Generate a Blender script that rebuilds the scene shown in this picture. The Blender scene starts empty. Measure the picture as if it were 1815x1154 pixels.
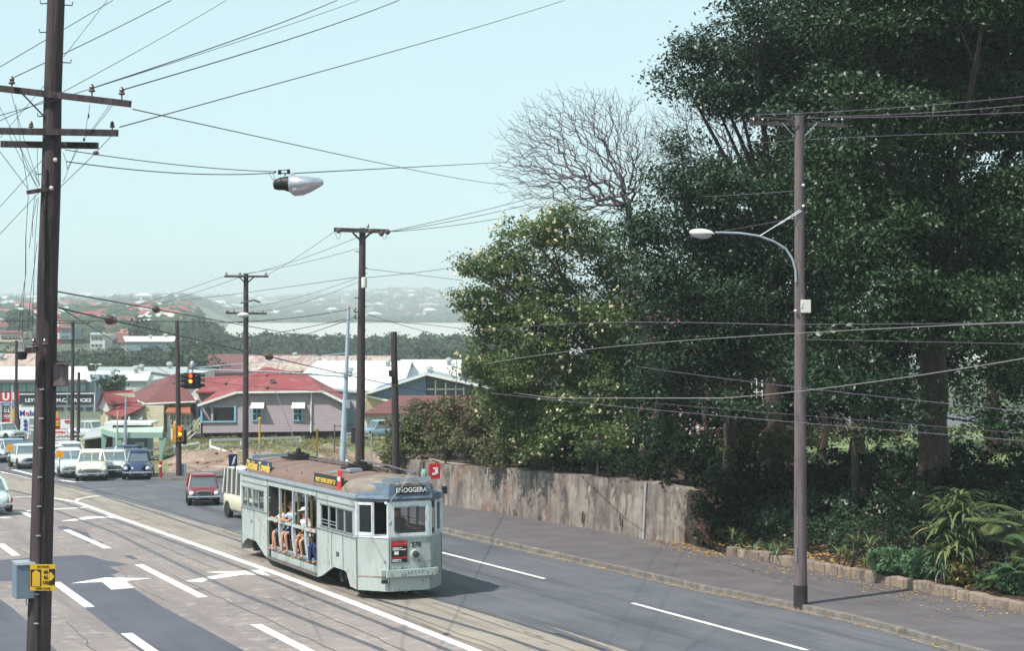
import bpy, bmesh, math, random
import numpy as np
from mathutils import Vector, Matrix, noise as mnoise
R=math.radians
random.seed(7); rng=np.random.default_rng(11)
sc=bpy.context.scene
COL=sc.collection
# ---------------------------------------------------------------- survey of the place
CAMZ=7.47; F=3300.0; CX=907.5; HY=540.0
DH=(-.3987,.9171); NH=(.9171,.3987); SL=.025
def al(x,y): return x*DH[0]+y*DH[1]
def off(x,y): return x*NH[0]+y*NH[1]
def xy(o,a): return (o*NH[0]+a*DH[0], o*NH[1]+a*DH[1])
def rz(x,y): return -SL*al(x,y)
def at(px,py,Y): return Vector(((px-CX)/F*Y, Y, CAMZ-(py-HY)/F*Y))
def gnd(px,py,dz=0.0):
    a=(px-CX)/F; k=(py-HY)/F
    Y=(CAMZ-dz)/(k-SL*(DH[1]+DH[0]*a))
    return Vector((a*Y,Y,rz(a*Y,Y)+dz))
def on(px,Y,dz=0.0):
    x=(px-CX)/F*Y; return Vector((x,Y,rz(x,Y)+dz))
def lerp(a,b,t): return a+(b-a)*t
def sm(t): t=max(0,min(1,t)); return t*t*(3-2*t)
def interp(x,pts):
    if x<=pts[0][0]: return pts[0][1]
    for (a,b),(c,d) in zip(pts,pts[1:]):
        if x<=c: return b+(d-b)*(x-a)/(c-a)
    return pts[-1][1]
def T(x,y):
    A=al(x,y); z=-SL*A
    if y<=230: return z
    s=x/y
    l=interp(y,[(250,-6.25),(400,-8.2),(600,-6.5),(900,-3),(1200,.5),(2500,11),(3300,18),(4300,25),(5300,31),(6200,22)])
    r=interp(y,[(250,-6.25),(550,-12.6),(690,-14),(715,-17),(2230,-17),(2270,-13.6),(3000,-3),(4200,15),(5200,33),(6200,26)])
    t=sm((s+.178)/.03)
    far=lerp(l,r,t)
    n=mnoise.noise(Vector((x/260,y/420,3.1)))
    if y>1000: far+= n*min(9,(y-1000)/180)*(1 if (t<.5 or y>2300) else 0)
    if y>2600: far+= (13*sm((s+.13)/.07)+9*mnoise.noise(Vector((x/420,y/900,9)))-3*sm((-.1-s)/.05)*(1-sm((-.165-s)/.03)))*sm((y-2600)/1800)
    if y>2500: far+= -4*sm((-.18-s)/.04)
    return lerp(z,far,sm((y-230)/120))
# ---------------------------------------------------------------- materials
M={}
def mat(name,c,c2=None,rough=.7,metal=0,scale=2.0,detail=4,bump=0,bscale=None,spec=.3,stretch=(1,1,1),lo=.35,hi=.65,emit=0,coord='Object',extra=None,coat=0,trans=0):
    m=bpy.data.materials.new(name); m.use_nodes=True; nt=m.node_tree; N=nt.nodes; Lk=nt.links
    b=N['Principled BSDF']
    b.inputs['Roughness'].default_value=rough; b.inputs['Metallic'].default_value=metal
    b.inputs['Specular IOR Level'].default_value=spec
    if coat: b.inputs['Coat Weight'].default_value=coat; b.inputs['Coat Roughness'].default_value=.08
    if trans: b.inputs['Transmission Weight'].default_value=trans
    c=tuple(c)+(1,); b.inputs['Base Color'].default_value=c
    tc=N.new('ShaderNodeTexCoord'); mp=N.new('ShaderNodeMapping'); mp.inputs['Scale'].default_value=stretch
    Lk.new(tc.outputs[coord],mp.inputs['Vector'])
    cur=None
    if c2 is not None:
        n=N.new('ShaderNodeTexNoise'); n.inputs['Scale'].default_value=scale; n.inputs['Detail'].default_value=detail
        n.inputs['Roughness'].default_value=.6
        r=N.new('ShaderNodeMapRange'); r.inputs[1].default_value=lo; r.inputs[2].default_value=hi
        mx=N.new('ShaderNodeMix'); mx.data_type='RGBA'
        mx.inputs[6].default_value=c; mx.inputs[7].default_value=tuple(c2)+(1,)
        Lk.new(mp.outputs[0],n.inputs['Vector']); Lk.new(n.outputs['Fac'],r.inputs[0]); Lk.new(r.outputs[0],mx.inputs[0])
        cur=mx.outputs[2]
    if extra:
        for ex in extra:
            ec,esc,elo,ehi,est=ex[:5]
            mp2=N.new('ShaderNodeMapping'); mp2.inputs['Scale'].default_value=est; mp2.inputs['Location'].default_value=(esc*3.1,7.7,1.3)
            if len(ex)>5: mp2.vector_type='TEXTURE'; mp2.inputs['Rotation'].default_value=(0,0,R(23.5)); mp2.inputs['Scale'].default_value=(1,ex[5],1)
            Lk.new(tc.outputs[coord],mp2.inputs['Vector'])
            n2=N.new('ShaderNodeTexNoise'); n2.inputs['Scale'].default_value=esc; n2.inputs['Detail'].default_value=6; n2.inputs['Roughness'].default_value=.65
            r2=N.new('ShaderNodeMapRange'); r2.inputs[1].default_value=elo; r2.inputs[2].default_value=ehi
            m2=N.new('ShaderNodeMix'); m2.data_type='RGBA'; m2.inputs[7].default_value=tuple(ec)+(1,)
            if cur: Lk.new(cur,m2.inputs[6])
            else: m2.inputs[6].default_value=c
            Lk.new(mp2.outputs[0],n2.inputs['Vector']); Lk.new(n2.outputs['Fac'],r2.inputs[0]); Lk.new(r2.outputs[0],m2.inputs[0])
            cur=m2.outputs[2]
    if cur: Lk.new(cur,b.inputs['Base Color'])
    if bump:
        nb=N.new('ShaderNodeTexNoise'); nb.inputs['Scale'].default_value=bscale or scale*4; nb.inputs['Detail'].default_value=5
        bp=N.new('ShaderNodeBump'); bp.inputs['Strength'].default_value=bump; bp.inputs['Distance'].default_value=.05
        Lk.new(mp.outputs[0],nb.inputs['Vector']); Lk.new(nb.outputs['Fac'],bp.inputs['Height']); Lk.new(bp.outputs[0],b.inputs['Normal'])
    if emit:
        b.inputs['Emission Color'].default_value=c; b.inputs['Emission Strength'].default_value=emit
    M[name]=m; return m
def leafmat(name,c,c2,rough=.42,spec=.5,transl=.25,scale=9,c3=None):
    m=mat(name,c,c2,rough=rough,scale=scale,spec=spec,detail=2,lo=.3,hi=.7,extra=[(c3,.45,.5,.7,(1,1,1))] if c3 else None)
    nt=m.node_tree;N=nt.nodes;b=N['Principled BSDF'];out=N['Material Output']
    tr=N.new('ShaderNodeBsdfTranslucent'); mx=N.new('ShaderNodeMixShader'); mx.inputs[0].default_value=transl
    src=b.inputs['Base Color'].links[0].from_socket
    nt.links.new(src,tr.inputs['Color']); nt.links.new(b.outputs[0],mx.inputs[1]); nt.links.new(tr.outputs[0],mx.inputs[2]); nt.links.new(mx.outputs[0],out.inputs['Surface'])
    return m
# ---------------------------------------------------------------- mesh building
class MB:
    def __init__(s): s.v=[]; s.f=[]; s.smooth=False
    def add(s,vs,fs):
        o=len(s.v); s.v+= [tuple(v) for v in vs]; s.f+=[tuple(o+i for i in f) for f in fs]; return s
    def box(s,c,d,rz_=0,tilt=None):
        x,y,z=[k/2 for k in d]
        vs=[Vector((sx*x,sy*y,sz*z)) for sz in(-1,1) for sy in(-1,1) for sx in(-1,1)]
        m=Matrix.Rotation(rz_,3,'Z')
        if tilt: m=m@tilt
        vs=[m@v+Vector(c) for v in vs]
        return s.add(vs,[(0,2,3,1),(4,5,7,6),(0,1,5,4),(2,6,7,3),(0,4,6,2),(1,3,7,5)])
    def bar(s,a,b,w,h=None):
        a=Vector(a);b=Vector(b);h=h or w; d=(b-a).normalized()
        up=Vector((0,0,1)) if abs(d.z)<.95 else Vector((0,1,0))
        sx=d.cross(up).normalized(); sz=sx.cross(d).normalized()
        vs=[p+sx*i*w/2+sz*j*h/2 for p in(a,b) for i,j in((-1,-1),(1,-1),(1,1),(-1,1))]
        return s.add(vs,[(0,3,2,1),(4,5,6,7),(0,1,5,4),(1,2,6,5),(2,3,7,6),(3,0,4,7)])
    def tube(s,pts,r,n=8,cap=True):
        pts=[Vector(p) for p in pts]; rs=r if isinstance(r,(list,tuple)) else [r]*len(pts)
        vs=[];fs=[]; last=None
        for i,p in enumerate(pts):
            d=(pts[min(i+1,len(pts)-1)]-pts[max(i-1,0)])
            if d.length<1e-9: d=Vector((0,0,1))
            d.normalize()
            if last is None:
                up=Vector((0,0,1)) if abs(d.z)<.9 else Vector((1,0,0))
                sx=d.cross(up).normalized()
            else:
                sx=(last-d*last.dot(d)).normalized()
            last=sx; sy=d.cross(sx)
            for k in range(n):
                t=2*math.pi*k/n; vs.append(p+sx*math.cos(t)*rs[i]+sy*math.sin(t)*rs[i])
        for i in range(len(pts)-1):
            for k in range(n):
                k2=(k+1)%n; fs.append((i*n+k,i*n+k2,(i+1)*n+k2,(i+1)*n+k))
        if cap:
            fs.append(tuple(range(n))[::-1]); fs.append(tuple((len(pts)-1)*n+k for k in range(n)))
        return s.add(vs,fs)
    def lathe(s,c,prof,n=14,axis='Z'):
        vs=[];fs=[]
        for (r,z) in prof:
            for k in range(n):
                t=2*math.pi*k/n; p=Vector((r*math.cos(t),r*math.sin(t),z))
                if axis=='Y': p=Vector((p.x,p.z,p.y))
                if axis=='X': p=Vector((p.z,p.x,p.y))
                vs.append(p+Vector(c))
        for i in range(len(prof)-1):
            for k in range(n):
                k2=(k+1)%n; fs.append((i*n+k,i*n+k2,(i+1)*n+k2,(i+1)*n+k))
        fs.append(tuple(range(n))[::-1]); fs.append(tuple((len(prof)-1)*n+k for k in range(n)))
        return s.add(vs,fs)
    def prism(s,poly,vec):
        n=len(poly); poly=[Vector(p) for p in poly]; vec=Vector(vec)
        return s.add(poly+[p+vec for p in poly],[tuple(range(n))[::-1],tuple(range(n,2*n))]+[(i,(i+1)%n,n+(i+1)%n,n+i) for i in range(n)])
    def quad(s,*p): return s.add(p,[tuple(range(len(p)))])
    def ell(s,c,r,n=12,m=8,rot=None):
        vs=[];fs=[]
        for i in range(m+1):
            ph=math.pi*i/m-math.pi/2
            for k in range(n):
                t=2*math.pi*k/n
                v=Vector((r[0]*math.cos(ph)*math.cos(t),r[1]*math.cos(ph)*math.sin(t),r[2]*math.sin(ph)))
                if rot: v=rot@v
                vs.append(v+Vector(c))
        for i in range(m):
            for k in range(n):
                k2=(k+1)%n; fs.append((i*n+k,i*n+k2,(i+1)*n+k2,(i+1)*n+k))
        return s.add(vs,fs)
    def rings(s,rs,cap=True):
        n=len(rs[0]); vs=[p for r in rs for p in r]; fs=[]
        for i in range(len(rs)-1):
            for k in range(n):
                k2=(k+1)%n; fs.append((i*n+k,i*n+k2,(i+1)*n+k2,(i+1)*n+k))
        if cap: fs.append(tuple(range(n))[::-1]); fs.append(tuple((len(rs)-1)*n+k for k in range(n)))
        return s.add(vs,fs)
    def build(s,name,m,parent=None,world=False,smooth=None,bevel=0,fix=True):
        me=bpy.data.meshes.new(name)
        vs=s.v
        if world and parent is not None:
            w=wloc(parent); vs=[(v[0]-w[0],v[1]-w[1],v[2]-w[2]) for v in vs]
        me.from_pydata(vs,[],s.f); 
        if fix:
            bm=bmesh.new(); bm.from_mesh(me); bmesh.ops.recalc_face_normals(bm,faces=bm.faces); bm.to_mesh(me); bm.free()
        o=bpy.data.objects.new(name,me); COL.objects.link(o)
        me.materials.append(M[m] if isinstance(m,str) else m)
        if smooth or (smooth is None and s.smooth):
            me.polygons.foreach_set('use_smooth',[True]*len(me.polygons))
            md=o.modifiers.new('e','EDGE_SPLIT'); md.split_angle=R(38)
        if bevel:
            md=o.modifiers.new('b','BEVEL'); md.width=bevel; md.segments=2; md.limit_method='ANGLE'
        if parent is not None: o.parent=parent
        return o
def wloc(o):
    v=Vector(o.location); 
    if o.parent is not None: v=v+wloc(o.parent)
    return v
def tag(o,label=None,cat=None,group=None,kind=None):
    if label: o['label']=label
    if cat: o['category']=cat
    if group: o['group']=group
    if kind: o['kind']=kind
    return o
def thing(name,label,cat,loc=(0,0,0),rotz=0,group=None):
    o=bpy.data.objects.new(name,None); COL.objects.link(o); o.empty_display_size=.2
    o.location=loc; o.rotation_euler=(0,0,rotz); tag(o,label,cat,group); return o
def copy_tree(o,parent=None):
    c=o.copy(); COL.objects.link(c); c.parent=parent
    for ch in list(o.children): copy_tree(ch,c)
    return c
def structure(o): o['kind']='structure'; return o
def text(body,size,m,parent,loc,rot,name='lettering',extr=.004,align='CENTER',sx=1,bold=0):
    cu=bpy.data.curves.new('t','FONT'); cu.body=body; cu.size=size; cu.extrude=extr; cu.align_x=align; cu.align_y='CENTER'; cu.offset=bold; cu.resolution_u=3
    t=bpy.data.objects.new('t',cu); COL.objects.link(t)
    dg=bpy.context.evaluated_depsgraph_get(); me=bpy.data.meshes.new_from_object(t.evaluated_get(dg))
    bpy.data.objects.remove(t); bpy.data.curves.remove(cu)
    me.materials.clear(); me.materials.append(M[m])
    o=bpy.data.objects.new(name,me); COL.objects.link(o); o.parent=parent; o.location=loc; o.rotation_euler=rot; o.scale=(sx,1,1)
    return o
def leaves_mesh(name,C,size,m,parent=None,nrm=None,aspect=.5,jit=.35,flat=.5,kind=None,fold=.18):
    """C: Nx3 world positions; diamond leaves"""
    n=len(C); S=size*(1+jit*rng.standard_normal(n)).clip(.4,1.8)
    a=rng.standard_normal((n,3)); a/=np.linalg.norm(a,axis=1)[:,None]
    if nrm is not None: a=a*(1-flat)+nrm*flat; a/=np.linalg.norm(a,axis=1)[:,None]+1e-9
    t=rng.standard_normal((n,3)); t-= (t*a).sum(1)[:,None]*a; t/=np.linalg.norm(t,axis=1)[:,None]+1e-9
    b=np.cross(a,t)
    S=S[:,None]
    V=np.empty((n,4,3),dtype=np.float32)
    V[:,0]=C-t*S*.5; V[:,1]=C+b*S*aspect*.5+a*S*fold*.5; V[:,2]=C+t*S*.5; V[:,3]=C-b*S*aspect*.5+a*S*fold*.5
    V=V.reshape(-1,3)
    if parent is not None: V=V-np.array(wloc(parent),dtype=np.float32)
    me=bpy.data.meshes.new(name)
    me.vertices.add(4*n); me.vertices.foreach_set('co',V.astype(np.float32).ravel())
    me.loops.add(4*n); me.loops.foreach_set('vertex_index',np.arange(4*n,dtype=np.int32))
    me.polygons.add(n); me.polygons.foreach_set('loop_start',np.arange(0,4*n,4,dtype=np.int32)); me.polygons.foreach_set('loop_total',np.full(n,4,dtype=np.int32))
    me.update(calc_edges=True); me.materials.append(M[m])
    o=bpy.data.objects.new(name,me); COL.objects.link(o)
    if parent is not None: o.parent=parent
    return o
def clump_points(blobs,per_m2=60,clump_r=.42,fill=.45,clump_n=26,bough=0):
    """blobs: (centre Vector, (rx,ry,rz)). returns positions, normals"""
    P=[];Nn=[]
    for c,r in blobs:
        area=4*math.pi*((r[0]*r[1]+r[0]*r[2]+r[1]*r[2])/3)
        nl=int(area*per_m2); nc=max(3,nl//clump_n)
        d=rng.standard_normal((nc,3)); d/=np.linalg.norm(d,axis=1)[:,None]
        rad=np.where(rng.random(nc)<fill, rng.random(nc)**.6, .82+.26*rng.random(nc))
        if bough:
            nb=max(6,int(area/bough**2*.5)); bd=rng.standard_normal((nb,3)); bd/=np.linalg.norm(bd,axis=1)[:,None]; br=.8+.3*rng.random(nb)
            j=rng.integers(0,nb,nc); e=rng.standard_normal((nc,3)); e/=np.linalg.norm(e,axis=1)[:,None]; e[:,2]=np.abs(e[:,2])*.9-.15
            cb=bd[j]*np.array(r)*br[j][:,None]+e*bough*.62*np.array([1,1,.6]); inn=rng.random(nc)<fill
            ci=d*np.array(r)*rad[:,None]*.78; cc=np.array(c)+np.where(inn[:,None],ci,cb); d=np.where(inn[:,None],d,bd[j]*.5+e*.6)
        else: cc=np.array(c)+d*np.array(r)*rad[:,None]
        k=rng.integers(clump_n//2,clump_n*3//2,nc)
        idx=np.repeat(np.arange(nc),k)
        e=rng.standard_normal((len(idx),3))*clump_r*.5*np.array([1,1,.62])
        P.append(cc[idx]+e); nn=d[idx]*.4+e/clump_r*.7+np.array([0,0,.95 if bough else .6]); Nn.append(nn/np.linalg.norm(nn,axis=1)[:,None])
    return np.concatenate(P),np.concatenate(Nn)
def limb(mb,a,b,r0,r1,wob=.15,n=6,sides=7):
    a=Vector(a);b=Vector(b);L=(b-a).length; pts=[];rs=[]
    for i in range(n+1):
        t=i/n; p=a.lerp(b,t)
        if 0<i<n: p+=Vector((random.uniform(-1,1),random.uniform(-1,1),random.uniform(-.5,.5)))*wob*L/n
        pts.append(p); rs.append(lerp(r0,r1,t))
    mb.tube(pts,rs,sides); return pts
# ---------------------------------------------------------------- palette
mat('asphalt',(.088,.093,.112),(.125,.128,.145),rough=.85,scale=.35,detail=8,bump=.2,bscale=30,extra=[((.15,.148,.155),1.3,.5,.75,(1,1,1),14),((.062,.064,.075),.8,.52,.68,(1,1,1),22),((.17,.165,.165),4,.62,.72,(1,1,1))])
mat('old_asphalt',(.262,.222,.213),(.2,.172,.17),rough=.9,scale=.22,detail=9,bump=.12,bscale=30,lo=.38,hi=.62,extra=[((.135,.125,.14),.55,.6,.72,(1,1,1)),((.4,.345,.32),2.2,.52,.75,(1,1,1)),((.19,.16,.16),.9,.52,.68,(1,1,1),20),((.13,.115,.12),3.1,.64,.7,(1,1,1),5)])
mat('track_concrete',(.31,.268,.228),(.235,.203,.18),rough=.9,scale=.5,detail=8,bump=.12,bscale=25,extra=[((.17,.14,.125),1.6,.5,.66,(1,1,1),25),((.12,.1,.095),3.5,.6,.68,(1,1,1),6)])
mat('new_asphalt',(.085,.087,.112),(.105,.105,.13),rough=.85,scale=.5,detail=8,bump=.12,bscale=30,extra=[((.072,.073,.095),.9,.52,.68,(1,1,1),14)])
mat('footpath',(.098,.088,.097),(.13,.116,.124),rough=.92,scale=.7,detail=8,bump=.15,bscale=25,extra=[((.09,.083,.09),.5,.58,.7,(1,1,1))])
mat('kerb',(.22,.195,.175),(.12,.11,.105),rough=.9,scale=2.5,detail=6,bump=.3,extra=[((.36,.31,.2),1.6,.58,.7,(1,1,1))])
mat('road_paint',(.78,.76,.72),(.52,.5,.48),rough=.75,scale=2.2,detail=9,lo=.46,hi=.68)
mat('worn_paint',(.48,.46,.45),(.3,.29,.29),rough=.8,scale=2,detail=8)
mat('rail_steel',(.22,.24,.3),(.14,.14,.17),rough=.4,metal=.6,scale=3)
mat('groove',(.09,.08,.082),(.14,.122,.12),scale=2)
mat('dirt',(.33,.24,.19),(.17,.115,.09),rough=.95,scale=.8,detail=9,bump=.6,bscale=3,extra=[((.45,.35,.27),1.7,.55,.7,(1,1,1)),((.1,.075,.06),.6,.62,.7,(1,1,1))])
mat('dry_grass',(.16,.17,.07),(.24,.2,.11),rough=.95,scale=.3,detail=9,bump=.4,bscale=6,extra=[((.09,.13,.045),.9,.5,.65,(1,1,1))])
mat('lawn',(.17,.22,.09),(.13,.18,.07),rough=.9,scale=1,detail=8,bump=.3,bscale=12,extra=[((.36,.34,.16),.35,.58,.68,(1,1,1))])
mat('soil',(.04,.026,.022),(.065,.038,.03),rough=.95,scale=2,detail=8,bump=.5,bscale=8,extra=[((.28,.12,.06),3.1,.6,.68,(1,1,1))])
mat('far_ground',(.06,.09,.05),(.12,.13,.08),rough=.95,scale=.012,detail=10,coord='Object')
mat('river_water',(.5,.46,.4),rough=.35,spec=.5)
mat('wood_dark',(.042,.031,.034),(.08,.06,.062),rough=.8,scale=4,detail=8,stretch=(3,3,.25),bump=.5,bscale=9,extra=[((.035,.026,.028),2,.52,.62,(4,4,.15))])
mat('wood_grey',(.17,.135,.14),(.115,.09,.095),rough=.8,scale=4,detail=8,stretch=(4,4,.25),bump=.5,bscale=9,extra=[((.07,.055,.06),2.5,.55,.65,(5,5,.12))])
mat('tar',(.022,.02,.022),(.04,.035,.035),rough=.8)
mat('black_metal',(.02,.019,.022),rough=.5)
mat('wire',(.045,.04,.05),rough=.5,metal=.2)
mat('wire_copper',(.5,.42,.42),rough=.35,metal=.7)
mat('wire_violet',(.17,.13,.18),rough=.4,metal=.3)
mat('insulator',(.085,.055,.05),rough=.25,spec=.6)
mat('porcelain',(.6,.58,.54),rough=.2,spec=.6)
mat('galv',(.38,.42,.46),(.28,.32,.37),rough=.5,metal=.3,scale=3)
mat('galv_blue',(.33,.42,.5),(.4,.47,.53),rough=.5,scale=1.5,extra=[((.35,.17,.07),1.2,.62,.7,(3,3,.5))])
mat('box_blue',(.14,.19,.25),(.17,.22,.27),rough=.5,scale=3)
mat('alu',(.6,.62,.66),(.45,.48,.55),rough=.3,metal=.7,scale=5)
mat('lamp_glass',(.5,.47,.5),rough=.25,spec=.6,trans=.2)
mat('lamp_cream',(.62,.6,.55),rough=.4)
# tram
mat('tram_side',(.405,.46,.442),(.36,.412,.4),rough=.45,scale=1.2,detail=8,bump=.06,bscale=2,spec=.4,extra=[((.3,.31,.28),1.3,.56,.72,(1.5,1.5,.4)),((.24,.15,.09),3.2,.64,.69,(1,1,.3)),((.33,.35,.32),.5,.5,.7,(1,1,1))])
mat('tram_trim',(.24,.28,.3),(.15,.15,.15),rough=.6,scale=5,extra=[((.25,.13,.07),6,.6,.68,(1,1,1))])
mat('tram_fascia',(.085,.12,.17),(.12,.165,.22),rough=.5,scale=3)
mat('tram_gutter',(.31,.37,.42),(.24,.29,.33),rough=.55,scale=4,detail=8)
mat('tram_roof',(.155,.1,.085),(.2,.135,.115),rough=.9,scale=1.2,detail=8,bump=.1,extra=[((.32,.27,.23),1.6,.6,.74,(.4,3,1))])
mat('tram_roof_end',(.26,.22,.185),(.17,.14,.12),rough=.85,scale=2,detail=8)
mat('tram_white',(.68,.72,.74),(.55,.58,.6),rough=.5,scale=4,extra=[((.3,.2,.13),5,.62,.7,(1,1,.5))])
mat('tram_inside',(.045,.042,.04),(.06,.055,.05),rough=.8,scale=2)
mat('tram_wood',(.24,.17,.07),(.16,.11,.05),rough=.5,scale=4,stretch=(3,3,.3))
mat('tram_post',(.38,.44,.46),(.3,.34,.36),rough=.5,scale=4)
mat('under',(.02,.018,.018),(.035,.03,.03),rough=.8)
mat('glass_dark',(.02,.028,.035),rough=.06,spec=.9)
def glass(name,tint,alpha):
    m=bpy.data.materials.new(name); m.use_nodes=True; nt=m.node_tree;N=nt.nodes
    out=N['Material Output']; b=N['Principled BSDF']; b.inputs['Base Color'].default_value=tint+(1,); b.inputs['Roughness'].default_value=.05; b.inputs['Specular IOR Level'].default_value=.8
    t=N.new('ShaderNodeBsdfTransparent'); mx=N.new('ShaderNodeMixShader'); mx.inputs[0].default_value=alpha
    nt.links.new(t.outputs[0],mx.inputs[1]); nt.links.new(b.outputs[0],mx.inputs[2]); nt.links.new(mx.outputs[0],out.inputs[0]); M[name]=m
glass('pane',(.05,.06,.07),.22); glass('car_glass',(.16,.22,.25),.6)
mat('fascia_dark',(.03,.035,.06),rough=.5); mat('ad_blue',(.02,.045,.12),rough=.5); mat('ad_black',(.02,.02,.02),rough=.5); mat('ad_yellow',(.75,.5,.08),rough=.5)
mat('ad_red',(.62,.03,.03),(.5,.02,.025),rough=.5,scale=3); mat('sign_white',(.78,.78,.76),(.7,.7,.69),rough=.5,scale=2)
mat('sign_yellow',(.62,.38,.03),(.55,.33,.03),rough=.5,scale=4)
mat('sign_orange',(.62,.27,.03),rough=.5)
mat('navy_text',(.02,.05,.3),rough=.5)
mat('signal_yellow',(.6,.3,.03),(.5,.25,.03),rough=.5,scale=5)
mat('red_lamp',(1,.05,.02),emit=2.2); mat('amber_lamp',(1,.36,.03),emit=2.2); mat('lens_off',(.05,.03,.02),rough=.2,spec=.8)
mat('red_paint',(.4,.04,.04),rough=.5)
# cars
def paint(n,c): mat(n,c,rough=.28,spec=.6,coat=.5)
paint('car_red',(.21,.016,.024)); paint('car_cream',(.75,.71,.55)); paint('car_white',(.66,.68,.66)); paint('car_pale',(.55,.63,.68)); paint('car_navy',(.015,.03,.1))
paint('car_blue',(.2,.32,.42)); paint('car_bluegrey',(.32,.42,.48)); paint('car_mint',(.48,.58,.56)); paint('van_cream',(.62,.58,.42)); paint('van_white',(.7,.68,.58))
mat('chrome',(.75,.75,.78),rough=.15,metal=1); mat('tyre',(.02,.02,.02),rough=.85); mat('hub',(.6,.6,.6),rough=.3,metal=.8); mat('headlamp',(.8,.82,.85),rough=.1,spec=.8); mat('tail_red',(.45,.02,.02),rough=.2,spec=.6)
mat('seat_dark',(.05,.03,.025),rough=.7)
# buildings
def boards(name,c,pitch=.16,dark=.75):
    m=mat(name,c,tuple(k*.88 for k in c),rough=.75,scale=1.4,detail=7)
    nt=m.node_tree;N=nt.nodes;L=nt.links;b=N['Principled BSDF']
    tc=N.new('ShaderNodeTexCoord'); sp=N.new('ShaderNodeSeparateXYZ'); L.new(tc.outputs['Object'],sp.inputs[0])
    mu=N.new('ShaderNodeMath'); mu.operation='DIVIDE'; mu.inputs[1].default_value=pitch; L.new(sp.outputs[2],mu.inputs[0])
    fr=N.new('ShaderNodeMath'); fr.operation='FRACT'; L.new(mu.outputs[0],fr.inputs[0])
    bp=N.new('ShaderNodeBump'); bp.inputs['Strength'].default_value=1; bp.inputs['Distance'].default_value=.035
    iv=N.new('ShaderNodeMath'); iv.operation='SUBTRACT'; iv.inputs[0].default_value=1; L.new(fr.outputs[0],iv.inputs[1]); L.new(iv.outputs[0],bp.inputs['Height']); L.new(bp.outputs[0],b.inputs['Normal'])
    # joint line between boards
    gt=N.new('ShaderNodeMath'); gt.operation='GREATER_THAN'; gt.inputs[1].default_value=.85; L.new(fr.outputs[0],gt.inputs[0])
    mx=N.new('ShaderNodeMix'); mx.data_type='RGBA'; src=b.inputs['Base Color'].links[0].from_socket
    L.new(gt.outputs[0],mx.inputs[0]); L.new(src,mx.inputs[6]); mx.inputs[7].default_value=tuple(k*dark for k in c)+(1,); L.new(mx.outputs[2],b.inputs['Base Color'])
boards('boards_lilac',(.345,.285,.318)); boards('boards_cream',(.52,.47,.34)); boards('boards_grey',(.35,.38,.4)); boards('boards_white',(.62,.62,.6),.2)
def corr(name,c,c2,extra=None,axis=0,pitch=.25,rough=.6):
    m=mat(name,c,c2,rough=rough,scale=.6,detail=8,extra=extra)
    nt=m.node_tree;N=nt.nodes;L=nt.links;b=N['Principled BSDF']
    tc=N.new('ShaderNodeTexCoord'); w=N.new('ShaderNodeTexWave'); w.inputs['Scale'].default_value=1/pitch; w.bands_direction='X' if axis==0 else 'Y'
    bp=N.new('ShaderNodeBump'); bp.inputs['Strength'].default_value=.6; bp.inputs['Distance'].default_value=.04
    L.new(tc.outputs['Object'],w.inputs['Vector']); L.new(w.outputs['Fac'],bp.inputs['Height']); L.new(bp.outputs[0],b.inputs['Normal'])
corr('roof_red',(.3,.07,.075),(.24,.058,.062),extra=[((.38,.16,.15),1,.55,.75,(1,1,1))])
corr('roof_maroon',(.19,.065,.065),(.15,.055,.055),extra=[((.5,.35,.32),2.5,.64,.7,(3,.4,1))])
corr('roof_orange',(.38,.14,.08),(.3,.1,.07))
corr('roof_white',(.74,.74,.71),(.66,.66,.63),extra=[((.5,.48,.42),.3,.6,.75,(1,1,1))],pitch=.6)
corr('roof_rust',(.36,.25,.22),(.5,.42,.36),extra=[((.25,.11,.09),.5,.5,.6,(4,.3,1)),((.62,.58,.5),.4,.6,.7,(3,.3,1))],pitch=.5)
corr('roof_grey',(.4,.43,.42),(.32,.35,.35),pitch=.5)
mat('wall_blue',(.1,.17,.3),(.12,.19,.31),rough=.6,scale=.5); mat('wall_pale',(.6,.6,.56),(.52,.52,.49),rough=.8,scale=.6,detail=7); mat('wall_ochre',(.42,.33,.2),(.36,.29,.19),rough=.8,scale=.6)
mat('wall_slate',(.18,.23,.28),(.15,.2,.24),rough=.7,scale=.5); mat('sky_blue_paint',(.2,.42,.56),rough=.5); mat('white_paint',(.76,.77,.76),(.66,.66,.64),rough=.55,scale=3,detail=6)
mat('grey_paint',(.35,.37,.38),rough=.6); mat('green_paint',(.26,.4,.34),(.22,.35,.3),rough=.6,scale=2,detail=6); mat('green_pale',(.42,.5,.45),(.36,.42,.38),rough=.7,scale=2)
mat('window_dark',(.03,.035,.045),rough=.12,spec=.8); mat('teal_glass',(.25,.4,.4),rough=.2,spec=.7); mat('painted_shade',(.035,.03,.03),rough=.9)  # the near-black one stands for shade in hollow places
mat('brick_red',(.3,.09,.06),(.22,.07,.05),rough=.85,scale=2,detail=8)
mat('wall_render',(.29,.25,.215),(.18,.155,.14),rough=.93,scale=.8,detail=10,bump=.5,bscale=4,lo=.38,hi=.6,extra=[((.085,.07,.07),1.1,.48,.62,(1.1,1.1,.5)),((.13,.105,.095),1.7,.5,.62,(1.6,1.6,.2)),((.4,.35,.3),1.3,.6,.7,(1,1,.5)),((.2,.13,.1),.45,.58,.63,(1,1,1)),((.06,.045,.045),2.4,.66,.71,(1.3,1.3,.3))])
mat('stone',(.3,.23,.18),(.18,.14,.12),rough=.93,scale=2.2,detail=9,bump=.7,bscale=6,extra=[((.1,.08,.075),1.4,.52,.64,(1,1,.5)),((.42,.34,.27),2.5,.6,.7,(1,1,1))])
mat('bark_dark',(.05,.036,.03),(.085,.065,.055),rough=.9,scale=3,detail=8,bump=.6,stretch=(2,2,.4))
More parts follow.
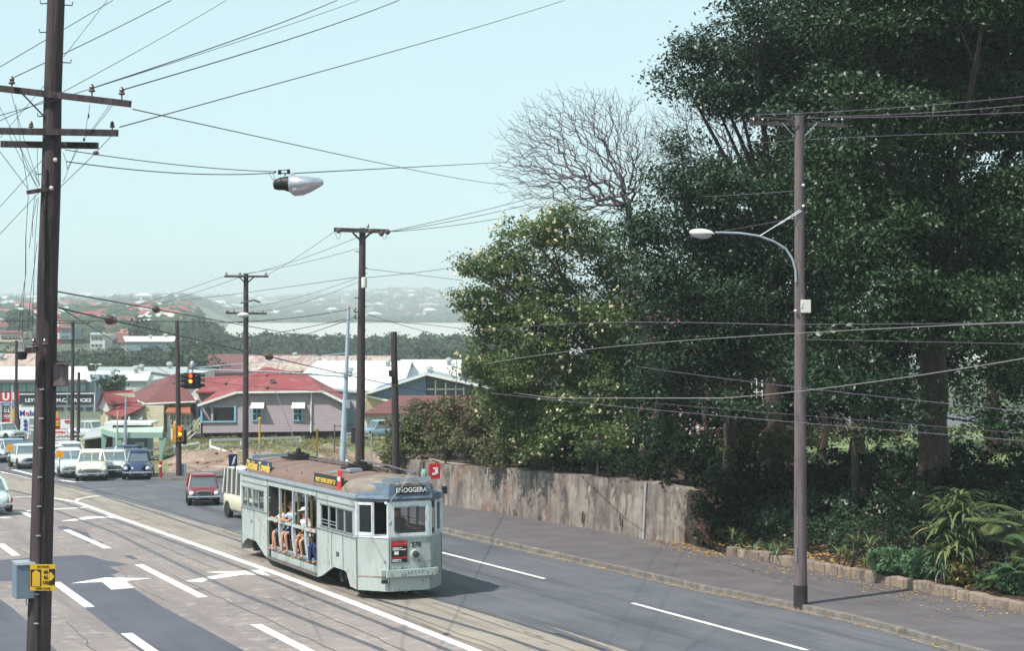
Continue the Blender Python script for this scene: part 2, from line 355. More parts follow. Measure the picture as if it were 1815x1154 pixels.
mat('bark_grey',(.15,.125,.14),(.1,.08,.092),rough=.85,scale=3,detail=8,bump=.4,stretch=(2,2,.5))
leafmat('fig_leaf',(.006,.019,.007),(.034,.072,.02),rough=.42,spec=.32,transl=.04,c3=(.01,.025,.012))  # both fig greens: dark tone painted as shade, light tone as sunlit leaves
leafmat('fig_leaf_blue',(.008,.024,.012),(.034,.072,.03),rough=.42,spec=.32,transl=.04,c3=(.014,.03,.015))
leafmat('back_leaf',(.006,.012,.008),(.013,.024,.013),rough=.8,spec=.08,transl=.12,c3=(.03,.05,.022))  # near-black green, deep shade put into the leaf colour
leafmat('tulip_leaf',(.105,.155,.045),(.07,.115,.034),rough=.5,spec=.35,transl=.28,c3=(.11,.13,.04))
leafmat('bush_leaf',(.1,.14,.045),(.12,.11,.055),rough=.55,spec=.3,transl=.25,c3=(.12,.07,.06))
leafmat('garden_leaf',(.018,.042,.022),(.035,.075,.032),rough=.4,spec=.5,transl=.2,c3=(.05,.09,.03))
leafmat('round_leaf',(.09,.17,.08),(.12,.22,.1),rough=.45,spec=.4,transl=.2,c3=(.05,.12,.05))
leafmat('yellow_leaf',(.2,.2,.05),(.28,.17,.06),rough=.5,spec=.4,transl=.25,c3=(.12,.17,.05))
leafmat('strap_leaf',(.17,.21,.085),(.08,.13,.05),rough=.4,spec=.5,transl=.25,scale=4,c3=(.36,.36,.14))
leafmat('strap_dark',(.06,.12,.05),(.1,.17,.08),rough=.4,spec=.5,transl=.2,scale=4,c3=(.12,.17,.09))
leafmat('hedge_leaf',(.05,.06,.025),(.1,.1,.05),rough=.8,spec=.08,transl=.2,c3=(.17,.15,.09))
leafmat('belt_leaf',(.035,.062,.034),(.05,.085,.045),rough=.7,spec=.1,transl=.1,scale=.6,c3=(.035,.055,.03))
mat('blossom',(.8,.72,.5),(.7,.6,.35),rough=.6,scale=5); mat('red_blossom',(.5,.06,.05),(.6,.15,.1),rough=.6,scale=3); mat('fallen_leaf',(.45,.22,.08),(.5,.35,.12),rough=.7,scale=3)
mat('skin',(.5,.27,.18),(.44,.23,.15),rough=.55,scale=5); mat('shirt_white',(.75,.74,.72),rough=.8); mat('shirt_paleblue',(.35,.45,.58),rough=.8); mat('cloth_navy',(.02,.035,.12),rough=.8); mat('cloth_grey',(.1,.12,.17),rough=.8); mat('cloth_khaki',(.12,.13,.1),rough=.8)
mat('hair_brown',(.06,.03,.02),rough=.7); mat('hair_ginger',(.4,.17,.06),rough=.7); mat('cloth_skyblue',(.2,.45,.7),rough=.8); mat('eye',(.02,.015,.015),rough=.3)
# ---------------------------------------------------------------- camera, light, air
cam=bpy.data.cameras.new('camera'); co=bpy.data.objects.new('camera',cam); COL.objects.link(co)
co.location=(0,0,CAMZ); co.rotation_euler=(R(90),0,0); cam.sensor_width=36; cam.lens=F/1815*36; cam.shift_y=-(577-HY)/1815; cam.clip_start=.5; cam.clip_end=9000
sc.camera=co
SUNEL=R(54); SAZ=R(52)   # light travels towards (sin SAZ, cos SAZ)
sd=Vector((math.sin(SAZ)*math.cos(SUNEL),math.cos(SAZ)*math.cos(SUNEL),-math.sin(SUNEL)))
sl=bpy.data.lights.new('sun','SUN'); sl.energy=2.95; sl.angle=R(.6); sl.color=(1,.95,.87)
so=bpy.data.objects.new('sun',sl); COL.objects.link(so); so.rotation_euler=sd.to_track_quat('-Z','Y').to_euler(); so.location=(-30,-30,60)
w=bpy.data.worlds.new('World'); sc.world=w; w.use_nodes=True; nt=w.node_tree; bg=nt.nodes['Background']
sky=nt.nodes.new('ShaderNodeTexSky'); sky.sky_type='NISHITA'; sky.sun_disc=False; sky.sun_elevation=SUNEL; sky.sun_rotation=math.atan2(-math.sin(SAZ),-math.cos(SAZ)); sky.dust_density=.6; sky.ozone_density=1.5; sky.air_density=1.0
hs=nt.nodes.new('ShaderNodeHueSaturation'); hs.inputs['Saturation'].default_value=.5
mxs=nt.nodes.new('ShaderNodeMix'); mxs.data_type='RGBA'; mxs.blend_type='MULTIPLY'; mxs.inputs[0].default_value=1; mxs.inputs[7].default_value=(.86,1.0,1.02,1)
nt.links.new(sky.outputs[0],hs.inputs['Color']); nt.links.new(hs.outputs[0],mxs.inputs[6]); fl=nt.nodes.new('ShaderNodeMix'); fl.data_type='RGBA'; fl.inputs[0].default_value=.74; fl.inputs[7].default_value=(2.6,3.55,3.7,1)
nt.links.new(mxs.outputs[2],fl.inputs[6]); nt.links.new(fl.outputs[2],bg.inputs[0]); bg.inputs[1].default_value=.114
sc.view_settings.view_transform='Standard'; sc.view_settings.look='None'; sc.view_settings.exposure=1.0; sc.view_settings.gamma=1
sc.render.engine='CYCLES'
cy=sc.cycles; cy.max_bounces=6; cy.diffuse_bounces=2; cy.glossy_bounces=2; cy.transmission_bounces=3; cy.transparent_max_bounces=8; cy.volume_bounces=0; cy.caustics_reflective=False; cy.caustics_refractive=False
cy.use_denoising=True
try: cy.denoiser='OPENIMAGEDENOISE'
except Exception: pass
# haze
hm=bpy.data.materials.new('haze_air'); hm.use_nodes=True; N=hm.node_tree.nodes; N.remove(N['Principled BSDF'])
pv=N.new('ShaderNodeVolumePrincipled'); pv.inputs['Color'].default_value=(.9,.985,1,1); pv.inputs['Density'].default_value=.00033; pv.inputs['Anisotropy'].default_value=0
hm.node_tree.links.new(pv.outputs[0],N['Material Output'].inputs['Volume']); M['haze_air']=hm
o=MB().box((0,3100,14),(10800,6500,66)).build('haze','haze_air'); o['kind']='stuff'; tag(o,'pale blue summer haze over the river and far suburbs')
# ---------------------------------------------------------------- ground sheets
rows=[-100,-60,-30,0]+[20*i for i in range(1,16)]+[330,360,400,440,480,520,560,600,640,670,690,700,715,740,800,900,1000]
y=1100
while y<6150: rows.append(y); y*=1.045
rows.append(6200)
cols=[-.86+.02*i for i in range(0,87)]
vs=[];fs=[]
for Y in rows:
    for a in cols:
        x=a*(max(Y,0)+150) if Y<300 else a*(Y+150)
        vs.append((x,Y,T(x,Y)-.02))
nc=len(cols)
for i in range(len(rows)-1):
    for j in range(nc-1): fs.append((i*nc+j,i*nc+j+1,(i+1)*nc+j+1,(i+1)*nc+j))
b=MB().add(vs,fs); g=b.build('ground','far_ground',smooth=True,fix=False); g.modifiers.clear(); structure(g)
b=MB().quad((-420,690,-14.5),(900,690,-14.5),(1400,2400,-14.5),(-480,2400,-14.5)); structure(b.build('river','river_water'))
def sheet(name,pts,m,dz):
    b=MB(); b.quad(*[(x,y,rz(x,y)+dz) for x,y in pts]); o=b.build(name,m,fix=False); return structure(o)
def pts(l): return [tuple(gnd(*p)[:2]) for p in l]
sheet('road',[xy(-90,-60),xy(40,-60),xy(40,60),xy(120,60),xy(120,215),xy(-90,215)],'asphalt',0.0)
# worn older asphalt, left lanes
kerb=[(776,940),(890,965.5),(1003.6,991),(1149,1023.6),(1240,1045),(1330,1062),(1412,1079),(1520,1102),(1609,1125.6),(1706,1154)]
K=[tuple(gnd(*p)[:2]) for p in kerb]
oldl=[xy(-90,-60),xy(17.3,-60),xy(17.3,46)]+pts([(840,1156),(500,1022),(318,957),(202,916),(139,892),(92,884),(50,878),(0,866),(-300,820)])+[xy(-90,110)]
sheet('left_lanes',oldl,'old_asphalt',.004)
sheet('track_bed',[xy(17.3,-60),xy(20.75,-60),xy(20.75,46)]+pts([(1090,1154),(778,1063),(600,1001),(500,965),(428,944),(351,927),(280,905),(182,878),(130,863),(54,848),(0,838),(-100,815),(-100,838),(0,864),(50,876),(92,882),(139,890),(202,914),(318,955),(500,1020),(840,1154)]),'track_concrete',.006)
def strip(name,pl,width,m,dz=.012,piece=None):
    b=piece or MB(); L=[]
    for i,p in enumerate(pl):
        d=Vector(pl[min(i+1,len(pl)-1)])-Vector(pl[max(i-1,0)]); n=Vector((-d.y,d.x)).normalized()*width/2
        L.append((Vector(p)+n,Vector(p)-n))
    for (a,b1),(c,d) in zip(L,L[1:]):
        b.quad(*[(q.x,q.y,rz(q.x,q.y)+dz) for q in (a,b1,d,c)])
    if piece is None: return structure(b.build(name,m,fix=False))
nlab=0
def mark(px,width=.22,m='road_paint',name='road_marking'): return strip(name,pts(px),width,m)
mark([(0,837),(54,849),(92,857)],.28); 
strip('road_marking',pts([(127,889),(139,892),(202.5,915.5),(318,956),(500,1021),(600,1059.5),(690,1094.5),(840,1154)])+[xy(17.42,20),xy(17.42,-60)],.3,'road_paint')
mark([(23,882),(53,881),(92.6,883.6),(127,889)],.3); mark([(131.6,891),(139,885),(162,881),(182,878.7)],.22)
for p in ([(0,964.7),(29,986)],[(98,1033),(159,1077.5)],[(224,1124),(290,1170)],[(117,940),(191,973)],[(246,1001.7),(360,1060)],[(453,1108),(590,1178)]): mark(p,.3)
for p in ([(700,959),(965,1027)],[(1120,1070),(1430,1154)],[(1560,1189),(1900,1281)]): mark(p,.17)
mark([(26,907.5),(53.5,906.5),(92.6,904),(154,900)],.42); mark([(38,908),(60,918)],.3); mark([(0,918),(16,919)],.5)
mark([(22.5,833),(54.6,841),(93.6,849.5),(133,855.5),(147,854.5)],.3); mark([(145,871),(205,866)],.2,'worn_paint'); mark([(258,862),(290,860.5)],.2,'worn_paint'); mark([(391,889),(400,891)],.3)
def arrow(px): 
    b=MB(); P=[gnd(x,y) for x,y in px]; b.quad(*[(p.x,p.y,rz(p.x,p.y)+.014) for p in P]); return b
def Z6(l): return [(x/3.456,820+y/3.456) for x,y in l]
b=arrow(Z6([(430,745),(640,709),(935,713),(768,730)])); b.v+=[] 
P=[gnd(*p) for p in Z6([(430,745),(640,709),(935,713),(770,730),(820,772),(682,783),(625,736)])]
b=MB(); b.quad(*[(p.x,p.y,p.z+.014) for p in [P[0],P[1],P[3],P[6]]]); b.quad(*[(p.x,p.y,p.z+.014) for p in [P[1],P[2],P[3]]]); b.quad(*[(p.x,p.y,p.z+.0145) for p in [P[6],P[3],P[4],P[5]]])
structure(b.build('road_arrow','road_paint',fix=False))
P=[gnd(*p) for p in Z6([(1130,731),(1262,706),(1375,685),(1255,674),(1480,668),(1600,661),(1656,697),(1545,692),(1500,690),(1270,724),(1235,739)])]
q=lambda *i:[(P[k].x,P[k].y,P[k].z+.014) for k in i]
b=MB(); b.quad(*q(0,1,9,10)); b.quad(*q(1,2,8,9)); b.quad(*q(3,4,2)); b.quad(*q(2,4,8)); b.quad(*q(4,5,7,8)); b.quad(*q(5,6,7)); structure(b.build('road_arrow','road_paint',fix=False))
P=[gnd(*p) for p in Z6([(370,362),(490,342),(540,336),(455,333),(620,333),(700,330),(718,346),(612,342),(440,362)])]
b=MB(); b.quad(*q(0,1,8)); b.quad(*q(1,2,7,8)); b.quad(*q(3,4,2)); b.quad(*q(2,4,7)); b.quad(*q(4,5,6,7)); structure(b.build('road_arrow','road_paint',fix=False))
sheet('road_patch',pts(Z6([(-300,610),(0,600),(320,578),(530,568),(640,600),(790,628),(665,640),(735,675),(680,690),(715,705),(720,740),(820,775),(1000,890),(1230,1010),(1490,1154),(1800,1330),(1100,1350),(850,1154),(640,990),(550,920),(340,750),(190,725),(0,730),(-300,742)])),'new_asphalt',.0085)
sheet('road_patch',pts(Z6([(0,840),(70,890),(165,975),(250,1062),(345,1154),(450,1260),(-300,1260),(-300,800)])),'new_asphalt',.0085)
# tram rails
def fwd(o,a0,a1,extra=[]): return [xy(o,a0),xy(o,45)]+extra
rail_l=[pts([(95,886),(202,923),(318,966),(434,1011),(500,1038)])+[xy(16.8,44),xy(16.8,-60)],
        pts([(95,905),(200,945),(280,985),(411,1048.6)])+[xy(15.35,44),xy(15.35,-60)]]
rail_r=[pts([(-60,824),(0,838.5),(54,849),(130,866),(182,880),(280,912),(351,936),(440,966),(560,1016),(669,1065)])+[xy(18.87,44),xy(18.87,-60)],
        pts([(-60,820),(0,834),(54,845),(140,862),(200,876),(290,903),(370,929),(450,955),(600,1005),(760,1060),(900,1101),(1069,1154)])+[xy(20.3,44),xy(20.3,-60)]]
for r in rail_l+rail_r:
    strip('tram_rail',r,.09,'rail_steel',.018); strip('tram_rail_groove',[(x+.09,y+.03) for x,y in r],.05,'groove',.016)
cr=random.Random(3)
for k in range(7):   # sealed cracks and patches in the old road
    o0=cr.uniform(6,16.6); a0=cr.uniform(38,95); p=[xy(o0,a0)]
    for i in range(9):
        o0+=cr.uniform(-.25,.25); a0+=cr.uniform(.5,1.6); p.append(xy(o0,a0))
    strip('road_crack',p,cr.uniform(.012,.03),'groove',.013)
for o_,a0,a1 in ((14.3,36,62),(15.9,30,55),(16.05,62,84),(17.8,34,48),(18.1,36,60),(19.6,30,52)):
    p=[]; a_=a0
    while a_<a1: p.append(xy(o_+cr.uniform(-.05,.05),a_)); a_+=1.1
    strip('road_crack',p,.035,'groove',.0135)
for px in ([(100,935),(112,933),(155,945),(165,957),(150,955),(120,945)],[(150,960),(165,959),(185,962),(178,965),(155,963)],[(218,986),(232,985),(245,992),(235,993)]):
    P=[gnd(*p) for p in px]; b=MB(); b.quad(*[(p.x,p.y,p.z+.010) for p in P]); structure(b.build('road_patch','new_asphalt',fix=False))
# ---------------------------------------------------------------- right footpath, kerb
wallb=[(690,868),(776,894),(907,913),(1033,936),(1142,956),(1213,964)]
WB=[Vector(tuple(gnd(*p,.14)[:2])) for p in wallb]
bord=[(1287,984),(1405,1005),(1462,1016),(1556,1034),(1650,1053),(1742,1073.6),(1815,1091)]
BB=[Vector(tuple(gnd(*p,.14)[:2])) for p in bord]
d=(BB[-1]-BB[-3]).normalized(); BB.append(BB[-1]+d*30); 
kd=(Vector(K[-1])-Vector(K[-3])).normalized()
KK=[Vector(k) for k in K]+[Vector(K[-1])+kd*30,Vector(K[-1])+kd*90]
d0=(KK[0]-KK[2]).normalized(); c0=KK[0]+d0*14; KL=[c0+Vector((9,6)),c0+Vector((5,5.5)),c0+Vector((2,3.6)),c0+Vector((.4,1.4)),c0]+KK
b=MB(); back=[Vector(tuple(gnd(700,862)[:2]))+Vector((3,4))]+WB+BB+[BB[-1]+Vector((40,-70))]
poly=KL+back[::-1]
b.quad(*[(p.x,p.y,rz(p.x,p.y)+.14) for p in poly]); 
o=structure(b.build('footpath','footpath',fix=False)); 
b=MB()
for i,(a,c) in enumerate(zip(KL,KL[1:])):
    n=max(1,int((c-a).length/1.5))
    for k in range(n):
        p=a.lerp(c,k/n); q_=a.lerp(c,(k+1)/n); dd=(q_-p).normalized(); q_=q_-dd*.03
        p3=Vector((p.x,p.y,rz(p.x,p.y)+.05+cr.uniform(-.008,.008))); q3=Vector((q_.x,q_.y,rz(q_.x,q_.y)+.05+cr.uniform(-.008,.008)))
        b.bar(p3,q3,.17+cr.uniform(-.01,.02),.21)
structure(b.build('kerb','kerb',bevel=.02))
# gutter litter strip beside kerb
strip('gutter',[tuple(p+Vector((-.2,-.09))) for p in KK[:-1]],.35,'kerb',.008)
# left footpath
b=MB(); pl=[xy(5.6,-60),xy(5.6,92),xy(0,96),xy(-60,96),xy(-60,-60)]; b.quad(*[(x,y,rz(x,y)+.14) for x,y in pl]); structure(b.build('footpath','footpath',fix=False))
b=MB(); 
for (x0,y0),(x1,y1) in zip(pl[:3],pl[1:4]): b.bar((x0,y0,rz(x0,y0)+.05),(x1,y1,rz(x1,y1)+.05),.18,.21)
structure(b.build('kerb','kerb'))
# fallen leaves on the right footpath
C=[]
for i in range(420):
    k=random.random(); i0=random.randrange(len(BB)-2); p=BB[i0].lerp(BB[i0+1],random.random()); q_=p+Vector((-1,-.43))*abs(random.gauss(0,1.0)); C.append((q_.x,q_.y,rz(q_.x,q_.y)+.155))
for i in range(500):
    t=random.random(); p=WB[-1].lerp(BB[0],random.uniform(-.3,1.1))+Vector((-1,-.43))*abs(random.gauss(0,.55)); C.append((p.x,p.y,rz(p.x,p.y)+.155+random.random()*.02))
for i in range(260):
    j=random.randrange(1,len(KK)-2); p=KK[j].lerp(KK[j+1],random.random())+Vector((-.917,-.4))*random.uniform(.1,.45); C.append((p.x,p.y,rz(p.x,p.y)+.02))
o=leaves_mesh('fallen_leaves',np.array(C),.09,'fallen_leaf',nrm=np.tile(np.array([0,0,1.]),(len(C),1)),flat=.85,aspect=.6); tag(o,'brown and yellow fallen leaves littering the footpath and gutter',kind='stuff')
# ---------------------------------------------------------------- bank and plateau beyond the crossing
def bank_h(a,Y,x):
    px=CX+a*F
    hmax=interp(px,[(-400,.0),(200,.05),(290,.15),(330,.7),(400,1.05),(480,.9),(560,.75),(640,.45),(720,.3),(900,.2)])
    yb=interp(px,[(200,114),(330,113),(560,118),(700,122)])
    n=mnoise.noise(Vector((x*.35,Y*.5,1)))*.45+mnoise.noise(Vector((x*1.3,Y*1.3,5)))*.26
    t=sm((Y-yb)/6.5); hmax*=1-.75*sm((Y-128)/10)
    return hmax*t+n*t*(1-sm((Y-yb-12)/6))*1.1
vs=[];fs=[];ny=64;nx=110
for j in range(ny):
    Y=111+ (j/(ny-1))**1.6*95
    for i in range(nx):
        a=-.235+i/(nx-1)*.34; x=a*Y; h=bank_h(a,Y,x); vs.append((x,Y,rz(x,Y)+h-.25*(1-sm((Y-112)/1.5))*1 +.03))
for j in range(ny-1):
    for i in range(nx-1): fs.append((j*nx+i,j*nx+i+1,(j+1)*nx+i+1,(j+1)*nx+i))
b=MB().add(vs,fs); o=b.build('embankment','dirt',smooth=True,fix=False); o.modifiers.clear(); structure(o)
m2=M['dirt']; o.data.materials.append(M['dry_grass'])
for p in o.data.polygons:
    c=p.center; px=CX+c.x/c.y*F
    if c.y>121+mnoise.noise(Vector((c.x*.4,c.y*.4,0)))*3.5+(6 if px>560 else 0) or px<300: p.material_index=1
def bz(px,Y):
    x=(px-CX)/F*Y; return rz(x,Y)+max(0,bank_h(x/Y,Y,x))+.03
# near-side footpath of the far corner
b=MB(); P=[gnd(*p) for p in ((268,852),(336,852),(398,847),(470,842),(560,838),(640,838),(700,834),(700,826),(560,829),(398,838),(268,843))]
b.quad(*[(p.x,p.y,p.z+.13) for p in P]); structure(b.build('footpath','footpath',fix=False))
b=MB()
for p,q_ in zip(P[:6],P[1:7]): b.bar(p+Vector((0,0,.05)),q_+Vector((0,0,.05)),.2,.2)
structure(b.build('kerb','kerb'))
# weeds on the plateau
C=[]
for i in range(34000):
    px=random.uniform(290,700); Y=random.uniform(121,150); x=(px-CX)/F*Y
    if mnoise.noise(Vector((x*.25,Y*.2,8)))<-.05: continue
    C.append((x,Y,bz(px,Y)+random.random()*.3))
o=leaves_mesh('grass',np.array(C),.15,'dry_grass',aspect=.25); tag(o,'rough green and straw coloured grass on the vacant corner',kind='stuff')
# ---------------------------------------------------------------- retaining wall, park, garden border
WTOP=[(690,812),(776,823.6),(907,832),(1033,845),(1142,854.5),(1213,871)]
def wz(i):
    p=WB[i]; return CAMZ-(WTOP[i][1]-HY)/F*p.y
seg=[]
for i in range(len(WB)-1):
    n=max(2,int((WB[i+1]-WB[i]).length/.45))
    for k in range(n): t=k/n; p=WB[i].lerp(WB[i+1],t); seg.append((p,lerp(wz(i),wz(i+1),t)))
seg.append((WB[-1],wz(5)))
nrm=Vector((.917,.399)); rs=[]
for p,zt in seg:
    z0=rz(p.x,p.y)-.1; ring=[]
    zt+=mnoise.noise(Vector((p.x*.8,p.y*.8,0)))*.07
    for k in range(9):
        t=k/8; z=lerp(z0,zt,t); q=p+nrm*(.12*t+mnoise.noise(Vector((p.x*1.5,p.y*1.5,z*1.5)))*.06)
        ring.append((q.x,q.y,z))
    q=p+nrm*.75; ring+= [(q.x,q.y,zt),(q.x,q.y,z0)]
    rs.append(ring)
t=thing('retaining_wall','long stained rendered retaining wall behind the right footpath','wall',(WB[3].x,WB[3].y,rz(*WB[3])))
b=MB().rings(rs); o=b.build('wall_face','wall_render',t,world=True)
b=MB(); p=gnd(1143,956,.14)-Vector((.06,.03,0)); b.tube([p+Vector((0,0,-.05)),p+Vector((.1,.04,2.15))],.045,8); b.build('drain_pipe','grey_paint',t,world=True)
b=MB()
for px,py in ((915,921),(960,930),(1035,925),(865,838),(1104,930)):
    p=gnd(px,956,.14) if 0 else None
    a=(px-CX)/F
    # find the wall line at this bearing
    for i in range(len(WB)-1):
        a0=WB[i].x/WB[i].y; a1=WB[i+1].x/WB[i+1].y
        if a0<=a<=a1:
            q=WB[i].lerp(WB[i+1],(a-a0)/(a1-a0)); z=CAMZ-(py-HY)/F*q.y; q=q-nrm*.07
            zz=z; xx=0
            for k in range(5):
                b.box((q.x+xx*.4,q.y-xx,zz),(.07,.05+.03*random.random(),.13),random.uniform(-.3,.3)); zz+=.09; xx+=random.uniform(-.05,.05)
b.build('crack','groove',t,world=True)
# end rubble pillar of the wall
b=MB(); base=WB[0]
for i in range(46):
    p=base+Vector((random.uniform(-.55,.35),random.uniform(-.2,.9))); z=rz(p.x,p.y)+random.uniform(.1,2.0)
    b.ell((p.x,p.y,z),(random.uniform(.16,.3),random.uniform(.16,.3),random.uniform(.1,.18)),8,5)
o=b.build('rubble_end','stone',t,world=True)
def of_(a):
    L=[(off(*p),al(*p)) for p in [BB[-1],BB[-2],BB[3],BB[0],WB[-1],WB[3],WB[1],WB[0]]]
    return interp(a,[(q[1],q[0]) for q in L])
aE=al(*WB[-1])
def ph(s,a):
    hg=.32+1.75*sm(s/10)+.25*mnoise.noise(Vector((s*.4,a*.4,2)))*sm(s/3); hw=2.12+.01*s
    return lerp(hg,hw,sm((a-aE+.2)/.4))
vs=[];fs=[];sl_=[0,.02,.3,.8,1.4,2,3,4,5,6.5,8,10,12,15,18,22,27,33,40,50,65,85,110]
al_=[-12+2*i for i in range(35)]; al_=[a for a in al_ if a<aE-.6]+[aE-.25,aE+.25]+[v for v in [aE+1+2.2*i for i in range(22)] if v<al(*WB[0])+1.5]
for a in al_:
    for s in sl_:
        x,y=xy(of_(a)+.12+s+(.35 if a>aE-.3 else 0),a); vs.append((x,y,rz(x,y)+(ph(s,a) if s>0 or a>aE-.5 else -.05)))
n=len(sl_)
for i in range(len(al_)-1):
    for j in range(n-1): fs.append((i*n+j,i*n+j+1,(i+1)*n+j+1,(i+1)*n+j))
b=MB().add(vs,fs); o=b.build('park_ground','soil',smooth=True,fix=True); o.modifiers.clear(); structure(o); o.data.materials.append(M['lawn'])
for p in o.data.polygons:
    c=p.center; s=off(c.x,c.y)-of_(al(c.x,c.y))
    if s>13 : p.material_index=1
def wallY(px):
    a=(px-CX)/F
    for i in range(len(WB)-1):
        a0=WB[i].x/WB[i].y; a1=WB[i+1].x/WB[i+1].y
        if a0<=a<=a1: return lerp(WB[i].y,WB[i+1].y,(a-a0)/(a1-a0))
    return 0
def pz(x,y): 
    a=al(x,y); s=off(x,y)-of_(a); return rz(x,y)+ph(max(0,s),a) if s>-.2 else rz(x,y)+.14
# sandstone border blocks
t=thing('garden_border','low sandstone block border between footpath and garden','garden wall',(BB[2].x,BB[2].y,rz(*BB[2])))
for i in range(len(BB)-1):
    L=(BB[i+1]-BB[i]).length; 
    if i==len(BB)-2: L=12
    n=max(1,round(L/.7)); w_=L/n; dd=(BB[i+1]-BB[i]).normalized()
    for k in range(n):
        p=BB[i]+dd*(k+.5)*w_; ang=math.atan2(dd.y,dd.x)+cr.uniform(-.04,.04)
        h=cr.uniform(.3,.38); b=MB(); 
        b.box((p.x+.12,p.y+.06,rz(p.x,p.y)+.12+h/2-cr.uniform(0,.04)),(w_-cr.uniform(.02,.06),.3,h),ang)
        b.build('stone_block','stone',t,world=True,bevel=.04)
# ---------------------------------------------------------------- building helpers
def root(name,label,cat,px,Y,group=None,dz=0):
    p=on(px,Y,dz); return thing(name,label,cat,p,0,group)
def front(pxs,Y,m,name,parent,depth=.2,lab=None):
    b=MB(); b.prism([at(x,y,Y) for x,y in pxs],(0,depth,0)); o=b.build(name,m,parent,world=True)
    if lab: o['label']=lab
    return o
def face(parent,name,m,*pts_):
    """thick roof sheet"""
    b=MB(); P=[Vector(p) for p in pts_]; b.prism([p+Vector((0,0,.05)) for p in P],(0,0,-.12)); return b.build(name,m,parent,world=True)
def window(parent,x0,y0,x1,y1,Y,frame='white_paint',glassm='window_dark',mull=1,hm=1,proud=.06,depthw=.02):
    a=at(x0,y1,Y-proud); c=at(x1,y0,Y-proud); w=c.x-a.x; h=c.z-a.z; fw=min(.1,w*.12)
    b=MB(); cx=(a.x+c.x)/2; cz=(a.z+c.z)/2
    b.box((cx,Y-proud,a.z+fw/2),(w,.1,fw)); b.box((cx,Y-proud,c.z-fw/2),(w,.1,fw))
    for sx in(-1,1): b.box((cx+sx*(w-fw)/2,Y-proud,cz),(fw,.1,h-2*fw))
    for i in range(mull): 
        X=a.x+w*(i+1)/(mull+1); b.box((X,Y-proud,cz),(fw*.6,.06,h-2*fw))
    if hm: b.box((cx,Y-proud-.005,cz),(w-2*fw,.05,fw*.6))
    o=b.build('window',frame,parent,world=True)
    b=MB().box((cx,Y-proud+.025,cz),(w-fw,.02,h-fw)); g=b.build('pane',glassm,o); 
    g.data.transform(Matrix.Translation(-wloc(o)))
    return o
# ---------------------------------------------------------------- lilac house
Y=150; B=root('weatherboard_house','lilac weatherboard house with pink red roof and blue trimmed verandah','house',480,Y,dz=1)
D=Vector((-.6,9,0))
fl=767
b=MB(); b.prism([at(418,fl,Y),at(418,698,Y),at(570,696,Y),at(608,713,Y),at(608,fl-3,Y)],(-.6,9,0)); b.build('wall','boards_lilac',B,world=True)
# verandah: solid lower wall, corner posts, top beam, recessed dark
b=MB(); b.prism([at(356,fl+1,Y),at(356,748,Y),at(418,748,Y),at(418,fl,Y)],(0,.15,0)); b.prism([at(356,768,Y),at(356,747,Y),at(352.5,746,Y+2.6),at(352.5,764,Y+2.6)],(.15,0,0)); b.build('verandah_wall','boards_lilac',B,world=True)
b=MB(); b.prism([at(356,722,Y),at(356,717,Y),at(418,699,Y),at(418,722,Y)],(0,.15,0)); b.build('verandah_gable','boards_lilac',B,world=True)
front([(357,768),(357,716),(417,700),(417,768)],Y+2.4,'boards_lilac','inner_wall',B)
front([(372,750),(372,724),(384,724),(384,750)],Y+2.3,'window_dark','doorway',B)
for x0,x1 in ((355.5,358.8),(374,378),(415,418.6)):
    b=MB(); b.bar(at((x0+x1)/2,750,Y-.02),at((x0+x1)/2,719,Y-.02),(x1-x0)*Y/F,.14); b.build('verandah_post','boards_lilac' if x0>370 and x0<380 else 'sky_blue_paint',B,world=True)
b=MB(); b.bar(at(356,748,Y-.06),at(418,747.5,Y-.06),.12,.12); b.bar(at(379,721,Y-.06),at(415,721,Y-.06),.06,.1); b.build('verandah_rail','sky_blue_paint',B,world=True)
# stumps and a dark block painting the shade under the floor
b=MB(); b.prism([at(362,779,Y+.6),at(362,fl,Y+.6),at(606,764,Y+.6),at(606,779,Y+.6)],(-.5,8,0)); b.build('under_floor_shade','painted_shade',B,world=True)
for px in (360,376,394,418,442,466,490,514,538,562,586,605):
    b=MB(); p=at(px,766,Y+.25); b.bar(p,(p.x,p.y,bz(px,Y)-.1),.22); b.build('stump','wood_dark',B,world=True)
E0=at(350,719,Y-.4);E1=at(418,696,Y-.4);E2=at(571,694,Y-.4);E3=at(613,715,Y-.4)
R0=at(470,652,Y+4.2);R1=at(546,667,Y+4.2); bk=Vector((-.6,9.6,0))
b=MB(); b.prism([E1,E2,R1,R0],(0,0,.1)); b.prism([E2,E3,E3+bk,E2+bk],(0,0,.1)); b.prism([E2,E2+bk,R1],(0,0,.1)); b.prism([E0,E1,E1+bk,E0+bk],(0,0,.1)); b.prism([E0,E1,R0,at(414,673,Y+3.4),at(384,696,Y+1.3)],(0,0,.06)); b.prism([E1,R0,E1+bk],(0,0,.1)); b.prism([E1+bk,R0,R1,E2+bk],(0,0,.1)); b.build('roof','roof_red',B,world=True)
b=MB(); b.bar(E0,E1,.1,.2); b.bar(E1,E2,.1,.16); b.bar(E2,E3,.1,.2); b.build('barge_board','white_paint',B,world=True)
b=MB(); b.tube([at(552,697,Y-.1),at(551,767,Y-.1)],.06,6); b.build('downpipe','white_paint',B,world=True)
for x0 in (446.5,519):
    o=window(B,x0,721,x0+18,747,Y,'sky_blue_paint')
    b=MB(); A=at(x0-1,713,Y-.05); C=at(x0+22,713,Y-.05); b.prism([A,C,C+Vector((.02,-.55,-.45)),A+Vector((-.02,-.55,-.45))],(0,0,-.04)); b.build('window_hood','white_paint',B,world=True)
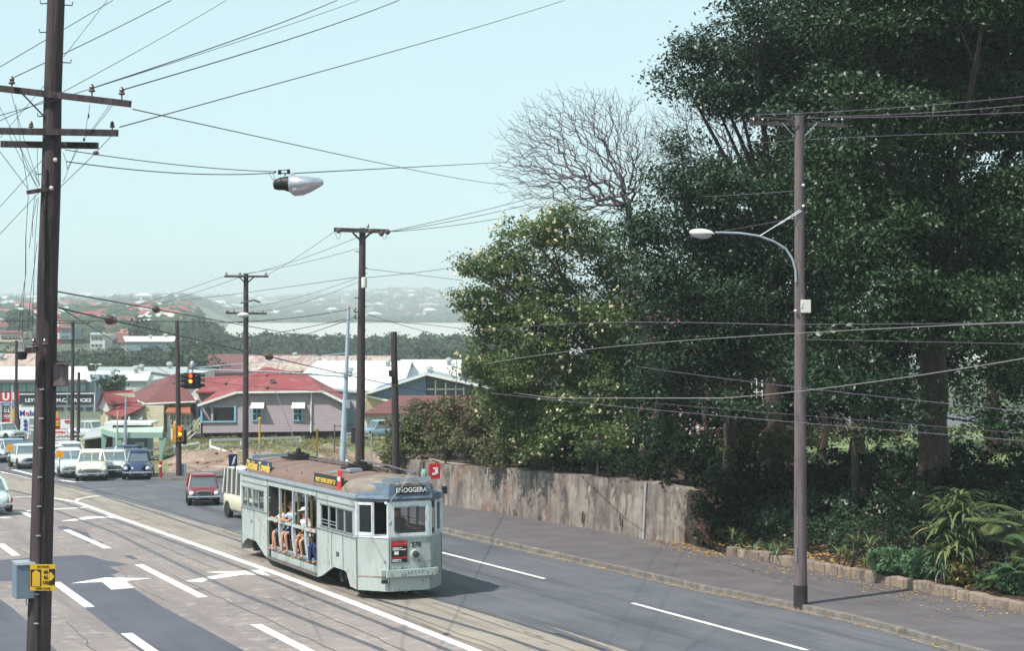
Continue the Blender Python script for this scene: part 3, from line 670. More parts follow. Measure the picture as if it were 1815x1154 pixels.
# rear wing with its own roof, white stair wall
W2=Y+5
b=MB(); b.prism([at(337,745,W2),at(337,700,W2),at(347,690,W2),at(352,690,W2),at(352,745,W2)],(0,3,0)); b.build('side_wall','white_paint',B,world=True)
b=MB(); b.prism([at(352,735,W2),at(352,697,W2),at(420,694,W2),at(420,735,W2)],(0,3,0)); b.build('rear_wall','boards_lilac',B,world=True)
face(B,'rear_roof','roof_red',at(347,696,W2-.4),at(418,694,W2-.4),at(424,667,W2+3),at(360,669,W2+3))
window(B,340,712,347,738,W2,'sky_blue_paint')
b=MB(); b.prism([at(330,716,W2-1),at(345,716,W2-1),at(349,706,W2-.1),at(338,706,W2-.1)],(0,0,.05)); b.build('window_hood','white_paint',B,world=True)
# front steps down to the left
for i in range(9):
    p=on(350-i*3.4,Y+1.6); z0=at(350-i*3.4,763+i*3.0,Y+1.6).z
    b=MB().box((p.x,Y+1.9,z0),(.3,1.1,.06)); b.build('stair_tread','wood_grey',B,world=True)
b=MB(); 
for yy in(1.3,2.5):
    for dz in (0,.45,.9): b.bar(at(355,760,Y+yy)+Vector((0,0,dz)),at(320,790,Y+yy)+Vector((0,0,dz)),.09)
b.build('stair_rail','white_paint',B,world=True)
b=MB(); b.bar(at(483,676,Y+1.2),at(484,690,Y+1.2),.08); b.box(at(483,675,Y+1.2),(.35,.3,.3)); b.build('roof_vent','wood_grey',B,world=True)
# grey annex right behind
Y=158; A=root('shed','grey boarded annex with flat roof behind the lilac house','shed',605,Y)
b=MB(); b.prism([at(585,775,Y),at(585,692,Y),at(634,698,Y),at(634,775,Y)],(0,5,0)); b.build('wall','boards_grey',A,world=True)
face(A,'roof','roof_grey',at(583,690,Y-.3),at(636,697,Y-.3),at(636,694,Y+5),at(583,688,Y+5))
window(A,615,729,630,752,Y,'sky_blue_paint','teal_glass',0,0)
b=MB().box(at(597,748,Y-1.2),(1.1,.9,1.05)); tag(b.build('tank','galv_blue',bevel=.03),'small pale blue tank against the grey annex','tank')
# ---------------------------------------------------------------- cream house with maroon roof
Y=152; A=root('weatherboard_house','cream weatherboard house under a maroon pyramid roof with a white gable','house',255,Y)
b=MB(); b.prism([at(247,800,Y),at(247,718,Y),at(334,716,Y),at(334,800,Y)],(-3.2,8.6,0)); b.build('wall','boards_cream',A,world=True)
c=[at(257,716,Y-.5),at(347,712,Y-.5),at(340,703,Y+9),at(225,703,Y+9)]; ap=at(312,664,Y+5); ap2=at(290,672,Y+6)
b=MB()
for p,q_ in ((0,1),(1,2)): b.prism([c[p],c[q_],ap],(0,0,.1))
b.prism([c[0],ap,ap2],(0,0,.1)); b.prism([c[2],c[3],ap2,ap],(0,0,.1)); b.prism([c[3],c[0],ap2],(0,0,.1)); b.build('roof','roof_maroon',A,world=True)
b=MB(); b.bar(c[0],c[1],.12,.12); b.bar(c[0],c[3],.12,.12); b.build('gutter','white_paint',A,world=True)
# left gable wing
b=MB(); b.prism([at(178,790,Y-1),at(178,716,Y-1),at(183,698,Y-1),at(191,716,Y-1),at(191,790,Y-1)],(2.2,1.4,0)); b.build('gable_wing','boards_cream',A,world=True)
b=MB(); b.prism([at(175,722,Y-1.05),at(182,697,Y-1.05),at(196,731,Y-1.05),at(188,731,Y-1.05)],(0,.1,0)); b.build('gable_screen','white_paint',A,world=True)
face(A,'gable_roof','roof_red',at(182,696,Y-1.3),at(190,717,Y-1.6),at(243,714,Y-.4),at(236,692,Y+1.5))
face(A,'gable_roof','roof_red',at(181,696,Y-1.3),at(171,722,Y-1.3),at(175,722,Y+2),at(236,692,Y+1.5))
# verandah
face(A,'verandah_roof','roof_red',at(186,733,Y-2.4),at(214,741,Y-2.8),at(258,721,Y-1),at(229,712,Y-.2),at(205,724,Y-.6))
front([(186,765),(186,735),(247,725),(247,765)],Y-.1,'boards_cream','verandah_wall',A)
for px in (190,214,229): 
    b=MB(); b.bar(at(px,739,Y-2.5),at(px,795,Y-2.5),.14); b.build('verandah_post','white_paint',A,world=True)
for px in (197,215): window(A,px,743,px+8,758,Y-.15,'grey_paint')
window(A,233,741,252,757,Y-1,'white_paint','window_dark',2)
b=MB(); q0=at(232,735,Y-1.1); q1=at(254,735,Y-1.1); b.prism([q0,q1,q1+Vector((0,-.5,-.35)),q0+Vector((0,-.5,-.35))],(0,0,-.05)); b.build('window_hood','grey_paint',A,world=True)
b=MB(); b.prism([at(229,790,Y-1),at(229,742,Y-1),at(248,723,Y-1),at(257,719,Y-1),at(290,719,Y-1),at(290,790,Y-1)],(0,1,0)); b.build('front_wall','boards_cream',A,world=True)
window(A,288,731,295,757,Y-.05)
face(A,'side_roof','roof_orange',at(293,731,Y-1.4),at(338,733,Y-1.4),at(336,714,Y+.5),at(303,716,Y+.5))
front([(296,800),(296,731),(338,733),(338,800)],Y-.6,'boards_white','side_wing',A,1)
for px in (301,311,321,330): window(A,px,736,px+7,755,Y-.65,'white_paint')
# ---------------------------------------------------------------- red roofed hall right of the poles
Y=168; A=root('hall','pale low hall with a wide dark red hipped roof beside the bushes','building',750,Y)
b=MB(); b.prism([at(646,800,Y),at(646,733,Y),at(870,733,Y),at(870,800,Y)],(0,9,0)); b.build('wall','wall_pale',A,world=True)
b=MB(); b.prism([at(641,735,Y-.5),at(875,735,Y-.5),at(850,703,Y+5),at(705,703,Y+5)],(0,0,.1)); b.prism([at(641,735,Y-.5),at(705,703,Y+5),at(655,730,Y+10)],(0,0,.1)); b.prism([at(875,735,Y-.5),at(850,703,Y+5),at(870,730,Y+10)],(0,0,.1)); b.build('roof','roof_maroon',A,world=True)
b=MB()
for px in (650,655,661,667): b.bar(at(px,740,Y-.05),at(px,775,Y-.05),.07,.04)
b.build('wall_batten','white_paint',A,world=True)
# ---------------------------------------------------------------- blue gabled shed
Y=205; A=root('warehouse','blue gabled warehouse with white barge boards and a glazed corner','warehouse',755,Y)
b=MB(); b.prism([at(650,760,Y),at(650,698,Y),at(755,667,Y),at(757,760,Y)],(0,20,0)); b.build('gable_wall','wall_blue',A,world=True)
b=MB(); b.prism([at(757,760,Y+.4),at(757,668,Y+.4),at(870,694,Y+.4),at(870,760,Y+.4)],(0,19,0)); b.build('glazed_wall','window_dark',A,world=True)
for x0,y0,x1,y1 in ((757,690,822,690),(772,674,772,702),(790,679,790,702),(808,683,808,702),(822,686,822,702)):
    b=MB(); b.bar(at(x0,y0,Y+.2),at(x1,y1,Y+.2),.14); b.build('glazing_bar','white_paint',A,world=True)
b=MB(); b.prism([at(646,699,Y-1),at(756,663,Y-1),at(756,663,Y+21),at(646,699,Y+21)],(0,0,.15)); b.prism([at(756,663,Y-1),at(905,696,Y-1),at(905,696,Y+21),at(756,663,Y+21)],(0,0,.15)); b.build('roof','roof_white',A,world=True)
b=MB(); b.bar(at(646,699,Y-1.1),at(756,663.5,Y-1.1),.12,.25); b.bar(at(756,663.5,Y-1.1),at(905,697,Y-1.1),.12,.25); b.build('barge_board','white_paint',A,world=True)
front([(648,740),(648,703),(690,712),(690,740)],Y-.5,'wall_ochre','lower_wall',A)
b=MB(); b.bar(at(648,702,Y-.7),at(700,713,Y-.7),.1,.2); b.build('lower_barge','white_paint',A,world=True)
def gable_shed(label,px0,px1,ye,yr,Y,depth,roofm,wallm,group=None,skew=0,ybase=None,endL=None):
    A=root('industrial_shed',label,'shed',(px0+px1)/2,Y,group)
    yb=ybase or ye+45
    b=MB(); b.prism([at(px0+2,yb,Y),at(px0+2,ye,Y),at(px1-2,ye,Y),at(px1-2,yb,Y)],(0,depth,0)); b.build('wall',wallm,A,world=True)
    r0=at(px0+skew,yr,Y+depth/2); r1=at(px1+skew*.3,yr,Y+depth/2); e0=at(px0,ye,Y-.4);e1=at(px1,ye,Y-.4)
    f0=Vector((e0.x,Y+depth,e0.z)); f1=Vector((e1.x,Y+depth,e1.z))
    b=MB(); b.prism([e0,e1,r1,r0],(0,0,.15)); b.prism([r0,r1,f1,f0],(0,0,.15)); b.build('roof',roofm,A,world=True)
    b=MB(); b.prism([e0+Vector((.3,.3,-.1)),r0+Vector((.3,0,-.1)),f0+Vector((.3,-.3,-.1))],(.2,0,0)); b.prism([e1+Vector((-.3,.3,-.1)),r1+Vector((-.3,0,-.1)),f1+Vector((-.3,-.3,-.1))],(-.2,0,0)); b.build('gable_end',wallm,A,world=True)
    for k in range(1,3 if px1-px0>60 else 1):
        p=e0.lerp(r1,.2+.3*k); q=MB().lathe(p+Vector((0,0,.2)),[(.35,0),(.35,.5),(.6,.55),(.5,.95),(.1,1.1)],10); q.build('roof_vent','roof_grey',A,world=True,smooth=True)
    return A
gable_shed('largest white roofed shed beyond the lilac house',500,712,694,641,262,46,'roof_white','wall_pale',skew=62)
gable_shed('white roofed shed right of the biggest one, behind the blue warehouse',700,815,690,639,275,40,'roof_white','wall_pale',skew=10)
gable_shed('white roofed shed half hidden by the flowering tree',800,905,672,626,300,44,'roof_white','wall_pale',skew=45)
gable_shed('long shed with a rusty patched roof before the mangroves',430,690,659,632,345,30,'roof_rust','wall_ochre',skew=10)
gable_shed('purple brown roofed shed with a grey gable end',362,560,662,629,372,34,'roof_maroon','wall_slate',skew=6)
gable_shed('pale grey shed roof behind the cream house',165,330,667,652,300,30,'roof_grey','wall_pale',skew=10)
gable_shed('white shed roof above the small dark tree',130,262,676,660,270,20,'roof_white','wall_pale',skew=20)
# showroom, left
Y=232; A=root('showroom','long flat truck showroom with a dark lettered fascia and a white roof','building',85,Y)
b=MB(); b.prism([at(-60,775,Y),at(-60,674,Y),at(158,676,Y),at(158,775,Y)],(0,22,0)); b.build('wall','wall_slate',A,world=True)
face(A,'roof','roof_white',at(-70,675,Y-1),at(162,676,Y-1),at(154,650,Y+24),at(-70,650,Y+24))
b=MB(); b.box(at(50,676,Y-1.1),(14.5,.2,.4)); b.build('gutter','wood_grey',A,world=True)
for i in range(12):
    b=MB().box(at(-20+i*15,687,Y-.2),(.95,.1,1.0)); b.build('window','teal_glass',A,world=True)
o=front([(34,716),(34,700),(168,698),(168,716)],Y-1,'wall_slate','sign_fascia',A,.6); o.data.materials[0]=M['fascia_dark']
b=MB(); b.bar(at(34,699,Y-1.2),at(168,697.5,Y-1.2),.15,.12); b.bar(at(168,697,Y-1.2),at(168,732,Y-1.2),.15); b.build('fascia_edge','white_paint',A,world=True)
front([(34,733),(34,718),(168,718),(168,733)],Y-.6,'white_paint','window_band',A,.5)
for x0 in (70,88,99,117,134,151):
    b=MB().box(at(x0+7,725,Y-.75),(.9,.1,.42)); b.build('window','window_dark',A,world=True)
text('LEYLAND  B.M.C.  TRUCKS',.62,'sign_white',A,at(103,710,Y-1.15)-wloc(A),(R(90),0,0),sx=1.12,bold=.02)
front([(129,775),(129,742),(173,744),(173,775)],Y-14,'wall_blue','blue_wing',A,8)
b=MB(); b.prism([at(126,743,Y-15),at(176,745,Y-15),at(172,736,Y-8),at(130,736,Y-8)],(0,0,.1)); b.build('wing_roof','roof_red',A,world=True)
# big left warehouse behind: pale pink brick
gable_shed('pinkish brick warehouse above the showroom roof at the left edge',-60,62,650,628,330,18,'roof_rust','wall_pale',skew=4)
# yard signs
def board(name,label,x0,y0,x1,y1,Y,m,posts=True,grp=None):
    p=on((x0+x1)/2,Y); A=thing(name,label,'sign',p,0,grp)
    front([(x0,y1),(x0,y0),(x1,y0),(x1,y1)],Y,m,'sign_panel',A,.12)
    if posts:
        for px in (x0+1.5,x1-1.5): b=MB(); q=at(px,y1,Y+.06); b.bar(q,(q.x,q.y,rz(q.x,q.y)-.1),.1); b.build('post','grey_paint',A,world=True)
    return A
def sgt(A,s,px,py,Y,size,m,sx=1,bold=.01): return text(s,size,m,A,at(px,py,Y-.03)-wloc(A),(R(90),0,0),sx=sx,bold=bold)
Y=176
A=board('yard_sign','red square sign with a white letter U over the car yard',1,696,20,712,Y,'ad_red'); sgt(A,'U',10.5,704,Y,.95,'sign_white',bold=.05)
A=board('yard_sign','red and white sign panel right of the letter U sign',20.6,695,34,712,Y+.5,'ad_red',posts=True); b=MB().box(at(24,703.5,Y+.45),(.22,.05,.85)); b.build('stripe','sign_white',A,world=True)
A=board('yard_sign','white strip sign with blue lettering under the letter U sign',0,713,24,719,Y,'sign_white',False); sgt(A,'MOTORS',12,716,Y,.3,'navy_text')
b=MB(); q0=at(1,712,Y+.1); b.bar(q0,(q0.x,q0.y,rz(q0.x,q0.y)),.1); b.build('post','grey_paint',A,world=True)
A=board('yard_sign','black sign with white italic letters at the left edge',-6,719.5,20,734,Y+.2,'ad_black'); sgt(A,'USED',7,727,Y+.2,.72,'sign_white')
A=board('yard_sign','red striped service sign under the black sign',-6,735,20,742,Y+.2,'ad_red'); sgt(A,'SERVICE',7,738.5,Y+.2,.32,'sign_white')
A=board('yard_sign','purple sign panel low at the left edge of the yard',-6,743,18,755,Y+.2,'tail_red'); 
A=board('yard_sign','narrow yellow and red upright sign beside the left poles',21,724,25,762,Y,'sign_yellow'); b=MB().box(at(23,752,Y-.05),(.25,.06,.5)); b.build('stripe','ad_red',A,world=True)
Y=168; A=board('fuel_sign','white fuel company sign with blue letters and one red letter',33,722,72,742,Y,'sign_white')
sgt(A,'M',39.5,733,Y,.66,'navy_text',bold=.02); sgt(A,'o',49,733,Y,.66,'ad_red',bold=.02); sgt(A,'bil',58.5,733,Y,.66,'navy_text',bold=.02)
A=board('yard_sign','white upright board with three dark roundels under the fuel sign',37,743,51,772,Y-2,'sign_white')
for y_ in (747,754,762):
    b=MB(); p=at(45,y_,Y-2.05); b.lathe(p,[(.17,0),(.17,-.05)],14,'Y'); b.build('roundel','navy_text',A,world=True)
A=board('yard_sign','red and yellow striped upright sign right of the near pole',94,741,106,762,Y,'ad_red')
for y_ in (748,753.5): b=MB().box(at(100,y_,Y-.05),(.55,.06,.2)); b.build('stripe','sign_yellow',A,world=True)
A=board('yard_sign','small orange sign with white edge above the striped sign',95,730,103,739,Y+1,'sign_orange')
A=board('yard_sign','wide white banner sign with red lettering in front of parked cars',95,762,136,784,Y-4,'sign_white'); sgt(A,'STIRLING',115,768,Y-4,.42,'ad_red',bold=.01); sgt(A,'CARS',113,777,Y-4,.5,'ad_red',bold=.02)
b=MB(); b.lathe(at(118,776,Y-4.1),[(.22,0),(.22,-.05)],14,'Y'); b.build('roundel','navy_text',A,world=True)
A=board('yard_sign','pale red and white panel right of the two dark poles',133,762,150,773,Y,'sign_white'); b=MB().box(at(137,767,Y-.05),(.2,.06,.5)); b.build('stripe','ad_red',A,world=True)
A=board('yard_sign','white panel sign above the wide banner',107,744,124,760,Y+6,'sign_white'); b=MB().box(at(119,747,Y+5.95),(.45,.06,.2)); b.build('stripe','ad_red',A,world=True)
# low white boundary rails of the yard
def railfence(label,p0,p1,n,h=1.0,mid=None,m='white_paint',lower=.45,name='rail_fence',post=.1):
    P0=Vector(p0);P1=Vector(p1); A=thing(name,label,'fence',(P0+P1)/2)
    for i in range(n):
        p=P0.lerp(P1,i/(n-1)); b=MB().box((p.x,p.y,p.z+h/2-.1),(post,post,h+.2)); b.build('post',m,A,world=True)
    for hh in (h,lower):
        b=MB(); b.bar(P0+Vector((0,-.08,hh)),P1+Vector((0,-.08,hh)),.06,.15); b.build('rail',m,A,world=True)
    return A
railfence('low white rail along the far car yard at the left',on(-20,168),on(70,168),12,.8)
railfence('low white rail fence behind the stopped cars, right of the near pole',on(98,150),on(178,150),9,.8,m='wall_pale')
p=lambda px,Y:Vector(((px-CX)/F*Y,Y,bz(px,Y)-.05))
railfence('white post and rail fence right of the signal pole, before the lilac house',p(373,121.5),p(533,127),4,.62,lower=.2,post=.13)
railfence('white post and rail fence left of the signal pole, under the cream house',p(241,122),p(353,123.5),6,.7,m='white_paint',lower=.25,post=.12)
railfence('short white rail at the lane beside the grey annex',p(614,146),p(672,150),4,.7)
b=MB(); b.bar(p(373,121.2)+Vector((0,0,.4)),p(402,120)+Vector((0,0,.05)),.07,.13); tag(b.build('fallen_rail','white_paint'),'broken white rail slumped against the fence end post','rail')
# fixed steel frame and small bin near blue pole
b=MB(); q=p(593,124)
b.bar(q,q+Vector((0,0,1.9)),.08); b.bar(q+Vector((0,0,1.8)),q+Vector((.75,0,1.8)),.08); b.bar(q+Vector((.75,0,0)),q+Vector((.75,0,1.9)),.08); tag(b.build('pipe_frame','wood_grey'),'thin grey pipe frame left of the pale blue mast','frame')
q=p(628,140); b=MB().box(q+Vector((0,0,.7)),(.45,.45,1.4)); b.box(q+Vector((0,0,1.43)),(.52,.52,.08)); tag(b.build('cabinet','black_metal',bevel=.02),'dark upright cabinet beside the thick timber pole','cabinet')
# green canopy
Y=121; A=root('canopy','pale green flat roofed forecourt canopy on tapered columns','canopy',230,Y)
c1=at(205,769,Y); c2=at(288,766,Y); c3=at(290,762,Y+5.5); c0=at(179,761,Y+4)
zt=at(205,767,Y).z
def cz(v,z): return Vector((v.x,v.y,z))
b=MB(); b.prism([cz(v,zt-.36) for v in (c1,c2,c3,c0)],(0,0,.3)); b.build('canopy_fascia','green_paint',A,world=True)
b=MB(); b.prism([cz(v,zt-.05) for v in (c1,c2,c3,c0)],(0,0,.07)); b.build('canopy_roof','green_pale',A,world=True)
for v,tp in ((c1,.55),(c2,.5),(c0,.45),(c3,.45)):
    v=v+( (c1+c3)/2-v)*.06; g0=rz(v.x,v.y)
    b=MB(); b.rings([[(v.x-.09,v.y-.09,g0),(v.x+.09,v.y-.09,g0),(v.x+.09,v.y+.09,g0),(v.x-.09,v.y+.09,g0)],[(v.x-.1,v.y-.1,zt-1.4),(v.x+.1,v.y-.1,zt-1.4),(v.x+.1,v.y+.1,zt-1.4),(v.x-.1,v.y+.1,zt-1.4)],[(v.x-.12,v.y-.1,zt-.36),(v.x+tp*.7,v.y-.1,zt-.36),(v.x+tp*.7,v.y+.1,zt-.36),(v.x-.12,v.y+.1,zt-.36)]]); b.build('column','green_paint',A,world=True)
A=root('kiosk','small grey shop kiosk under the green canopy','kiosk',232,Y+7)
b=MB().box(on(236,Y+7,1.2),(2.4,2,2.4)); b.build('wall','wall_slate',A,world=True); b=MB().box(on(233,Y+6.6,2.55),(3.2,2.6,.18)); b.build('roof','white_paint',A,world=True); b=MB().box(on(221,Y+5.9,1.1),(.35,.1,2.0)); b.build('door','white_paint',A,world=True)
A=root('fuel_pump','white topped fuel pump under the green canopy','fuel pump',247,Y+3)
q=on(247,Y+3); b=MB().box(q+Vector((0,0,.7)),(.5,.4,1.4)); b.build('pump_body','white_paint',A,world=True,bevel=.05); b=MB().box(q+Vector((0,-.21,1.0)),(.38,.03,.35)); b.build('dial','window_dark',A,world=True)
# covered garage at left of canopy
A=root('lean_to','low skillion shed with dark opening left of the green canopy','shed',172,138)
b=MB(); b.prism([at(150,812,138),at(150,775,138),at(200,768,138),at(200,812,138)],(0,3,0)); b.build('wall','painted_shade',A,world=True)  # solid block, the shade of the opening put into its colour
face(A,'roof','roof_grey',at(146,779,137),at(204,771,137),at(204,752,142),at(160,762,142))
# brick house behind the park trees
Y=112; A=root('brick_house','red brick house with white posts glimpsed between the dark trees','house',1270,Y,dz=2)
b=MB(); b.prism([at(1130,790,Y),at(1130,640,Y),at(1420,640,Y),at(1420,790,Y)],(0,8,0)); b.build('wall','brick_red',A,world=True)
b=MB(); b.prism([at(1120,640,Y-.6),at(1430,640,Y-.6),at(1400,560,Y+4),at(1160,560,Y+4)],(0,0,.15)); b.build('roof','roof_red',A,world=True)
b=MB(); b.bar(at(1130,762,Y-2),at(1300,757,Y-2),.14,.12); b.bar(at(1130,780,Y-2),at(1300,777,Y-2),.14,.1); b.build('verandah_rail','white_paint',A,world=True)
for i in range(12):
    b=MB(); b.bar(at(1132+i*15,778,Y-2),at(1132+i*15,700,Y-2),.13); b.build('verandah_post','white_paint',A,world=True)
for px in (1165,1215,1330,1375): window(A,px,670,px+22,720,Y,'white_paint')
# ---------------------------------------------------------------- poles
def pole(name,label,pb,pt,Y,rb,rt,m='wood_dark',z0=None,cat='pole',group=None,sides=14,base=None,tilt=0):
    """pb: pixel x of base, pt: (px,py) of the top"""
    g=on(pb,Y) if z0 is None else Vector(((pb-CX)/F*Y,Y,z0)); top=at(pt[0],pt[1],Y+tilt)
    A=thing(name,label,cat,g,0,group); n=10; P=[];Rr=[]
    for i in range(n+1):
        t=i/n; p=g.lerp(top,t)+Vector((random.uniform(-1,1),random.uniform(-1,1),0))*.012; 
        if i==0: p.z-=.2
        P.append(p); Rr.append(lerp(rb,rt,t)*(1+random.uniform(-.02,.02)))
    b=MB(); b.tube(P,Rr,sides); b.build('pole_shaft',m,A,world=True,smooth=True)
    return A
def arm(A,p0,p1,w,h=None,m='wood_dark',name='crossarm'):
    b=MB(); b.bar(p0,p1,w,h or w); return b.build(name,m,A,world=True)
def insul(A,p,s=1.0,m='insulator',up=1):
    p=Vector(p); b=MB(); b.lathe(p,[(.015*s,-.16*s),(.015*s,0),(.045*s,.0),(.07*s,.02*s),(.04*s,.07*s),(.055*s,.09*s),(.03*s,.14*s),(.01*s,.16*s)],8); return b.build('insulator',m,A,world=True,smooth=True)
def brace(A,p0,p1,w=.04,m='galv'): b=MB(); b.bar(p0,p1,w,.015 if w<.06 else w); return b.build('brace',m,A,world=True)
# near pole
Y=29; A=pole('timber_pole','massive dark timber power pole in the left foreground',60,(103,-160),Y,.2,.125)
a1=Y-.2
def npx(py): return lerp(100,72,py/1154)
arm(A,at(-45,151,a1+.25),at(231,184,a1-.25),.085,.1,'wood_dark'); arm(A,at(-60,231,a1),at(209,235.5,a1),.085,.1); arm(A,at(2,255,a1+.55),at(174,258,a1+.55),.085,.1)
brace(A,at(36,162,a1-.05),at(80,208,a1+.1),.05,'black_metal')
for x,y in ((21,146),(163,160),(216,165)): insul(A,at(x,y+3,a1),.8,'insulator')
for x in (55,199): insul(A,at(x,226,a1),.65,'insulator')
for x,y,s in ((72,5,-1),(128,8,1),(68,56,-1),(124,110,1),(62,205,-1),(60,308,-1),(58,545,-1)):
    b=MB(); x0=npx(y)+s*14; b.tube([at(x0-s*3,y,Y),at(x0+s*14,y+1,Y-.02),at(x0+s*15,y-5,Y-.02)],.009,5); b.build('climbing_peg','black_metal',A,world=True)
b=MB(); b.bar(at(48,341,a1+.05),at(92,334,a1+.05),.07,.06); b.build('bracket','wood_dark',A,world=True)
for x,y in ((98,283),(91,333)): b=MB(); b.ell(at(x,y,a1-.02),(.035,.03,.035),8,6); b.build('knob','porcelain',A,world=True)
b=MB(); 
for i,(y0,y1,w) in enumerate(((300,460,.018),(440,560,.028),(640,1150,.02),(720,900,.014))):
    dx=-10+i*2; b.tube([at(npx(y0)+dx,y0,Y-.16),at(npx((y0+y1)/2)+dx-1,(y0+y1)/2,Y-.17),at(npx(y1)+dx,y1,Y-.185)],w,6)
b.build('conduit','tar',A,world=True)
for k in range(9): y=690+k*52; b=MB().box(at(npx(y)-9,y,Y-.2),(.07,.02,.02)); b.build('conduit_clip','galv',A,world=True)
# lower bracket with transformer/insulator nest
b=MB(); b.bar(at(44,622,a1-.1),at(78,618,a1-.05),.08,.09); b.build('lower_bracket','wood_dark',A,world=True)
b=MB(); b.lathe(at(39,631,a1-.1),[(.03,-.06),(.07,-.05),(.085,.06),(.06,.07)],12); b.build('fuse_basket','black_metal',A,world=True)
b=MB(); 
for k in range(7):
    t=k/7*6.28; p=at(39,622,a1-.1)+Vector((.05*math.cos(t),.05*math.sin(t),0)); q_=p+Vector((random.uniform(-.05,.05),random.uniform(-.04,.04),.2)); b.tube([p,(p+q_)/2+Vector((random.uniform(-.04,.04),0,0)),q_],.006,5)
b.build('fuse_wire','wire_copper',A,world=True)
for dx in (-6,4): insul(A,at(72+dx*2,612,a1-.1),.7,'insulator')
# weathered hood box on the pole
b=MB(); b.box(at(108,664,Y-.02),(.2,.18,.36)); b.build('timber_box','wood_grey',A,world=True,bevel=.01)
b=MB(); b.prism([at(97,647,Y-.12),at(123,650,Y-.12),at(121,643,Y+.08),at(97,641,Y+.08)],(0,0,.015)); b.build('box_lid','wood_dark',A,world=True)
# droppers on left of the pole
b=MB()
for (x0,y0,x1,y1) in ((50,345,46,485),(46,485,33,590),(62,345,58,420),(66,350,52,440),(66,430,48,600),(68,350,60,500),(60,500,59,620),(50,350,45,490),(45,490,40,610),(28,185,50,335),(66,250,70,330),(20,165,70,330),(12,230,65,330),(35,260,68,335)):
    b.tube([at(x0,y0,a1-.08),at((x0+x1)/2-2,(y0+y1)/2,a1-.1),at(x1,y1,a1-.1)],.0042,4)
b.build('dropper_cable','wire',A,world=True)
b=MB()
for (x0,y0,x1,y1) in ((159,185,154,215),(154,215,150,240),(195,185,150,245),(205,178,165,230),(145,250,118,300),(135,262,112,322),(112,270,120,300)):
    b.tube([at(x0,y0,a1-.05),at((x0+x1)/2+1,(y0+y1)/2,a1-.06),at(x1,y1,a1-.05)],.004,4)
b.build('jumper_cable','wire',A,world=True)
for x,y,r3 in ((170,271,(.05,.03,.035)),(157,205,(.014,.014,.04)),(149,247,(.02,.02,.03))): b=MB(); b.ell(at(x,y,a1),r3,8,6); b.build('insulator','insulator',A,world=True)
# grey cabinet on the pole
C=thing('switch_box','blue grey metal switch box strapped behind the near pole, beside the yellow sign','box',at(42,1055,Y))
b=MB(); P=[at(21,995,Y-.1),at(29,1000,Y-.28),at(29,1063,Y-.28),at(21,1058,Y-.1)]; b.prism(P,(.255,.1,0)); b.build('cabinet','box_blue',C,world=True,bevel=.006)
b=MB(); b.prism([at(20,994,Y-.08),at(28.5,999,Y-.29),at(29,1003,Y-.3),at(20.5,997,Y-.08)],(.27,.11,0)); b.build('lid','galv',C,world=True)
b=MB(); b.tube([at(48,1060,Y-.2),at(46,1066,Y-.2),at(48,1073,Y-.2),at(54,1071,Y-.2)],.008,6); b.build('hasp','black_metal',C,world=True)
# bus route sign
yS=Y-.24; S=thing('bus_route_sign','small yellow bus route sign with arrows and route numbers on the near pole','sign',at(76,1025,yS))
b=MB(); q0=at(53.5,1047.5,yS); q1=at(98,1001,yS); b.box((q0+q1)/2,(q1.x-q0.x,.012,q1.z-q0.z)); b.build('sign_plate','sign_yellow',S,world=True)
def dk(x0,y0,x1,y1,m='ad_black',d=.008): 
    a_=at(x0,y1,yS);c_=at(x1,y0,yS); b=MB().box(((a_.x+c_.x)/2,yS-d,(a_.z+c_.z)/2),(c_.x-a_.x,.006,c_.z-a_.z)); return b.build('sign_field',m,S,world=True)
dk(54.5,1010,73,1039.5); dk(87,1009,97.5,1037.5)
b=MB(); b.prism([at(x,y,yS-.014) for x,y in ((57,1040),(57,1016),(63.5,1011),(71,1016),(71,1040))],(0,.003,0)); b.build('arrow','sign_yellow',S,world=True)
b=MB(); b.prism([at(x,y,yS-.014) for x,y in ((87,1016),(91,1015),(96.5,1022.5),(91,1030),(87,1030))],(0,.003,0)); b.build('arrow','sign_yellow',S,world=True)
L=wloc(S); T0=(R(90),0,0)
for s,x,y,z in (('60',81,1014.8,.066),('62',81,1024,.066),('132',80.5,1033.4,.066)): text(s,z,'ad_black',S,at(x,y,yS-.012)-L,T0,bold=.002,extr=.002)
text('BUS  ROUTE',.032,'ad_black',S,at(76,1005.2,yS-.012)-L,T0,bold=.001,extr=.002); text('OTHER  ROUTES',.03,'ad_black',S,at(76,1043.8,yS-.012)-L,T0,bold=.001,extr=.002)
# second big pole
Y=88; A=pole('timber_pole','tall brown timber pole with a single crossarm behind the tram roof',637,(642.5,404),Y,.24,.15)
arm(A,at(592,407,Y-.2),at(690,410,Y-.2),.16,.2)
for x,y in ((600,409),(657,410),(687,411),(676,414)): b=MB(); b.lathe(at(x,y,Y-.45),[(.05,-.12),(.13,-.05),(.13,.05),(.05,.12)],10,'X'); b.build('disc_insulator','insulator',A,world=True,smooth=True)
insul(A,at(652,403,Y-.2),1.2); brace(A,at(625,412,Y-.3),at(638,425,Y-.2),.08,'black_metal'); brace(A,at(657,412,Y-.3),at(647,422,Y-.2),.08,'black_metal')
b=MB(); 
for x0 in (594,676): 
    b.tube([at(x0+(t*.5)*11,412+math.sin(t/2*math.pi)*12,Y-.4) for t in (0,.4,.8,1.2,1.6,2.0)],.01,4)
b.build('jumper_cable','wire',A,world=True)
b=MB(); b.lathe(at(645.5,501.5,Y-.35),[(.05,-.25),(.13,-.22),(.14,.2),(.12,.26),(.03,.28)],12); b.build('canister','porcelain',A,world=True,smooth=True)
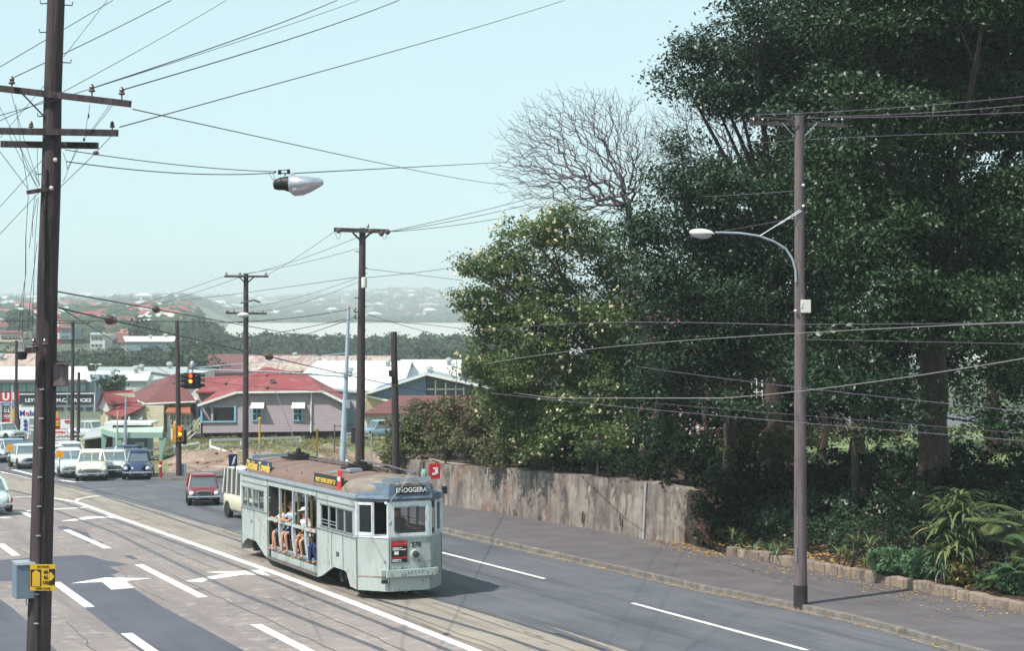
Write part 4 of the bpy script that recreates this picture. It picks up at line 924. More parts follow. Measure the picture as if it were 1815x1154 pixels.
for y,s in ((446,-1),(475,1),(485,1),(528,-1),(544,1),(586,1),(553,-1),(563,-1)):
    x0=lerp(642,635,(y-400)/450); b=MB(); b.bar(at(x0,y,Y-.1),at(x0+s*(12 if s<0 else 10),y,Y-.1),.04); b.build('climbing_peg','black_metal',A,world=True)
for y in (551,562): b=MB(); b.tube([at(631,y-4,Y-.3),at(628,y,Y-.3),at(631,y+4,Y-.3)],.035,6); b.build('hook_insulator','black_metal',A,world=True)
# third: double arm with lamp
Y=110; A=pole('timber_pole','timber pole with upper and lower crossarms and a white street lamp, on the vacant corner',435,(436,485),Y,.19,.14,z0=bz(435,110)-.5)
arm(A,at(398,490,Y-.2),at(476,490,Y-.2),.13,.12); arm(A,at(400,555,Y-.2),at(473,556,Y-.2),.11,.12)
for x in (401,425,471): insul(A,at(x,487,Y-.2),1.1,'insulator')
for x in (402,405,415,448,466): insul(A,at(x,553,Y-.2),.8,'insulator')
brace(A,at(424,491,Y-.25),at(433,500,Y-.2),.07,'black_metal'); brace(A,at(450,491,Y-.25),at(440,500,Y-.2),.07,'black_metal')
b=MB(); b.tube([at(427,537,Y-.2),at(441,534,Y-.3),at(450,532,Y-.3),at(461,536,Y-.3)],.05,6); b.build('switch_arm','black_metal',A,world=True)
b=MB(); b.ell(at(431,558.5,Y-.9),(.36,.28,.16),12,8); b.build('street_light_head','lamp_cream',A,world=True,smooth=True)
b=MB(); b.bar(at(421,572,Y-.2),at(437,572,Y-.2),.05); b.build('climbing_peg','black_metal',A,world=True)
# stub pole
A=pole('timber_pole','short dark pole without crossarms standing before the retaining wall end',703,(698,588),90,.2,.15)
b=MB(); b.box(at(695,662,89.8),(.3,.25,.3)); b.build('bracket','black_metal',A,world=True)
# signal pole
Y=109; A=pole('signal_pole','dark pole on the corner carrying yellow traffic signal boxes',317,(314,568),Y,.17,.11)
def sighead(A,c,yaw,s=1.0,lit=(1,1,0),box='signal_yellow',n=3):
    """three lens head facing yaw (0 = towards camera)"""
    c=Vector(c); Rm=Matrix.Rotation(yaw,3,'Z'); b=MB(); b.box(c,(.34*s,.24*s,.95*s),yaw); h=b.build('signal_head',box,A,world=True,bevel=.02)
    for k in range(3):
        z=(.31-.31*k)*s; p=c+Rm@Vector((0,-.13*s,z)); 
        b=MB(); b.lathe((0,0,0),[(.11*s,0),(.11*s,-.02)],12,'Y'); m=['red_lamp','amber_lamp','lens_off'][k] if lit[k] else 'lens_off'
        b.v=[tuple(Rm@Vector(v)+p) for v in b.v]; o=b.build('lens',m,None); o.parent=h; o.location=-wloc(h) 
        b=MB(); n_=10; pr=[]
        vs=[];fs=[]
        for i in range(n_+1):
            t=math.pi*(-.12+1.24*i/n_); r=.135*s
            for dy,dz in ((0,0),(-.24*s,-.02*s)): vs.append(Rm@Vector((math.cos(t)*r,dy,math.sin(t)*r+dz))+p)
        for i in range(n_): fs.append((2*i,2*i+1,2*i+3,2*i+2))
        b.add(vs,fs); o=b.build('visor','black_metal',None,fix=False); md=o.modifiers.new('s','SOLIDIFY'); md.thickness=.012; o.parent=h; o.location=-wloc(h)
    return h
sighead(A,at(320,769,Y-.35),0,.95,(1,1,0)); sighead(A,at(309,771,Y-.1),R(100),.95,(0,0,0)); sighead(A,at(327,775,Y+.1),R(-70),.9,(0,0,0),'black_metal')
b=MB(); b.lathe(at(311,753,Y),[(.02,-.2),(.12,-.1),(.12,.1),(.02,.25)],10); b.build('cap','signal_yellow',A,world=True)
b=MB(); b.box(at(325,836,Y+.2),(.3,.3,.9)); b.box(at(323,832,Y+.03),(.08,.05,.4)); b.build('control_box','galv',A,world=True,bevel=.03)
# blue steel mast with long arms and the hanging signal cluster
Y=113; A=thing('signal_mast','pale blue steel mast with long lattice arm reaching over the road','mast',on(606,Y))
b=MB(); b.tube([on(606,Y,-.1),at(610,750,Y),at(614.5,640,Y),at(618,546,Y)],[.2,.17,.12,.09],12); b.build('mast_shaft','galv_blue',A,world=True,smooth=True)
b=MB(); b.lathe(at(618,546,Y),[(.11,-.02),(.11,.06),(.02,.12)],10); b.build('mast_cap','roof_rust',A,world=True)
tip=at(352,655,Y-1)
b=MB(); b.tube([at(614,668,Y),at(480,659,Y-.5),tip],[.05,.045,.04],8); b.tube([at(615,626,Y),at(480,640,Y-.5),at(348,652,Y-1)],.03,6); 
for x,y0,y1 in ((431,645,657),(551,632,663),(390,648,656),(500,637,661)): b.tube([at(x,y0,Y-.5),at(x,y1,Y-.5)],.02,5)
b.build('mast_arm','galv_blue',A,world=True,smooth=True)
b=MB(); b.box(at(617,717,Y-.25),(.25,.25,.5)); b.box(at(616,666,Y-.2),(.5,.15,.15)); b.build('junction_box','galv',A,world=True,bevel=.02)
C=thing('signal_cluster','black four way traffic signal cluster hanging from the mast arm, red and amber lit','traffic lights',at(340,676,Y-1.1))
cc=at(340.5,675,Y-1.1)
for yaw in (0,85,180,-85): sighead(C,cc+Matrix.Rotation(R(yaw),3,'Z')@Vector((0,-.38,0)),R(yaw),1.0,(1,1,0) if yaw==0 else (0,0,0),'black_metal')
for yaw in (42,-42): sighead(C,cc+Matrix.Rotation(R(yaw),3,'Z')@Vector((0,-.38,-.05)),R(yaw),.9,(0,0,0),'black_metal')
b=MB(); b.lathe(at(341,650,Y-1),[(.04,-.4),(.06,-.1),(.15,-.05),(.17,.1),(.14,.25),(.05,.35)],12); b.build('hanger_cap','galv',C,world=True,smooth=True)
# white island kerb at mast foot
b=MB(); q1_=Vector((0,0,.1)); ka=Vector(((563-CX)/F*119,119,bz(563,119))); kb=Vector(((614-CX)/F*116,116,bz(614,116))); b.bar(ka+q1_,kb+q1_,.25,.32); b.lathe(kb,[(.16,0),(.15,.45),(.06,.55)],10); tag(b.build('island_kerb','white_paint'),'white painted traffic island kerb with a stub end behind the tram roof','kerb')
# yellow topped posts
for i,(px,yt,Yp,lab) in enumerate(((460,744,117,'slim post with yellow top behind the tram, nearer the timber pole'),(562,765,113,'slim post with yellow top, right one nearer the white island kerb'))):
    g=Vector(((px-CX)/F*Yp,Yp,bz(px,Yp)-.2)); A=thing('marker_post',lab,'post',g); top=at(px,yt,Yp)
    b=MB(); b.tube([g,g.lerp(top,.55)],.05,8); b.build('post_shaft','galv',A,world=True); b=MB(); b.tube([g.lerp(top,.55),top],.06,8); b.lathe(top,[(.1,0),(.1,.1),(.02,.16)],8); b.build('post_top','sign_yellow',A,world=True)
# left distance poles
def smallpole(label,pb,pyb,pt,Y,r,arms=[],m='wood_dark',insn=3):
    A=pole('timber_pole',label,pb,pt,Y,r,r*.75,m)
    for (x0,x1,y) in arms:
        arm(A,at(x0,y,Y-.15),at(x1,y,Y-.15),.1,.1)
        for k in range(insn): insul(A,at(lerp(x0,x1,(k+.15)/(insn-.7)),y-2,Y-.15),1.0)
    return A
smallpole('dark pole with two crossarms right of the near pole, beside a stub pole',128,0,(129,570),148,.16,[(101,160,573),(104,152,603)])
smallpole('shorter stub pole without arms beside the two armed pole',138.5,0,(140,660),150,.15)
smallpole('thin pole with one crossarm left of the near pole',29,0,(29,604),160,.15,[(4,54,601)])
smallpole('dark stub pole standing against the one armed pole at left',33,0,(27,676),158,.2)
def lightpole(label,px,Y,ytop,r,m='galv',head=None):
    A=thing('light_pole',label,'light pole',on(px,Y)); b=MB(); b.tube([on(px,Y),at(px+.5,lerp(ytop,800,.45),Y)],r,8); b.tube([at(px+.5,lerp(ytop,800,.45),Y),at(px+1.5,ytop,Y)],r*.6,8); b.build('pole_shaft',m,A,world=True)
    if head: b=MB(); b.bar(at(px-6,ytop,Y),at(px+8,ytop,Y),.06); b.ell(at(px-6,ytop,Y),(.25,.15,.1),8,6); b.ell(at(px+9,ytop,Y),(.25,.15,.1),8,6); b.build('twin_lamp','lamp_cream',A,world=True)
lightpole('pale grey steel pole rising through the front of the green canopy',222,119,702,.11)
lightpole('shorter pale green pole at the canopy corner',207,120.5,729,.07,'green_pale')
lightpole('slim pole with twin lamp heads above the showroom roof',168,225,646,.07,'galv',True)
lightpole('slim white yard pole between the fuel sign and the letter U sign',20,172,684,.05,'white_paint')
lightpole('pale post carrying the banner end by the roundel board',50,160,742,.1,'white_paint')
lightpole('slim grey post behind the wide white banner',118,180,694,.05,'galv')
lightpole('thin bare post on the lane beside the grey annex',658,118,752,.04,'galv')
lightpole('thin aerial mast before the glazed corner of the blue warehouse',808,202,633,.06,'wood_grey',None)
# keep left discs
for px,yd,yb_,lab in ((17.7,794,832,'yellow disc sign on a thin post at the median, left of the near pole'),(106,805.5,851,'yellow disc sign on a thin post at the median end, right of the near pole')):
    g=gnd(px,yb_); A=thing('median_sign',lab,'sign',g); c=at(px,yd,g.y)
    b=MB(); b.tube([g,c],.03,6); b.build('post','wood_dark',A,world=True); b=MB(); b.lathe(c+Vector((0,-.05,0)),[(.24,0),(.24,-.03)],16,'Y'); b.build('disc','sign_orange',A,world=True); b=MB(); b.lathe(c+Vector((0,-.09,0)),[(.07,0),(.07,-.01)],10,'Y'); b.build('disc_mark','signal_yellow',A,world=True)
    b=MB(); b.lathe(g,[(.32,0),(.28,.08),(.1,.12)],10); b.build('foot','kerb',A,world=True)
g=gnd(284.5,848,.1); A=thing('bollard','short red and white banded post at the corner kerb','bollard',g)
b=MB(); b.tube([g,g+Vector((0,0,.65))],.09,8); b.build('post_shaft','red_paint',A,world=True); b=MB(); b.tube([g+Vector((0,0,.65)),g+Vector((0,0,.78))],.1,8); b.build('white_band','sign_white',A,world=True); b=MB(); b.tube([g+Vector((0,0,.78)),g+Vector((0,0,.98))],.1,8); b.build('post_top','ad_red',A,world=True)
# right street pole with lamp
g=gnd(1419,1072,.14); Y=g.y; A=thing('street_lamp_pole','grey timber street pole with curved lamp bracket on the right footpath','street lamp',g)
P=[];Rr=[]
for i in range(13):
    t=i/12; P.append(g.lerp(at(1416.5,205,Y),t)+Vector((random.uniform(-1,1)*.008,0,0 if i else -.1))); Rr.append(lerp(.19,.125,t))
b=MB(); b.tube(P,Rr,16); b.build('pole_shaft','wood_grey',A,world=True,smooth=True)
b=MB(); b.tube([g+Vector((0,0,-.05)),g+Vector((0,0,.55))],[.2,.196],16); b.build('tarred_base','tar',A,world=True)
arm(A,at(1328,218,Y+.2),at(1497,222,Y+.2),.1,.11,'wood_dark'); arm(A,at(1340,207,Y-.2),at(1410,212,Y-.2),.05,.05,'wood_dark')
brace(A,at(1387,218,Y+.05),at(1408,241,Y-.05),.05); brace(A,at(1448,218,Y+.05),at(1426,241,Y-.05),.05)
for x in (1336,1352,1470,1493): insul(A,at(x,213,Y+.15),.7,'insulator')
b=MB(); cv=[(1411,500),(1410,478),(1404,458),(1392,440),(1372,428),(1345,418),(1310,413),(1268,412)]; b.tube([at(x,y,Y-.15-.0*i) for i,(x,y) in enumerate(cv)],.032,8); b.build('lamp_bracket','galv',A,world=True,smooth=True)
b=MB(); b.tube([at(1348,417,Y-.15),at(1421,374,Y-.14)],.012,5); b.tube([at(1346,419,Y-.17),at(1418,372,Y-.2)],.012,5); b.build('stay','galv',A,world=True)
rot=Matrix.Rotation(R(5),3,'Y')
b=MB(); c=at(1244,413,Y-.15); b.ell(c,(.36,.17,.125),16,10,rot); b.v=[v if v[2]>c.z-.03 else (v[0],v[1],c.z-.03) for v in b.v]; b.build('lamp_housing','lamp_cream',A,world=True,smooth=True)
b=MB(); c=at(1243,416,Y-.15); b.ell(c,(.3,.14,.12),16,10,rot); b.build('lamp_bowl','lamp_glass',A,world=True,smooth=True)
b=MB(); b.box(at(1428,543,Y-.22),(.27,.2,.37)); b.box(at(1421,541,Y-.3),(.06,.08,.16)); b.build('meter_box','porcelain',A,world=True,bevel=.015)
for x,y in ((1424,328),(1424,365),(1410,551)): b=MB(); b.ell(at(x,y,Y-.2),(.05,.05,.045),8,6); b.build('knob_insulator','porcelain',A,world=True)
for k in range(6): b=MB().box(at(1411,968+k*5,Y-.2),(.03,.02,.04)); b.build('number_tag','galv',A,world=True)
# hanging mercury lamp over the road
Y=34; A=thing('hanging_street_lamp','large silver street lamp hung from a span wire against the sky','street lamp',at(530,325,Y))
b=MB()
def ringat(px,py,ry,rz_,sx=1):
    c=at(px,py,Y); return [(c.x,c.y+math.cos(t)*ry,c.z+math.sin(t)*rz_) for t in [2*math.pi*k/16 for k in range(16)]]
u=Y/F
b.rings([ringat(484,326,.02,3*u),ringat(486,327,.07,8*u),ringat(494,326,.09,11*u),ringat(503,325,.1,12*u),ringat(512,326,.12,14*u)]); b.build('ballast_housing','black_metal',A,world=True,smooth=True)
b=MB(); b.rings([ringat(511,325,.11,13*u),ringat(515,326,.16,16*u),ringat(530,326,.2,15*u),ringat(550,324,.19,11*u),ringat(566,323,.12,8*u),ringat(573,323,.05,4*u)]); 
zc=at(540,335,Y).z
b.build('reflector_shell','alu',A,world=True,smooth=True)
b=MB(); b.rings([ringat(515,331,.1,11*u),ringat(522,335,.16,12.5*u),ringat(538,334,.17,12*u),ringat(552,331,.15,9*u),ringat(566,327,.09,5*u),ringat(572,326,.03,2*u)]); b.build('lamp_bowl','lamp_glass',A,world=True,smooth=True)
b=MB(); b.tube([at(505,312,Y),at(506,306,Y)],.012,6); b.bar(at(495,307,Y),at(512,307,Y),.025,.02); b.tube([at(496,301,Y),at(495,309,Y)],.03,8); b.tube([at(511,300,Y),at(512,308,Y)],.03,8); b.bar(at(496,302,Y),at(511,301,Y),.015); b.ell(at(488,304,Y),(.02,.02,.02),6,5); b.build('hanger','black_metal',A,world=True)
b=MB(); b.bar(at(516,308,Y),at(522,308,Y),.035); b.build('clamp','alu',A,world=True)
b=MB(); b.tube([at(476,306,Y),at(485,320,Y)],.004,4); b.tube([at(485,306,Y),at(487,322,Y)],.004,4); b.build('lamp_lead','wire',A,world=True)
# ---------------------------------------------------------------- wires
def wire(label,p0,p1,Y0,Y1,sag=0,r=.011,m='wire',grp='overhead wires',n=16,bead=None):
    A=at(*p0,Y0); Bp=at(*p1,Y1); P=[]
    for i in range(n+1):
        t=i/n; q=A.lerp(Bp,t); 
        if sag:
            Yq=q.y; q.z-=4*t*(1-t)*sag/F*Yq
        P.append(q)
    b=MB(); b.tube(P,r,4)
    o=b.build('overhead_wire',m); tag(o,label,'wire',grp)
    if bead:
        for t in bead:
            k=t*n; i=min(int(k),n-1); q=P[i].lerp(P[i+1],k-i); d=(P[i+1]-P[i]).normalized()
            bb=MB(); bb.tube([q-d*r*11,q-d*r*7,q+d*r*7,q+d*r*11],[r*2,r*6.5,r*6.5,r*2],8); tag(bb.build('strain_insulator','insulator'),'dark egg insulator on the '+' '.join(label.split()[:11]),'insulator','strain insulators on the wires')
    return o
W=[
('long thin sky wire reaching farthest right along the upper edge',(1000,0),(212,225),60,29,4,.009),
('sky wire from the right end insulator of the top crossarm to the upper edge',(707,0),(217,159),45,29,6,.010),
('sky wire from the middle insulator of the top crossarm to the upper edge',(597,0),(166,155),45,29,5,.010),
('thin sky wire running just under the middle insulator wire',(636,0),(113,172),45,29,3,.006),
('faint low wire crossing behind the near pole below the top crossarm',(113,172),(-10,207),29,26,0,.006),
('sky wire from the left insulator of the top crossarm to the upper edge',(303,0),(22,138),36,29,2,.008),
('sky wire passing across the near pole above the top crossarm',(200,0),(-10,124),34,28,0,.007),
('steep sky wire crossing another above the near pole',(190,0),(113,100),33,29,0,.006),
('sky wire reaching the upper edge between the crossarm insulator wires',(401,0),(113,162),40,29,2,.006),
('left continuation of a crossing wire behind the near pole',(113,162),(-10,218),29,27,0,.006),
('long wire from the top crossarm end falling to the flowering tree',(235,193),(900,328),29,78,7,.009),
('upper span wire from near pole to the hanging lamp',(115,265),(488,304),29,34,6,.007),
('lower span wire from near pole to the hanging lamp',(118,286),(488,306),29,34,10,.008),
('span wire from the hanging lamp to the bare tree',(520,307),(900,287),34,75,0,.010),
('wire falling from the left edge to the pole bracket',(-5,262),(50,335),27,29,0,.006),
('wire climbing from the left edge to the near pole, higher one',(-5,372),(78,280),27,29,0,.006),
('wire climbing from the left edge to the near pole, lower one',(-5,420),(70,340),27,29,0,.006),
('long diagonal wire at the left edge crossing under the crossarms',(82,147),(-5,250),29,27,0,.005),
('short steep wire left of the near pole crossing the second crossarm',(-5,180),(70,328),28,29,0,.005),
('wire from the second crossarm end down to the near pole',(200,238),(108,330),29,29,2,.005),
('topmost of three thin wires from the second pole to the bare tree',(690,410),(945,350),88,90,2,.013),
('middle of three thin wires from the second pole to the bare tree',(690,411),(942,361),88,90,3,.013),
('lowest of three thin wires from the second pole to the tree',(688,411),(890,386),88,90,3,.013),
('highest faint wire between the second pole and the double armed pole',(593,410),(472,488),88,110,3,.012),
('middle faint wire between the second pole and the double armed pole',(635,420),(426,488),88,110,6,.012),
('lowest faint wire between the second pole and the double armed pole',(636,440),(402,488),88,110,6,.011),
('faint wire left from the double armed pole top, upper one',(402,488),(130,571),110,148,5,.014),
('faint wire left from the double armed pole top, lower one',(430,490),(150,573),110,148,5,.014),
('wire from the second pole canister left past the double armed pole',(634,491),(130,545),88,148,8,.013),
('wire from the second pole canister right into the flowering tree',(648,492),(820,471),88,88,2,.012),
('upper fan wire from second pole to the lower crossarm',(634,493),(410,548),88,110,8,.010),
('lower fan wire from second pole to the lower crossarm',(634,500),(455,552),88,110,8,.010),
('short fading wire right of the second pole under the canister',(648,476),(820,497),88,92,0,.011),
]
for w_ in W: wire(*w_)
W=[
('tram span wire with a dark insulator, highest at the near pole',(103,517),(620,600),29,113,8,.012,[.115*29/29]),
('tram span wire from near pole passing two insulators to the rust shed',(104,546),(870,705),29,110,14,.014,[.035,.2]),
('diagonal wire dropping from the near pole insulator to the cream house roof',(112,549),(330,680),29,100,2,.010,None),
('level span wire behind the near pole to the pale blue mast',(-10,568),(330,570),110,112,0,.022,None),
('level span wire from thin pole to the mast top',(314,570),(616,549),109,113,9,.022,None),
('thin span wire across the mangroves to the mast',(103,631),(612,566),112,113,12,.02,None),
('span wire from the thick pole hook down past the mast to the left',(629,563),(440,622),88,111,3,.018,None),
('faint low contact wire across the lilac roof',(300,668),(690,700),112,90,5,.014,[.3,.5]),
('contact wire across the red roofs toward the stub pole',(240,690),(697,660),130,90,-10,.013,[.2,.6]),
('wire from the second pole across the river, upper',(648,556),(860,612),88,90,4,.012,None),
('wire from the second pole across the river, lower',(640,567),(870,590),88,86,-3,.012,None),
('thin wire from the stub pole top to the left mast',(699,605),(616,600),90,113,2,.010,None),
]
for l,a_,c_,y0,y1,sg,r_,bd in W: wire(l,a_,c_,y0,y1,sg,r_,bead=bd)
W=[
('bright tram contact wire sagging across the trees, left length',(800,674),(985,706),96,70,4,.018),
('bright tram contact wire across the trees, middle level length',(985,706),(1278,706),70,52,0,.014),
('bright tram contact wire rising to the right edge',(1278,706),(1830,633),52,38,7,.011),
('upper bright feeder wire rising to the right edge',(860,645),(1830,570),70,38,-14,.009),
('level wire from the street pole to the right edge at mid height',(1420,575),(1830,573),48,42,0,.008),
('level wire left of the street pole into the flowering tree',(1418,577),(860,588),48,75,-12,.009),
('thin violet wire below the level wire right of the street pole',(1430,602),(1830,610),48,42,0,.006),
('falling wire through the dark trees, upper one',(1130,650),(1830,731),60,42,4,.008),
('falling wire through the dark trees, lower one',(870,697),(1830,783),66,42,4,.009),
('faint wire falling across the grass at right',(1160,715),(1830,770),62,44,0,.006),
('top street pole wire to the right edge, highest',(1338,203),(1830,169),50,44,5,.009),
('top street pole wire to the right edge, middle',(1470,206),(1830,184),50,44,4,.009),
('top street pole wire to the right edge, lowest',(1430,209),(1830,198),50,44,2,.009),
('wire crossing the street pole below its crossarm to the right edge',(1250,262),(1830,233),60,44,-6,.007),
('wire from the street pole knob left across the fig crown',(1410,338),(1180,348),50,72,3,.009),
('second faint wire from the street pole left across the fig crown',(1412,386),(1100,436),50,76,3,.008),
]
for l,a_,c_,y0,y1,sg,r_ in W: wire(l,a_,c_,y0,y1,sg,r_,m='wire_copper' if 'bright' in l else 'wire_violet')
# ---------------------------------------------------------------- tram
F0=(-3.02,55.26); TR=thing('tram','pale green weathered tram with open centre bays and a brown roof','tram',(F0[0],F0[1],rz(*F0)+.02)); TROT=(-SL,0,R(23.5)); TR.rotation_euler=TROT
TMAT=Matrix.Translation(TR.location)@Matrix.Rotation(R(23.5),4,'Z')@Matrix.Rotation(-SL,4,'X')
XL=-1.35; T_=.05
def side(x,poly,m,name,parent=None,th=T_):
    """poly of (y,z) in the plane x, thickness inward"""
    b=MB(); s=1 if x<0 else -1; b.prism([(x,y,z) for y,z in poly],(s*th,0,0)); return b.build(name,m,parent or TR)
for x in (XL,-XL):
    side(x,[(.9,.25),(1.55,.28),(1.9,.66),(2.1,.7),(3.15,.7),(3.3,.66),(4.35,.3),(4.85,.2),(4.85,1.86),(.9,1.86)],'tram_side','lower_side_panel')
    side(x,[(10.45,.23),(10.9,.3),(11.9,.66),(12.1,.7),(13.1,.7),(13.4,.6),(13.8,.4),(13.8,1.86),(10.45,1.86)],'tram_side','lower_side_panel')
    side(x,[(.9,2.57),(4.85,2.57),(4.85,2.97),(.9,2.97)],'tram_side','upper_side_panel'); side(x,[(10.45,2.52),(13.8,2.52),(13.8,2.97),(10.45,2.97)],'tram_side','upper_side_panel')
    side(x,[(4.87,2.76),(10.43,2.76),(10.43,2.97),(4.87,2.97)],'tram_white' if 0 else 'tram_side','centre_fascia')
    # pillars
    for y0,y1 in ((.9,1.3),(4.42,4.85)): side(x,[(y0,1.86),(y1,1.86),(y1,2.57),(y0,2.57)],'tram_side','window_pillar')
    for y0,y1 in ((10.45,10.95),(13.72,13.8)): side(x,[(y0,1.86),(y1,1.86),(y1,2.52),(y0,2.52)],'tram_side','window_pillar')
    sg_=1 if x<0 else -1
    for k in range(1,4):
        for (ya,yb,zt_) in ((1.3,4.42,2.57),(10.95,13.72,2.52)):
            y=lerp(ya,yb,k/4); b=MB().box((x+sg_*.03,y,(1.86+zt_)/2),(.06,.06,zt_-1.86)); b.build('window_bar','tram_post',TR)
    for (ya,yb,zt_) in ((1.3,4.42,2.57),(10.95,13.72,2.52)):
        for k in range(4):
            a_=lerp(ya,yb,k/4)+.03; c_=lerp(ya,yb,(k+1)/4)-.03
            if k in (0,1) or ya>5:
                b=MB().box((x+sg_*.035,(a_+c_)/2,(1.87+zt_)/2),(.006,c_-a_,zt_-1.88)); b.build('window_pane','pane',TR)
            else:
                b=MB()
                for z in (1.98,2.08): b.bar((x+sg_*.03,a_,z),(x+sg_*.03,c_,z),.02)
                b.build('guard_rail','galv',TR)
        b=MB(); b.box((x-sg_*.012,(ya+yb)/2,1.875),(.035,yb-ya+.1,.04)); b.box((x-sg_*.012,(ya+yb)/2,zt_+.0),(.03,yb-ya+.1,.04)); b.build('window_sill','tram_trim',TR)
    # belt mouldings and vertical joint strips
    b=MB(); b.box((x-sg_*.012,2.88,1.78),(.03,3.94,.03)); b.box((x-sg_*.012,2.88,2.72),(.025,3.94,.025)); b.build('belt_moulding','tram_trim',TR)
    b=MB(); b.box((x-sg_*.012,12.13,1.78),(.03,3.32,.03)); b.box((x-sg_*.012,12.13,2.72),(.025,3.32,.025)); b.build('belt_moulding','tram_trim',TR)
    b=MB(); 
    for y,z0,z1 in ((.93,.3,2.97),(4.83,.22,2.97),(10.47,.25,2.97),(2.2,.72,1.76),(3.3,.7,1.76),(12.2,.72,1.76)): b.box((x-sg_*.008,y,(z0+z1)/2),(.02,.022,z1-z0))
    b.build('joint_strip','tram_trim',TR)
    # centre section
    side(x+sg_*.1,[(4.87,.26),(10.43,.26),(10.43,.67),(4.87,.67)],'tram_side','step_riser')
    b=MB(); b.box((x+sg_*.03,7.65,.275),(.2,5.54,.04)); b.build('step_board','wood_grey',TR)
    side(x,[(4.87,.2),(10.43,.22),(10.43,.285),(4.87,.285)],'tram_side','step_edge')
    b=MB(); b.box((x+sg_*.1,7.65,.69),(.1,5.56,.035)); b.build('sill_strip','tram_gutter',TR)
    for k,y in enumerate((9.04,7.5,6.06)):
        b=MB(); b.bar((x+sg_*.04,y,2.76),(x+sg_*.04,y,1.6),.075,.1); b.build('bay_post','tram_post',TR)
        b=MB(); b.bar((x+sg_*.16,y-.16,2.76),(x+sg_*.16,y-.16,.8),.05,.07); b.build('inner_post','tram_wood',TR)
        b=MB(); pt=[(x+sg_*.04,y,1.62),(x+sg_*.03,y-.01,1.35),(x+sg_*.03,y-.06,1.1),(x+sg_*.03,y-.17,.88),(x+sg_*.03,y-.36,.73)]
        for p_,q_ in zip(pt,pt[1:]): b.bar(p_,q_,.1,.21)
        b.build('seat_end','tram_post',TR)
    for y0,y1,dz in ((9.1,10.4,.0),(7.56,9.0,0),(6.12,7.46,0),(4.9,6.02,0)):
        b=MB(); b.bar((x+sg_*.0,y0,1.64+dz),(x+sg_*.0,y1,1.62+dz),.1,.09); b.build('arm_rail','tram_side',TR)
    b=MB(); b.box((x-sg_*.02,7.5,3.03),(.09,13.3,.12)); b.build('gutter','tram_gutter',TR)
for k in range(46):   # rust runs and scuffs with shapes of their own
    y=random.choice([random.uniform(1,4.7),random.uniform(10.6,13.7)]); z=random.choice([.75,1.76,2.55,.4]) if random.random()<.6 else random.uniform(.7,1.7)
    if z<.7 and (1.5<y<4.5 or 10.8<y<13.9): z=.8
    h=random.uniform(.03,.16); b=MB().box((XL-.004,y,z-h/2),(.006,random.uniform(.008,.03),h)); b.build('paint_chip',random.choice(['tram_trim','roof_rust','tram_post']),TR)
for k in range(22):
    x=random.uniform(-.6,.6); z=random.choice([.68,.3,1.15,1.8,.95]); h=random.uniform(.02,.09); b=MB().box((x,-.006,z-h/2),(random.uniform(.01,.05),.008,h)); b.build('paint_chip',random.choice(['tram_trim','roof_rust']),TR)
text('378',.2,'ad_black',TR,(XL-.006,2.75,1.12),(R(90),0,R(-90)),bold=.004); text('378',.15,'tram_trim',TR,(XL-.006,12.5,1.35),(R(90),0,R(-90)),bold=.002)
# underframe and floor
b=MB(); b.box((0,7.65,.55),(2.5,5.5,.1)); b.box((0,2.9,.85),(2.5,3.6,.1)); b.box((0,12.2,.85),(2.5,3.2,.1)); b.build('floor','tram_inside',TR)
b=MB(); b.prism([(-1.28,.95,2.93),(1.28,.95,2.93),(1.28,13.7,2.93),(-1.28,13.7,2.93)],(0,0,.03)); b.build('ceiling','tram_inside',TR)
for y in (4.86,10.44): 
    b=MB(); b.box((-.85,y,1.9),(.8,.05,2.0)); b.box((.85,y,1.9),(.8,.05,2.0)); b.box((0,y,2.7),(.9,.05,.4)); b.build('bulkhead','tram_inside',TR)
for y in (5.6,6.95,8.3,9.7):
    b=MB(); b.box((0,y,1.02),(2.3,.42,.07)); b.box((0,y+.24,1.3),(2.3,.05,.6)); b.box((0,y+.05,.8),(2.3,.3,.38)); b.build('bench_seat','seat_dark',TR)
b=MB(); b.box((1.24,7.65,1.5),(.04,5.5,1.5)); b.build('far_dark_panel','tram_inside',TR)  # dark panel added across the far side so the bays look unlit
# bogies
for yc in (2.5,12.5):
    for x in (-.72,.72):
        for dy in (-.62,.62):
            b=MB(); b.lathe((x,yc+dy,.36),[(.1,-.07),(.34,-.07),(.38,-.03),(.34,.05),(.1,.07)],18,'X'); b.build('wheel','under',TR,smooth=True)
    b=MB(); 
    for x in (-1.0,1.0): b.box((x,yc,.42),(.12,2.0,.18)); b.box((x,yc-.62,.38),(.2,.28,.3)); b.box((x,yc+.62,.38),(.2,.28,.3)); b.tube([(x,yc,.3),(x,yc,.62)],.09,8)
    b.box((0,yc,.45),(1.9,.3,.2)); b.build('bogie_frame','under',TR)
b=MB(); b.box((0,.9,.22),(1.9,.5,.12)); b.box((0,1.4,.16),(1.6,.08,.16)); b.build('lifeguard','under',TR)
